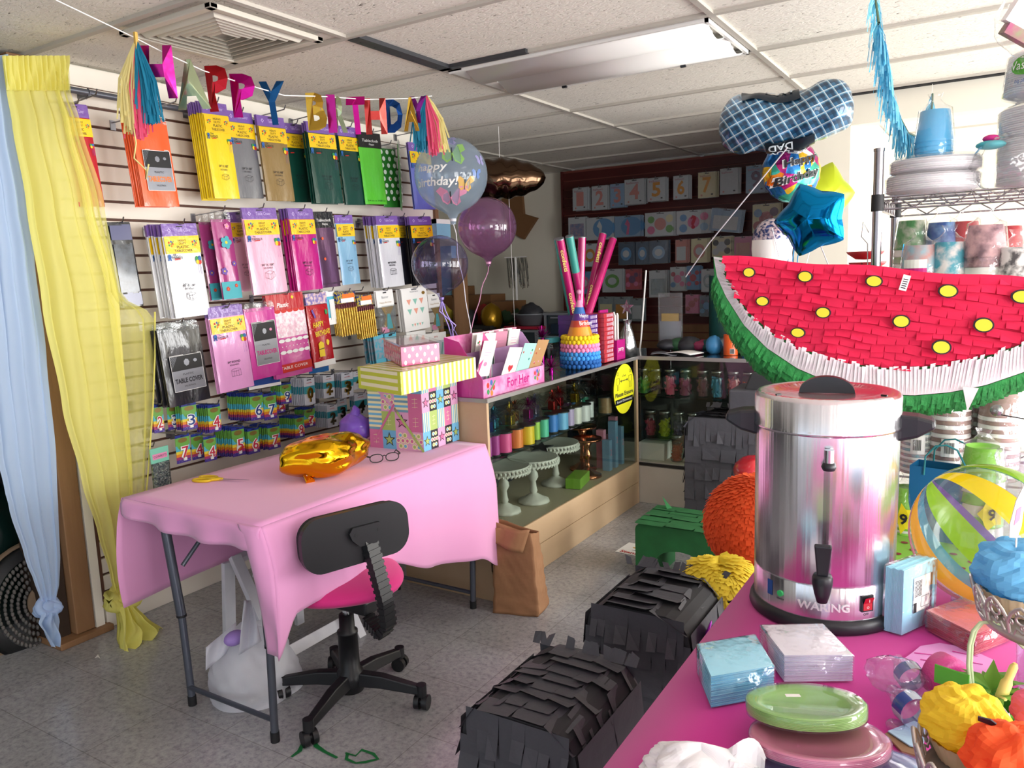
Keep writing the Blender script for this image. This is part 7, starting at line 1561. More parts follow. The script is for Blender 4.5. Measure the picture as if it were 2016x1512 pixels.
# clear cup with pink, tall clear cups behind the basket
for k,(x,y,r,h,lb) in enumerate(((.085,1.52,.032,.11,'straight clear plastic cup tinted pink behind the basket'),(.135,1.42,.045,.10,'rounded clear plastic bowl cup at the right edge'))):
    c=MB(); c.lathe([(0,.002),(r*.8,.002),(r,h),(r*1.04,h+.002),(r*.98,h-.002),(r*.78,.006)],'petclear',seg=30); o=c.build('clear_cup'); o.location=(x,y,TT); tag(o,lb,'cup')
# lime dotted sheet
P('limedot','8ccb4a',.5); P('reddot','8c2b3c',.5)
c=MB(); q0=W(1830,1085,Z=TT+.002); R0_=.17; c.add([(q0.x+.03+R0_*math.cos(k*PI/20),q0.y+.0+R0_*math.sin(k*PI/20),TT+.002) for k in range(40)],[tuple(range(40))],'limedot')
for k in range(26):
    a=k*2.4; r=R0_*.95*math.sqrt((k+.5)/26); x,y=q0.x+.03+r*math.cos(a),q0.y+.0+r*math.sin(a); c.add([(x+.009*math.cos(j*PI/5),y+.009*math.sin(j*PI/5),TT+.0032) for j in range(10)],[tuple(range(10))],'reddot')
o=c.build('dotted_placemat'); tag(o,'lime green round placemat with dark red dots behind the urn','placemat')
# striped clear ball
for n,h in dict(st_yel='f0e11a',st_lime='94c930',st_green='1c8b62',st_gold='e0a02c',st_purple='8462c0',st_blue='5aa9cf',st_red='c9506a').items(): FILM(n,'ffffff',1.0,.06,body=h,bamt=.92)
FILM('ballclear','eef3ee',1.2,.03,body='d8e6c8',bamt=.05,ior=1.35)
bD=1.62; bcen=W(1943,1053,D=bD); R_b=.147; t=thing('striped_ball','large clear inflated ball with rainbow stripes at the right edge','ball',bcen)
ax=-Vector((.72,-.2,-.66)).normalized(); t.rotation_euler=ax.to_track_quat('Z','Y').to_euler()
c=MB(); seqn=['st_yel','ballclear','st_lime','ballclear','st_green','ballclear','st_gold','ballclear','st_purple','ballclear','st_blue','ballclear','st_red','ballclear']
c.sph((0,0,0),R_b,'ballclear',108,30); ms=[]
nn=108
for i in range(nn):
    for j in range(30): ms.append((seqn+['st_gold','ballclear','st_lime','ballclear'])[(i//6-2)%18])
c.fm=[c.mi(x) for x in ms]; c.build('ball',t)
c=MB(); c.M=t.rotation_euler.to_matrix().inverted().to_4x4(); c.cyl((0,0,-(bcen.z-TT)),(0,0,-(bcen.z-TT)+.012),.06,'petclear',seg=30); c.build('base_ring',t)
# gift bag teal blue
P('bagblue','0d6da3',.5); P('bagblue2','0a5a89',.5); P('cordteal','2f8f96',.6)
A_,B_=W(1790,1058,Z=TT),W(1902,1090,Z=TT); A_=W(1786,1056,Z=TT); B_=A_+Vector((.16,-.03,0)); hB=.195
t=thing('gift_bag','plain blue paper gift bag with teal cord handles behind the ball','gift bag',A_); m_,Lr=frame(Vector((0,0,0)),B_-A_)
c=MB(); c.M=m_; x0,x1=0,Lr; dz=.08
for f in ([(x0,0,0),(x1,0,0),(x1,0,hB),(x0,0,hB)],[(x0,dz,0),(x0,0,0),(x0,0,hB),(x0,dz,hB)],[(x1,0,0),(x1,dz,0),(x1,dz,hB),(x1,0,hB)],[(x1,dz,0),(x0,dz,0),(x0,dz,hB),(x1,dz,hB)]): c.add(f,[(0,1,2,3)],'bagblue')
c.add([(x0,0,0),(x1,0,0),(x1,dz,0),(x0,dz,0)],[(3,2,1,0)],'bagblue2'); c.build('bag',t,solid=.001)
for yy,k in ((0,-.003),(dz,.003)):
    c=MB(); c.M=m_; c.tube([(x0+.035,yy+k,hB-.02),(x0+.037,yy+k,hB+.03),(x0+.06,yy+k,hB+.06),(x0+.085,yy+k,hB+.065),(x0+.11,yy+k,hB+.055),(x0+.128,yy+k,hB+.02),(x0+.13,yy+k,hB-.02)],.0024,'cordteal',6); c.build('handle',t)
# ================= WIRE RACK =================
P('chromepole','a59fa3',.25,1); P('platewhite','fdfcfd',.6,transl=.3); P('platewhite2','f0ecef',.6,transl=.3)
RX0,RX1,RY0,RY1=-.285,.95,2.36,2.80
t=thing('wire_rack','chrome wire shelving rack at the right behind the watermelon','shelving rack',(0,0,0))
for x in (RX0,RX1):
    for y in (RY0,RY1):
        c=MB(); top=W(1735,298,Y=RY0).z; c.cyl((x,y,.02),(x,y,top),.0125,'chromepole'); c.cyl((x,y,top),(x,y,top+.008),.014,'chromepole'); pl_=c.build('post',t); c=MB(); c.cyl((x,y,0),(x,y,.03),.018,'rubber'); c.build('foot',pl_)
for zz in (1.652,1.262,.885,.30):
    c=MB()
    for z in (zz,zz-.032):
        for y in (RY0,RY1): c.cyl((RX0,y,z),(RX1,y,z),.003,'chromepole',seg=6)
        for x in (RX0,RX1): c.cyl((x,RY0,z),(x,RY1,z),.003,'chromepole',seg=6)
    for k in range(14):
        x0=lerp(RX0,RX1,k/14);x1=lerp(RX0,RX1,(k+.5)/14);x2=lerp(RX0,RX1,(k+1)/14)
        for y in (RY0,RY1): c.tube([(x0,y,zz-.03),(x1,y,zz-.002),(x2,y,zz-.03)],.0022,'chromepole',5)
    for k in range(10):
        y0=lerp(RY0,RY1,k/10);y1=lerp(RY0,RY1,(k+.5)/10);y2=lerp(RY0,RY1,(k+1)/10)
        c.tube([(RX0,y0,zz-.03),(RX0,y1,zz-.002),(RX0,y2,zz-.03)],.0022,'chromepole',5)
    for k in range(1,34): c.cyl((lerp(RX0,RX1,k/34),RY0,zz+.003),(lerp(RX0,RX1,k/34),RY1,zz+.003),.0016,'chromepole',seg=5)
    for k in range(1,3): c.cyl((RX0,lerp(RY0,RY1,k/3),zz),(RX1,lerp(RY0,RY1,k/3),zz),.003,'chromepole',seg=5)
    c.build('wire_shelf',t)
    for x in (RX0,RX1):
        for y in (RY0,RY1): c=MB(); c.cyl((x,y,zz-.036),(x,y,zz+.008),.0165,'rubber' if x<0 else 'chromepole'); c.build('clip',t)
c=MB()
for k in range(4): c.tube([(RX0-.02,RY0,1.56-.11*k),(RX0-.035,RY0,1.59-.11*k),(RX0-.038,RY0,1.55-.11*k),(RX0-.022,RY0,1.53-.11*k),(RX0-.02,RY0,1.45-.11*k)],.0016,'chromepole',5)
c.build('hook_strip',t); S1,S2,S3=1.656,1.266,.889
# plates and foam on top of the rack
def foam(label,x,y,z0,r,n,ov=None,lean=0,mat='platewhite'):
    t=thing('foam_plate_stack',label,'plate stack',(x,y,z0)); t.rotation_euler=(0,lean,0)
    c=MB()
    for i in range(n): z=i*.0055; c.lathe([(r*.72,z),(r*.98,z+.012),(r,z+.014),(r,z+.0165),(r*.96,z+.0165)],mat if i%3 else 'platewhite2',seg=40)
    z=n*.0055+.012; c.lathe([(0,z-.008),(r*.7,z-.008),(r*.98,z+.004)],mat,seg=40); c.lathe([(0,.0),(r*.72,0)],mat,seg=40); c.build('plates',t)
    c=MB(); c.lathe([(r*.75,0),(r*1.02,.012),(r*1.025,z),(r*.9,z+.012),(0,z+.008)],'wrap',seg=36); c.build('clear_bag',t)
    if ov:
        c=MB(); textcyl(c,ov,.022,'white',r*1.03,-.72,z*.72,dr=.004); n_=20
        c.add([((r*1.035)*math.sin(-.72+.36*math.cos(q*2*PI/n_)),-(r*1.035)*math.cos(-.72+.36*math.cos(q*2*PI/n_)),z*.72+.024*math.sin(q*2*PI/n_)) for q in range(n_)],[tuple(range(n_))],'signgreen'); textcyl(c,'big plates',.012,'p_blue',r*1.03,-.70,z*.72-.04,dr=.004); c.build('oval_label',t)
    return t
foam('low white foam plate stack at the left end of the rack, lower one',-.165,2.50,S1,.115,7)
foam('low white foam plate stack on top of the left one',-.16,2.51,S1+.054,.112,5)
foam('tall white foam plate stack standing upright on the rack',.112,2.52,S1,.128,34)
foam('leaning white foam plate stack with a green oval label, on top of the tall one',.115,2.53,S1+.215,.128,18,ov='Vasalia',lean=.10)
def cupstack(label,x,y,z0,r,h,mat,n=8,top=None,flip=True,wrap=True,grp=None):
    t=thing('paper_cup_stack',label,'cup stack',(x,y,z0),group=grp); lip=(h-.085)/n
    c=MB()
    for i in range(n): z=i*lip; c.lathe([(r*.97,z),(r,z+.001),(r*1.02,z+.003),(r,z+.005),(r*.96,z+lip)],[mat,'paperwhite'][i%2] if n>3 else mat,seg=28)
    c.build('rims',t)
    c=MB(); z=n*lip; c.lathe([(r*.97,z),(r*1.02,z+.003),(r*.97,z+.006),(r*.76,z+.085),(r*.74,z+.085),(r*.7,z+.08),(0,z+.08)],top or mat,seg=32); c.build('top_cup',t)
    if wrap: c=MB(); c.lathe([(r*1.04,0),(r*1.06,z),(r*.85,z+.09),(r*.5,z+.10),(.012,z+.115),(.02,z+.13)],'wrap',seg=24,rfn=lambda a,i,rr,zz:(rr*(1+.03*math.sin(a*7+i)),zz)); c.build('clear_sleeve',t)
    return t
P('cup_blue','4fb0e0',.4,coat=.3); P('cup_lime','86cf3a',.35,coat=.4); P('cup_pr1','8fb7c4',.5,noise=(28,'c98f88',.25)); P('cup_pr2','d7a9ad',.5,noise=(22,'6b4a58',.2)); P('cup_teal','2f9fb5',.5,noise=(26,'e5e2e0',.15)); P('cup_red','c22c34',.4); P('cup_spot','efeae8',.5,noise=(24,'34333a',.1)); P('cup_green','3f8f46',.5,noise=(20,'dbd3c6',.2)); P('cup_navy','1f55a5',.4,noise=(20,'86b4dd',.2)); P('cup_brown','9b8078',.5)
cupstack('bright blue cup stack standing on the foam plates on top of the rack',-.165,2.50,S1+.102,.048,.125,'cup_blue',3)
q=MB(); q.sph((0,0,0),(.035,.03,.012),'p_teal',16,8); q.sph((0,0,.016),(.02,.018,.010),'p_mag',12,8); o=q.build('party_favour'); o.location=(-.03,2.44,S1+.115); tag(o,'small teal and pink item in clear wrap leaning on the tall plates','favour')
c=MB(); c.sph((0,0,.06),(.07,.05,.075),'wrap',24,16,crinkle(13,.3)); o=c.build('plastic_wrapping'); o.location=(.005,2.43,S1); tag(o,'loose clear plastic wrapping in front of the tall plate stack','wrapping')
X=lambda px_:W(px_,460,Y=2.46).x
cs_=[(1752,2.40,.045,.155,'cup_pr1','small printed paper cup stack nearest the rack post'),(1812,2.41,.048,.255,'cup_pr1','printed cup stack with a pink banded blue label on the rack'),(1868,2.42,.048,.26,'cup_teal','teal patterned cup stack in clear sleeve'),(1938,2.42,.052,.30,'cup_pr2','pink and dark printed cup stack in clear sleeve'),(2000,2.40,.05,.24,'cup_spot','white cup stack with black spots and the word puppy')]
for px_,y,r,h,m_,lb in cs_:
    t=cupstack(lb,X(px_)+.004,y,S2,r,h,m_,n=9)
    if 'spots' in lb: c=MB(); textcyl(c,'puppy',.02,'white',r,-.3,h*.62,dr=.003); c.lathe([(r*1.02,h*.5),(r*1.02,h*.68)],'cup_teal',seg=24); c.build('label_band',t)
    if 'banded' in lb:
        c=MB(); rr=r*1.05; 
        for k in range(6): a=-.75+k*.2; c.add([(rr*math.sin(q),-rr*math.cos(q),z) for q,z in ((a,h*.5),(a+.2,h*.5),(a+.2,h*.85),(a,h*.85))],[(0,1,2,3)],'paperwhite'); c.add([(rr*1.01*math.sin(q),-rr*1.01*math.cos(q),z) for q,z in ((a,h*.7),(a+.2,h*.7),(a+.2,h*.76),(a,h*.76))],[(0,1,2,3)],'p_mag')
        textcyl(c,'40',.03,'p_blue',rr,.05,h*.6,dr=.002); c.build('label_band',t)
for px_,y,r,h,m_,lb in ((1775,2.62,.045,.33,'cup_green','green topped cup stack in the back row of the rack'),(1838,2.62,.045,.32,'cup_navy','blue swirled cup stack in the back row of the rack'),(1885,2.64,.045,.32,'cup_red','red cup stack in the back row of the rack'),(1975,2.62,.045,.30,'cup_red','red cup stack far right in the back row of the rack')):
    cupstack(lb,X(px_)+.01,y,S2,r,h,m_,n=12)
for px_,y,r,h,m_,lb in ((1806,2.42,.044,.215,'cup_pr1','ribbed cup stack in the lower shelf right beside the urn handle'),(1868,2.42,.052,.28,'cup_brown','ribbed cup stack with barcodes in the middle of the lower shelf'),(1930,2.5,.05,.28,'cup_pr2','purple and white striped stack on the lower shelf'),(1965,2.42,.05,.26,'cup_brown','brown ribbed cup stack on the lower shelf, right of the purple one')):
    x_=W(px_,870,Y=y).x; t=cupstack(lb,x_,y,S3,r,h,m_,n=16)
    if 'barcodes' in lb or 'beside' in lb:
        c=MB(); rr=r*1.05
        for k in range(4): a=-.3+k*.2; c.add([(rr*math.sin(q),-rr*math.cos(q),z) for q,z in ((a,.06),(a+.2,.06),(a+.2,.11),(a,.11))],[(0,1,2,3)],'paperwhite')
        for k in range(9): a=-.15+k*.05; c.add([(rr*1.01*math.sin(q),-rr*1.01*math.cos(q),z) for q,z in ((a,.07),(a+.025,.07),(a+.025,.10),(a,.10))],[(0,1,2,3)],'ink')
        c.build('barcode_label',t)
# lime cups with yellow star label
P('labyellow','f3e21e',.45)
for x_,y_,z_,lb,h in ((W(1935,900,Y=2.25).x,2.25,TT,'tall lime green cup stack in clear wrap with a yellow label','' and 0 or .26),(W(1786,985,Y=2.27).x,2.27,TT,'lime green cup stack low between the urn and the blue bag',.13)):
    t=cupstack(lb,x_,y_,z_,.052 if h>.2 else .034,h,'cup_lime',6); r=.055 if h>.2 else .036
    c=MB(); a0=.45 if h>.2 else -.1
    pts=[(a0+.55*math.cos(k*PI/5)*(1 if k%2 else .75),h*.38+.035*math.sin(k*PI/5)*(1.3 if k%2 else .8)) for k in range(10)]; c.add([(r*1.08*math.sin(a),-r*1.08*math.cos(a),z) for a,z in pts],[tuple(range(10))],'labyellow'); textcyl(c,'9',.03,'ink',r*1.08,a0,h*.38,dr=.002,bold=.03); c.build('yellow_label',t)
# clear containers at the right edge
P('knobgrey','8c9692',.3,.8,bump=(60,.6)); 
for x_,y_,r,h,lb in ((.145,2.12,.06,.30,'ridged clear plastic beverage container at the right edge'),(.06,2.16,.045,.26,'yellowish clear plastic container behind the lime cups')):
    t=thing('clear_container',lb,'container',(x_,y_,TT)); c=MB(); pr_=[(0,.002),(r*.7,.002)]+[(r*(.75+.2*k/12)+.0025*(k%2),.01+h*.9*k/12) for k in range(13)]+[(r*1.03,h*.95),(r*1.03,h)]; c.lathe(pr_,'petclear',seg=30); c.build('body',t); c=MB(); c.lathe([(r*1.05,h*.98),(r*1.06,h),(r*.95,h+.012),(0,h+.010)],'petclear',seg=30); c.build('lid',t)
q=W(1962,808,D=1.72); t=thing('beaded_topper','small grey beaded ball on a wire at the right edge','topper',q); c=MB(); c.sph((0,0,0),.013,'knobgrey',14,10); c.build('bead',t); c=MB(); c.tube([(0,0,-.008),(.12,-.03,-.02),(.16,-.02,-.1),(.16,-.02,-(q.z-TT))],.0014,'darkmetal',5); c.build('wire',t)
# red bowls on the rack's far left
for k,(x,y) in enumerate(((1690,512),(1694,534))):
    q=W(x,y,Y=2.75); o=MB().lathe([(0,0),(.03,.002),(.055,.02),(.06,.028),(.056,.028),(.03,.008),(0,.006)],'cup_red',seg=28).build('red_bowl'); o.location=(q.x,2.9,q.z); tag(o,['upper shallow red bowl on a peg left of the rack','lower shallow red bowl on a peg left of the rack'][k],'bowl')
o=MB().cyl((0,0,0),(0,0,1.28),.01,'chromepole').build('bowl_post'); q=W(1692,530,Y=2.75); o.location=(q.x,2.9,0); tag(o,'thin metal post holding the red bowls','post')
# teal fringe garland
P('garland','41a9cf',.6,transl=.3,noise=(60,'8fd6e6',.3)); gp=[(1722,0),(1730,45),(1742,110),(1752,170),(1768,225),(1788,262),(1812,272),(1830,255),(1836,200),(1836,185)]
D_=[1.75,1.8,1.9,2.0,2.1,2.2,2.3,2.4,2.5,2.55]; G=[W(x,y,D=d) for (x,y),d in zip(gp,D_)]; G[0]=W(1720,-30,Z=CEIL); 
t=thing('fringe_garland','turquoise paper fringe garland swooping down from the ceiling at the right','garland',G[3]); o3=Vector(t.location)
c=MB(); c.tube([p-o3 for p in G],.003,'darkgreen',6); c.build('cord',t); c=MB(); rn=random.Random(8)
for k in range(700):
    s=rn.uniform(0.02,1)*(len(G)-2); i=int(s); p=G[i].lerp(G[i+1],s-i)-o3; L_=rn.uniform(.035,.095)*(1.0 if i<6 else .7); a=rn.uniform(0,6.28); d=Vector((math.cos(a)*.25,math.sin(a)*.25,-1)); w=Vector((math.cos(a+1.5),math.sin(a+1.5),0))*.0018
    e=p+d*L_; m2=p+Vector((d.x*L_*.7,d.y*L_*.7,-L_*.35)); c.add([p-w,p+w,m2+w,m2-w,e-w,e+w],[(0,1,2,3),(3,2,5,4)],'garland')
c.build('fringe',t)
G2_=[W(1836,165,Z=CEIL),W(1832,215,D=2.6)]; c=MB(); c.tube([G2_[0],G2_[1]],.0015,'string',5)
for k in range(40):
    a=rn.uniform(0,6.28); p=G2_[1]+Vector((0,0,rn.uniform(-.02,.05))); c.add([p,p+Vector((.002,0,0)),p+Vector((math.cos(a)*.015,math.sin(a)*.015,-.05)),p+Vector((math.cos(a)*.015-.002,math.sin(a)*.015,-.05))],[(0,1,2,3)],'garland')
o=c.build('small_tassel'); tag(o,'tiny turquoise tassel hanging on a thread above the rack','tassel')
# clear bag hanging in the top right corner
P('bagprint','7a8a58',.5,noise=(40,'a3486e',.3)); q=W(2002,40,D=1.5); t=thing('hanging_bag','clear wrapped package hanging from the ceiling in the top right corner','bag',(q.x+.03,q.y,q.z)); c=MB(); c.M=T(0,0,0,.2,.5,YAW); c.sph((0,0,0),(.07,.03,.07),'wrap',20,14,crinkle(19,.2)); c.bx(-.04,.06,-.012,.012,-.05,-.03,'bagprint'); c.bx(-.05,.05,-.01,.01,-.03,.05,'paperwhite'); c.build('package',t); c=MB(); c.cyl((0,0,.03),(0,0,CEIL-q.z),.0015,'string'); c.build('string',t)
# ================= BALLOONS =================
FILM('bubbleclear','e9f0f6',1.0,.03,body='cfe2f6',bamt=.36); FILM('bubblepink','e3b9df',1.5,.05,body='deb0da',bamt=.14); FILM('bubblegrey','dad6ea',1.3,.03,body='a099cc',bamt=.05)
for n,h in dict(bf_green='a5d879',bf_pink='ee9fbf',bf_yel='f3c46b',bf_blue='7f9fe0',bf_lil='b9b3e6').items(): P(n,h,.4,coat=.6,transl=.3)
def on_ball(c,R_,az,el,pts,mat,dr=.002,s=1):
    """small print on a sphere: pts are local x,z offsets in metres, az 0 faces the camera"""
    vs=[]
    for x,z in pts:
        a=az+x*s/(R_*math.cos(el)); e=el+z*s/R_; r=R_+dr; vs.append((r*math.sin(a)*math.cos(e),-r*math.cos(a)*math.cos(e),r*math.sin(e)))
    c.add(vs,[tuple(range(len(vs)))],mat)
def ball_text(c,R_,s,az,el,h,mat,w=None,dr=.003,slant=.25,bold=.01):
    vs,fs,asp=text_mesh(s,bold); w=w or h*asp; out=[]
    for x,z in vs:
        e=el+z*h/R_; a=az+(x*w+slant*z*h)/(R_*math.cos(el)); r=R_+dr; out.append((r*math.sin(a)*math.cos(e),-r*math.cos(a)*math.cos(e),r*math.sin(e)))
    c.add(out,fs,mat)
def facecam(p): return math.atan2(-p.x,p.y)*-1 if False else math.atan2(p.x,p.y)*-1
def bubble(label,px_,py_,D,rpx,mat,strmat,base):
    p=W(px_,py_,D=D); R_=rpx/FPX*D; t=thing('bubble_balloon',label,'balloon',p,-math.atan2(p.x,p.y)); t.rotation_euler=(0,0,math.atan2(-p.x,p.y))
    c=MB(); c.lathe([(0,R_*1.0)]+[(R_*math.cos(k*PI/20),R_*math.sin(k*PI/20)) for k in range(9,-8,-1)]+[(R_*.30,-R_*.965),(R_*.16,-R_*1.05),(R_*.09,-R_*1.18),(R_*.07,-R_*1.32)],mat,seg=48); c.build('skin',t)
    c=MB(); c.tube([(0,0,-R_*1.16),(0,0,-R_*1.24)],[R_*.10,R_*.09],strmat,10); c.build('neck_tie',t)
    e=Vector(base)-p; e=Euler((0,0,t.rotation_euler.z)).to_matrix().inverted()@e; s0=Vector((0,0,-R_*1.3)); c=MB(); c.tube([s0.lerp(e,k/12)+Vector((.008*math.sin(k*1.3),0,0))*(1-k/12) for k in range(13)],.003,strmat,6); c.build('ribbon',t)
    return t,R_,p
P('rib_white','e6e2ea',.4); P('rib_pink','e4a6c8',.35,.2); P('rib_lil','9a86c8',.3,.4)
DB=4.35
base=W(925,700,Z=CT+.01); base=Vector((-2.33,3.3,CT+.05))
bw=W(930,668,D=4.45)
t,R_,p=bubble('clear bubble balloon printed Happy Birthday with coloured butterflies',888,345,DB,72,'bubbleclear','rib_white',bw)
c=MB(); ball_text(c,R_,'happy',-.55,.10,R_*.25,'white',w=R_*.9,bold=.02); c.build('lettering',t); c=MB(); ball_text(c,R_,'birthday!',-.48,-.28,R_*.30,'white',w=R_*1.25,bold=.02); c.build('lettering',t)
def bfly(c,az,el,s,m_):
    on_ball(c,R_,az,el,[(0,0),(.5,.75),(.95,.8),(.95,.3),(.55,.05),(.75,-.35),(.5,-.7),(.15,-.5)],m_,s=s*R_); on_ball(c,R_,az,el,[(0,0),(-.15,.5),(-.5,.75),(-.8,.5),(-.6,.1),(-.6,-.3),(-.3,-.6),(-.05,-.4)],m_,s=s*R_)
    on_ball(c,R_,az,el,[(-.03,-.5),(.03,-.5),(.03,.45),(-.03,.45)],'ink',dr=.004,s=s*R_)
c=MB()
for az,el,s,m_ in ((.05,.45,.42,'bf_green'),(-.05,-.72,.42,'bf_pink'),(.38,-.35,.28,'bf_yel'),(-.12,.95,.3,'bf_lil'),(-.5,.62,.18,'bf_pink'),(.72,-.08,.18,'bf_blue'),(.95,.3,.2,'bf_lil')): bfly(c,az,el,s,m_)
c.build('butterfly_print',t)
bubble('pink transparent bubble balloon right of the butterfly balloon',959,447,DB+.35,58,'bubblepink','rib_pink',W(922,668,D=4.47))
t,_,_=bubble('smaller grey violet clear balloon low on the left of the group',866,520,DB-.2,56,'bubblegrey','rib_lil',W(905,672,D=4.4))
c=MB(); 
for k in range(3): c.tube([(0,0,-.19),(.02*math.sin(k*2),0,-.25),(.03+.02*k,.01,-.33),(.05,.0,-.42+.03*k),(.075,.01,-.50)],.004,'rib_lil',5)
c.build('curled_ribbon',t)
c=MB(); c.cyl((0,0,0),(0,0,.14),.03,'rib_white'); q=bw; o=c.build('balloon_weight'); o.location=(q.x,q.y,q.z-.13); tag(o,'white weight holding the bubble balloon ribbons behind the card display','balloon weight')
c=MB(); c.box((0,0,(q.z-.13)/2),(.3,.3,q.z-.135),'clutter'); o=c.build('storage_pedestal'); o.location=(q.x,q.y,0); tag(o,'dark cabinet behind the counter carrying the balloon weight','cabinet')
# bronze pillow balloon
P('bronze','5b4636',.12,1,bump=(5,.3)); p=W(985,352,D=4.9); t=thing('foil_balloon','dark bronze foil pillow balloon under the ceiling behind the bubble balloons','balloon',p,YAW+.1)
c=MB(); c.grid(lambda u,v:((u-.5)*.58,.10*math.cos((v)*2*PI)*max(0,math.sin(PI*min(1,u*1.0)))**.55*(1-.0*u),.125*math.sin(v*2*PI)*max(0,math.sin(PI*u))**.5+.008*math.sin(u*40)*math.sin(PI*u)),40,20,'bronze'); c.build('foil_body',t); c=MB(); c.tube([(.05,0,-.1),(.06,0,-1.0)],.0015,'string',4); c.build('string',t)
c=MB(); c.tube([(0,0,.1),(0,0,CEIL-p.z)],.0015,'string',4); c.build('ceiling_thread',t)
# plaid shirt balloon
m=bpy.data.materials.new('plaid'); m.use_nodes=True; MATS['plaid']=m; N=m.node_tree.nodes; L=m.node_tree.links; b=N['Principled BSDF']; b.inputs['Roughness'].default_value=.3; b.inputs['Metallic'].default_value=.35; b.inputs['Coat Weight'].default_value=.6
tc=N.new('ShaderNodeTexCoord'); sx=N.new('ShaderNodeSeparateXYZ'); L.new(tc.outputs['Object'],sx.inputs[0])
ws=[]
def pm(op,a,bv):
    n=N.new('ShaderNodeMath'); n.operation=op
    if isinstance(a,float): n.inputs[0].default_value=a
    else: L.new(a,n.inputs[0])
    if isinstance(bv,float): n.inputs[1].default_value=bv
    else: L.new(bv,n.inputs[1])
    return n.outputs[0]
sumxz=pm('ADD',pm('MULTIPLY',sx.outputs[0],1.0),pm('MULTIPLY',sx.outputs[2],.5)); dif=pm('SUBTRACT',pm('MULTIPLY',sx.outputs[2],1.0),pm('MULTIPLY',sx.outputs[0],.3))
cur=None; base_=lin('2a6288')
def stripe(src,freq,wid,off):
    f=pm('FRACT',pm('ADD',pm('MULTIPLY',src,freq),off),0.0); return pm('LESS_THAN',f,wid)
rgb=N.new('ShaderNodeRGB'); rgb.outputs[0].default_value=base_; cur=rgb.outputs[0]
for src,fr,wd_,off,colh,fac in ((sumxz,14.,.35,.0,'10263c',.65),(dif,14.,.35,.0,'10263c',.65),(sumxz,14.,.14,.55,'7fa9bf',.7),(dif,14.,.14,.55,'7fa9bf',.7),(sumxz,14.,.06,.45,'e4e8e6',.7),(dif,14.,.06,.45,'e4e8e6',.7)):
    s=stripe(src,fr*1.8,wd_,off); s=pm('MULTIPLY',s,fac); mx=N.new('ShaderNodeMix'); mx.data_type='RGBA'; L.new(s,mx.inputs[0]); L.new(cur,mx.inputs[6]); mx.inputs[7].default_value=lin(colh); cur=mx.outputs[2]
L.new(cur,b.inputs['Base Color'])
A_,B_=W(1420,245,D=3.15),W(1671,215,D=3.15); ctr=(A_+B_)/2; wlen=(B_-A_).length; hgt=(W(1545,180,D=3.15)-W(1545,300,D=3.15)).length
ctr=W(1545,236,D=3.15); t=thing('foil_balloon','blue plaid shirt shaped foil balloon floating against the ceiling','balloon',ctr,0); t.rotation_euler=(0,-.10,math.atan2(-ctr.x,ctr.y))
c=MB()
def shirt(u,v):
    a=2*PI*v; x=(u-.5)*wlen; k=max(0,1-abs(2*u-1)**4)**.45; waist=.78+.22*abs(2*u-1)+.1*math.sin(u*PI*2)*.2; r=hgt*.54*k*waist; cr=1+.04*math.sin(a*4+u*14)+.03*math.sin(u*30+a*2); return (x,r*.85*math.cos(a)*cr,r*math.sin(a)*cr+.015*math.sin(u*9))
c.grid(shirt,60,36,'plaid'); c.build('foil_body',t)
P('navyfoil','16222f',.3,.4)
def patch(c,u0,u1,a0,a1,mat,dr=.006,n=16):
    def f(u,v):
        p=Vector(shirt(lerp(u0,u1,u),lerp(a0,a1,v)/(2*PI))); return tuple(p+Vector((0,p.y,p.z)).normalized()*dr)
    c.grid(f,n,8,mat)
def shirttext(c,s,u0,u1,a0,a1,mat,flip=False):
    vs,fs,_=text_mesh(s,.02); out=[]
    for x,z in vs:
        if flip: x,z=-x,-z
        u=lerp(u0,u1,x+.5); a=lerp(a1,a0,z+.5)/(2*PI); p=Vector(shirt(u,a)); out.append(tuple(p+Vector((0,p.y,p.z)).normalized()*.011))
    c.add(out,fs,mat)
c=MB(); patch(c,.20,.62,PI*.42,PI*.78,'navyfoil'); c.build('navy_panel',t); c=MB(); patch(c,.34,.70,PI*1.25,PI*1.6,'navyfoil'); c.build('navy_panel',t)
c=MB(); shirttext(c,'DAY',.38,.60,PI*.50,PI*.64,'lightlogo2' if 'lightlogo2' in MATS else P('lightlogo2','b9c2c8',.5)); shirttext(c,'DAD',.36,.54,PI*1.27,PI*1.40,'lightlogo2',True); shirttext(c,'WE LUV',.36,.68,PI*1.42,PI*1.55,'lightlogo2',True); c.build('lettering',t)
sp=Vector((.0,-.08,-.12)); e1=W(1395,480,D=3.6)-ctr; e1=Euler(t.rotation_euler).to_matrix().inverted()@e1
c=MB(); e2=Euler(t.rotation_euler).to_matrix().inverted()@(W(1350,545,D=3.9)-ctr); c.tube([sp,sp.lerp(e1,.5),e1,e2],.0025,'rib_white',6); c.build('ribbon',t)
# birthday foil ball
m=bpy.data.materials.new('confettifoil'); m.use_nodes=True; MATS['confettifoil']=m; N=m.node_tree.nodes; L=m.node_tree.links; b=N['Principled BSDF']; b.inputs['Roughness'].default_value=.16; b.inputs['Metallic'].default_value=.75
tc=N.new('ShaderNodeTexCoord'); vo=N.new('ShaderNodeTexVoronoi'); vo.inputs['Scale'].default_value=16; L.new(tc.outputs['Object'],vo.inputs[0]); sp_=N.new('ShaderNodeSeparateColor'); L.new(vo.outputs['Color'],sp_.inputs[0])
r=ramp(N,[(0,'b02a78'),(.18,'e0b52e'),(.34,'2b6fb0'),(.5,'cf3a2e'),(.62,'e8e2e6'),(.74,'e07a1e'),(.86,'3aa08a'),(1,'7a3aa0')]); r.color_ramp.interpolation='CONSTANT'; L.new(sp_.outputs[0],r.inputs[0]); L.new(r.outputs[0],b.inputs['Base Color'])
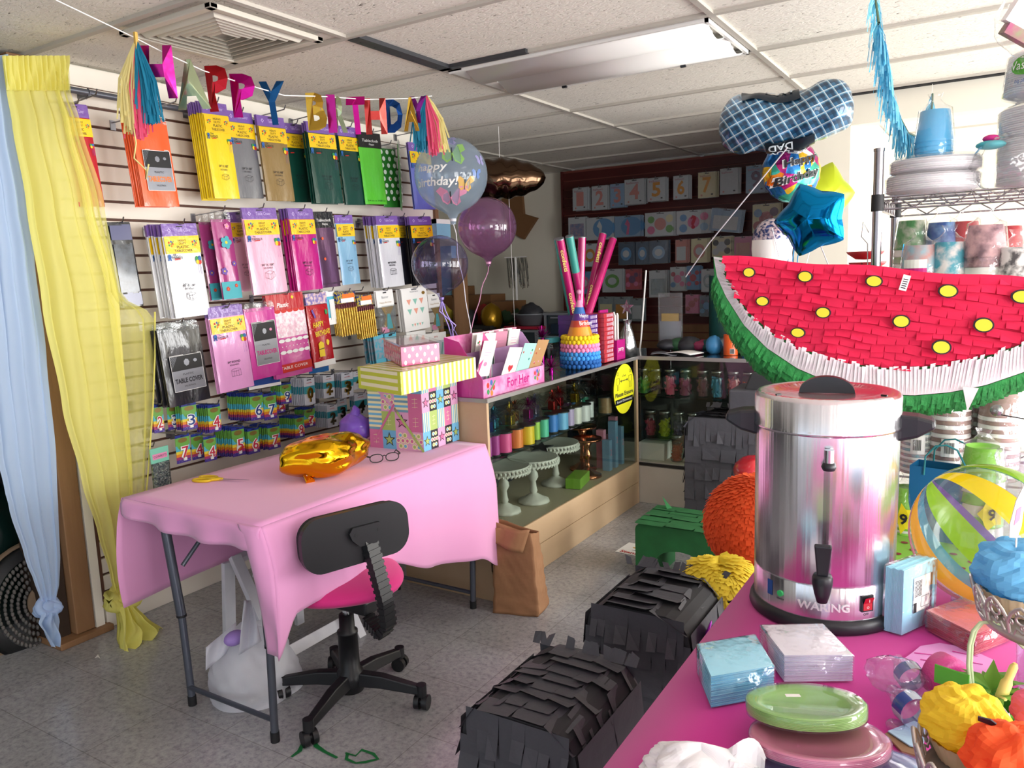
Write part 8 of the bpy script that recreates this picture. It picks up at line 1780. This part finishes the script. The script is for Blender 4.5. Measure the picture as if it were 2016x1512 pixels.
p=W(1558,338,D=3.35); t=thing('foil_balloon','round multicoloured foil balloon with Happy Birthday lettering','balloon',p); t.rotation_euler=(0,0,math.atan2(-p.x,p.y)+.55); R_=60/FPX*3.35
c=MB(); c.sph((0,0,0),(R_,R_*.62,R_),'confettifoil',48,24,lambda a,b_:1+.02*math.sin(16*math.atan2(math.sin(b_),math.cos(b_)*math.cos(a)))*math.cos(b_)); c.build('foil_body',t)
def flat_text(c,s,x,z,h,mat,w,yb): 
    vs,fs,_=text_mesh(s,.03); out=[]
    for a,q in vs:
        X_=x+a*w; Z_=z+q*h+a*w*.25; rr=min(.98,(X_*X_+Z_*Z_)/(R_*R_)); out.append((X_,-R_*.62*math.sqrt(1-rr)-yb,Z_))
    c.add(out,fs,mat)
c=MB(); flat_text(c,'Happy',0,R_*.28,R_*.36,'paperwhite',R_*1.25,.004); flat_text(c,'Happy',0,R_*.28,R_*.32,'ink',R_*1.18,.008); c.build('lettering',t); c=MB(); flat_text(c,'Birthday',-.01,-R_*.25,R_*.40,'paperwhite',R_*1.55,.004); flat_text(c,'Birthday',-.01,-R_*.25,R_*.35,'ink',R_*1.46,.008); c.build('lettering',t)
c=MB(); c.tube([(0,0,-R_),(.01,.0,-.42)],.002,'rib_white',5); c.build('ribbon',t)
def starfoil(label,px_,py_,D,rpx,mat,rot,yaw,hue=None):
    p=W(px_,py_,D=D); t=thing('star_balloon',label,'balloon',p); t.rotation_euler=(0,rot,math.atan2(-p.x,p.y)+yaw); R_=rpx/FPX*D
    def f(side):
        def g(u,v):
            a=2*PI*u; k=(a/(2*PI/5))%1; tri=abs(k-.5)*2; r=R_*(.76+.24*tri**1.5)*v; h=R_*.46*max(0,1-v**2.2)**.7*(1-.22*tri*v); return (r*math.sin(a),side*h,r*math.cos(a))
        return g
    c=MB(); c.grid(f(-1),60,12,mat); c.grid(f(1),60,12,mat); c.build('foil_body',t); c=MB(); c.tube([(0,0,-R_*.6),(.01,.02,-R_*2.2)],.002,'rib_white',5); c.build('ribbon',t); return t
P('foilblue','0f7cb8',.12,1,bump=(4,.15)); P('foillime','a9b81c',.3,.5)
starfoil('yellow green foil star balloon behind the blue star',1622,385,3.6,66,'foillime',.25,.5)
starfoil('shiny blue foil star balloon',1598,432,2.9,74,'foilblue',-.32,-.25)
# confetti cup balloon
p=W(1520,472,D=3.6); t=thing('foil_balloon','white and blue confetti printed balloon behind the blue star','balloon',p); t.rotation_euler=(0,0,math.atan2(-p.x,p.y)); R_=42/FPX*3.6
P('blueconf','25386e',.3,.5,noise=(60,'d9c9d2',.15)); c=MB(); c.lathe([(0,R_)]+[(R_*.9*math.cos(k*PI/18),R_*math.sin(k*PI/18)) for k in range(8,-1,-1)],'blueconf',seg=32); c.lathe([(R_*.9,0),(R_*.92,-R_*.4),(R_*.85,-R_*1.1),(R_*.6,-R_*1.3),(0,-R_*1.35)],'paperwhite',seg=32); c.build('foil_body',t)
c=MB(); c.tube([(.0,-R_*.95,R_*.5),(.03,-R_,-R_*.8)],.002,'rib_white',5)
for k in range(4): c.tube([(.06+.02*k,0,-.02),(.05+.02*k,-.05,-.1),(.08+.015*k,-.03,-.5)],.0025,'foilblue',5)
c.build('ribbon',t)
# ================= BACK WALL PACKETS =================
P('bk_white','b9bdc2',.35,coat=.5,bump=(18,.3)); P('bk_blue','7e9fc0',.35,coat=.6,bump=(18,.3)); P('bk_sky','4a86b8',.4,coat=.5); P('bk_gold','d08a12',.35,.3); P('bk_rose','c27a72',.4); P('bk_red','a8233c',.4,coat=.4); P('bk_clear','8c9aa0',.25,.4,bump=(14,.7)); P('bk_green','5f9a46',.4); P('bk_pink','c7598a',.4,coat=.4); P('bk_cream','cfc59a',.4,coat=.4); P('bk_multi','a88a94',.4,noise=(30,'4b6a9a',.4)); P('bk_purple','5d2c60',.4); P('bk_dark','2c4a66',.3,coat=.7,bump=(16,.5))
YP=6.36; GB='foil balloon packets hanging on the dark red wall'
def bpk(l,r,t_,b_,bg,art,label,n=3,tilt=0,rise=0):
    A_=W(l,(t_+b_)/2,Y=YP);B_=W(r,(t_+b_)/2,Y=YP); zt=W((l+r)/2,t_,Y=YP).z; zb_=W((l+r)/2,b_,Y=YP).z; w=(B_.x-A_.x); h=zt-zb_
    t=thing('balloon_packet',label,'balloon packet',((A_.x+B_.x)/2,YP,zt),group=GB); t.rotation_euler=(-.02,tilt,U(-.06,.06))
    c=MB(); c.bx(-w/2,w/2,-.003,.003,-h,0,bg); c.bx(-w*.12,w*.12,-.004,-.003,-h*.06,-h*.03,'black'); y=-.0042
    kind,mt=art[0],art[1]
    if kind=='d': c.text(art[2],h*.62,mt,0,-h*.5,y,w=w*.5,bold=.03); c.text('balloon',h*.08,'bk_red',-w*.1,-h*.14,y,w=w*.6); disc(c,-w*.3,-h*.9,y,.008,.008,'bk_rose'); disc(c,w*.3,-h*.88,y,.01,.006,'black')
    elif kind=='b':
        for i,(x,z,s) in enumerate(((0,.5,.24),(-.3,.3,.14),(.3,.28,.15),(-.3,.75,.16),(.3,.72,.15))): disc(c,x*w,-z*h,y-.0004*i,s*min(w,h)*1.1,s*min(w,h)*1.1,mt[i%len(mt)],16)
        if len(art)>2: c.text(art[2],h*.6,'bk_red',0,-h*.5,y-.003,bold=.05)
    elif kind=='o': disc(c,0,-h*.52,y,w*.36,h*.3,mt,20); disc(c,0,-h*.52,y-.0006,w*.22,h*.16,'bk_white',16)
    elif kind=='s': disc(c,w*.15,-h*.5,y,w*.4,h*.45,'bk_sky',20); c.prism([(-w*.05,-h*.9),(0,-h*.5),(-w*.1,-h*.4),(0,-h*.15),(w*.1,-h*.4),(w*.05,-h*.9)],y-.001,y-.0004,mt)
    elif kind=='c': c.bx(-w*.4,w*.4,y-.001,y,-h*.9,-h*.3,mt)
    c.build('card',t); c=MB(); c.bx(-w*.51,w*.51,-.006,.004,-h*1.02,.004,'film'); c.build('clear_bag',t)
    for q in range(1,n): dup(t,(t.location.x+.010*q,YP+.012*q,zt+U(-.006,.004)),(-.02,tilt,U(-.12,.05)),'packet tucked behind '+label,GB)
    hk=MB(); hk.tube([(0,.13,0),(0,-.02,.004),(0,-.03,.02)],.0028,'steelwire',5); o=hk.build('display_hook'); o.location=((A_.x+B_.x)/2,YP+.0,zt-.01); tag(o,'thin wire hook on the dark red slatwall','hook','hooks on the dark red wall')
d=lambda n,m_='bk_rose':('d',m_,n)
for a in [(1128,1157,370,414,'bk_white',d('1'),'number one balloon packet on the dark red wall'),(1165,1197,366,413,'bk_white',d('2'),'rose number two balloon packet'),(1202,1230,362,408,'bk_blue',d('3'),'rose number three balloon packet'),(1230,1269,353,402,'bk_white',d('4'),'rose number four balloon packet'),(1275,1310,350,396,'bk_white',d('5','bk_gold'),'gold number five balloon packet'),(1326,1356,346,392,'bk_white',d('6','bk_gold'),'gold number six balloon packet'),(1375,1409,339,389,'bk_cream',d('7','bk_gold'),'gold number seven balloon packet with a blue sky top'),(1418,1453,332,382,'bk_white',d('8','bk_white'),'pale number eight balloon packet'),(1469,1508,326,379,'bk_blue',d('9','bk_purple'),'purple number nine balloon packet by the birthday balloon'),
 (1120,1153,428,470,'bk_white',('c','bk_multi'),'dark figure balloon packet at the left of the second row'),(1155,1207,428,472,'bk_white',('s','bk_white'),'blue disc balloon packet with a white figure, second row'),(1210,1262,425,466,'bk_blue',('s','bk_pink'),'pale blue balloon packet with a pink figure, second row'),(1271,1330,418,464,'bk_white',('b',('bk_rose','bk_green','bk_cream','bk_pink','bk_green')),'packet showing a cluster of green and rose balloons'),(1333,1399,414,460,'bk_white',('b',('bk_pink','bk_sky','bk_pink','bk_sky','bk_blue'),'?'),'packet showing a question mark and pink and blue balloons'),(1402,1462,412,456,'bk_blue',('c','bk_white'),'tilted grey blue balloon packet, second row'),(1482,1535,402,458,'bk_cream',('b',('bk_red','bk_sky','bk_purple','bk_red','bk_gold')),'bright cartoon coloured balloon packet behind the confetti balloon'),
 (1148,1176,480,524,'bk_white',('o','bk_gold'),'packet with a dark round balloon picture, third row'),(1218,1248,477,521,'bk_dark',('o','bk_sky'),'dark blue packet with a round window, leftmost of three'),(1253,1277,476,520,'bk_dark',('o','bk_sky'),'dark blue packet with a round window, middle of three'),(1280,1314,474,518,'bk_dark',('o','bk_blue'),'dark blue packet with a round window, rightmost of three'),(1330,1353,472,517,'bk_rose',('c','bk_white'),'narrow pale rose packet, third row'),(1361,1393,470,517,'bk_cream',('o','bk_rose'),'cream packet with a rose ring, third row'),(1402,1440,466,505,'bk_cream',('b',('bk_white','black','black','bk_white','black')),'packet with a football balloon picture'),(1446,1480,466,506,'bk_pink',('c','bk_rose'),'pink packet beside the football packet'),
 (1140,1164,535,578,'bk_sky',('o','bk_pink'),'blue and pink ring packet, fourth row'),(1186,1226,530,575,'bk_white',('o','bk_green'),'clear wrapped packet with a colourful medallion'),(1232,1258,530,570,'bk_red',('b',('bk_purple','bk_pink','bk_purple','bk_pink','bk_pink')),'crimson packet with purple loops'),(1279,1312,533,585,'bk_white',('c','bk_clear'),'packet with a silver foil award picture'),(1320,1349,526,572,'bk_white',('b',('bk_pink','bk_red','bk_pink','bk_sky','bk_pink')),'white packet with a pink character balloon'),(1352,1378,524,570,'bk_sky',('b',('bk_red','bk_pink','bk_red','bk_pink','bk_red')),'red and blue ornament packet, fourth row'),(1381,1408,530,574,'bk_white',('o','bk_clear'),'white packet with a silver disc picture'),
 (1179,1208,585,630,'bk_clear',('c','bk_cream'),'silvery clear packet at the left of the lowest row'),(1210,1240,585,632,'bk_clear',('c','bk_gold'),'silvery clear packet with gold foil, lowest row'),(1243,1266,588,632,'bk_clear',('c','bk_white'),'plain silvery clear packet, lowest row'),(1350,1375,580,617,'bk_pink',('b',('bk_red','bk_pink','bk_red','bk_red','bk_pink')),'pink balloon packet, lowest row'),(1378,1405,582,622,'bk_dark',('b',('bk_sky','bk_purple','bk_pink','bk_sky','bk_sky')),'blue and purple balloon packet, lowest row')]:
    bpk(*a,tilt=.14 if 'tilted' in a[6] else 0)
# ================= STORAGE BAY =================
P('drawergrey','7d8288',.4); FILM('drawerclear','b9c2c8',.6,.15,body='5a6b78',bamt=.45); P('bluecloth','274f75',.8); P('shelfdark','2c2a2a',.7)
def drawers(label,x,y,z0,w,d_,hs,rz=0):
    t=thing('drawer_tower',label,'storage drawers',(x,y,z0),rz); H_=sum(hs)
    c=MB()
    for sx in (-1,1):
        for sy in (-1,1): c.box((sx*(w/2-.012),sy*(d_/2-.012),H_/2),(.024,.024,H_),'drawergrey')
    z=0
    for h in hs+[0]: c.box((0,0,z+.006 if h else z-.006),(w+.02,d_+.01,.018),'drawergrey'); z+=h
    c.build('frame',t); z=0
    for k,h in enumerate(hs):
        c=MB(); c.bx(-w/2+.03,w/2-.03,-d_/2-.004,d_/2-.03,z+.022,z+h-.016,'drawerclear'); dr_=c.build('drawer',t); c=MB(); c.bx(-w/2+.05,w/2-.05,-d_/2+.02,d_/2-.05,z+.03,z+h*.55,['bluecloth','clutterpink','clutter'][k%3]); c.build('contents',dr_); c=MB(); c.bx(-.06,.06,-d_/2-.018,-d_/2-.002,z+h*.8,z+h*.86,'drawergrey'); c.build('handle',dr_); z+=h
    return t
q=W(1033,700,Y=5.6); drawers('grey framed clear drawer tower with blue contents behind the counter',q.x-.06,5.75,0,.42,.38,[.32,.32,.36])
q=W(1100,700,Y=5.6); drawers('second clear drawer tower to the right, half hidden by the confetti cannons',q.x+.10,5.8,0,.42,.38,[.3,.3,.33])
q=W(1110,605,Y=5.8); drawers('small single clear drawer box on top of the second tower',q.x+.02,5.8,.935,.26,.3,[.2])
zb2=1.005
q=W(1030,592,Y=5.6); o=MB().lathe([(0,0),(.11,.0),(.16,.09),(.165,.09),(.165,.1),(.155,.095),(.105,.008),(0,.008)],'drawergrey',seg=36).build('grey_basin'); o.location=(q.x,5.72,1.035); tag(o,'grey plastic basin on top of the first drawer tower','basin')
o=MB().box((0,0,.012),(.36,.32,.024),'bk_red').build('red_tray'); o.location=(q.x,5.73,1.008); tag(o,'dark red tray under the grey basin','tray')
o=MB().sph((0,0,.05),(.11,.09,.09),'clutter',18,12,crinkle(41,.3)).build('grey_bundle'); o.location=(q.x,5.72,1.075); tag(o,'dark grey bundle heaped in the basin','bundle')
# shelf table with clutter along the back
t=thing('storage_table','long dark storage shelf with clutter under the butterfly balloon','table',(-4.25,5.9,0)); c=MB(); c.bx(-1.0,.55,-.3,.35,1.0,1.03,'shelfdark'); c.build('top',t)
for x in (-.95,.5): c=MB(); c.bx(x-.02,x+.02,-.28,-.24,0,1.0,'shelfdark'); c.build('leg',t)
P('boxbrown','7b5634',.8); P('cl_red','a32a2a',.6); P('cl_gold','a8801f',.3,.7,bump=(10,.8)); P('cl_green','33563a',.6); P('cl_yel','b7a63a',.6)
rn=random.Random(77); names={'cl_red':'red','cl_gold':'gold foil','cl_green':'green','clutter':'dark grey','bluecloth':'dark blue','cl_yel':'mustard','clutterpink':'wine pink'}
for k in range(22):
    m_=rn.choice(list(names)); x=-3.62-.045*k-(.0); y=5.72+.18*(k%3); z=1.03 if k%2 else .5
    if k%2==0: y=5.5+.1*(k%3)
    o=MB().sph((0,0,.05),(.09+.02*(k%3),.1,.06+.02*(k%4)),m_,14,9,crinkle(60+k,.3)).build('cloth_bundle'); o.location=(x,y,z+.01); o.rotation_euler=(0,0,k); tag(o,f'{names[m_]} bundle in the storage clutter behind the balloons','bundle','storage clutter bundles')
o=MB().box((0,0,.24),(1.0,.42,.48),'clutter').build('storage_crate',bevel=.01); o.location=(-4.22,5.36,.0); tag(o,'low dark crate full of bundles under the storage shelf','crate')
for k,(x,y,z,w,h,lb) in enumerate(((-3.72,5.95,1.03,.22,.20,'brown carton on the storage shelf nearest the white wall'),(-4.0,6.0,1.03,.28,.26,'brown carton in the middle of the storage shelf'),(-4.35,6.0,1.03,.30,.34,'tall brown carton at the left of the storage shelf'))):
    o=MB().box((0,0,h/2),(w,.25,h),'boxbrown').build('carton',bevel=.003); o.location=(x,y,z); tag(o,lb,'carton')
A_=W(1000,440,Y=6.45); 
c=MB(); c.M=T(0,0,0,0,.05,0); c.prism([(-.17,.17),(.06,.19),(.08,.02),(.23,-.02),(.08,-.22),(-.12,-.12)],-.02,.02,'boxbrown'); o=c.build('cardboard_star'); o.location=(W(1010,425,Y=6.5).x,6.579,W(1010,425,Y=6.5).z); tag(o,'brown cardboard cut shape pinned to the white back wall','cardboard')
t=thing('wire_stand','white metal display stand with hanging foil strips by the back wall','stand',(W(1015,520,Y=6.3).x,6.3,0)); c=MB(); c.cyl((0,0,0),(0,0,1.62),.011,'white'); c.cyl((-.12,0,1.62),(.12,0,1.62),.006,'white'); c.build('pole',t)
c=MB(); rn=random.Random(5)
for k in range(60): x=rn.uniform(-.1,.12); L_=rn.uniform(.1,.3); c.add([(x,0,1.62),(x+.004,0,1.62),(x+.01,.02,1.62-L_),(x+.004,.02,1.62-L_)],[(0,1,2,3)],'foilsilver')
c.build('foil_strips',t)
# small shelves right at the end of the slatwall
for k,(px_,py_,w,h,m_,lb) in enumerate(((885,490,.12,.36,'c_sky','pale blue box behind the grey violet balloon'),(862,640,.09,.13,'paperwhite','small white carton on the storage shelf edge behind the balloon ribbons'),(880,655,.09,.09,'cl_yel','small mustard carton behind the balloon ribbons'))):
    q=W(px_,py_,Y=4.75); o=MB().box((0,0,h/2),(w,.06,h),m_).build('carton',bevel=.002); o.location=(q.x,4.72,[1.33,1.12,.95][k]+.001); tag(o,lb,'carton')
t=thing('corner_shelf','narrow brown shelf unit at the end of the slatwall','shelf unit',(W(880,600,Y=4.75).x+.18,4.75,0)); 
for z in (1.12,.95,.75,.4,1.33): c=MB(); c.bx(-.3,-.06,-.08,.1,z-.012,z,'wood'); c.build('shelf',t)
for x in (-.3,-.06): c=MB(); c.bx(x-.008,x+.008,-.08,.1,0,1.6,'wood'); c.build('side',t)
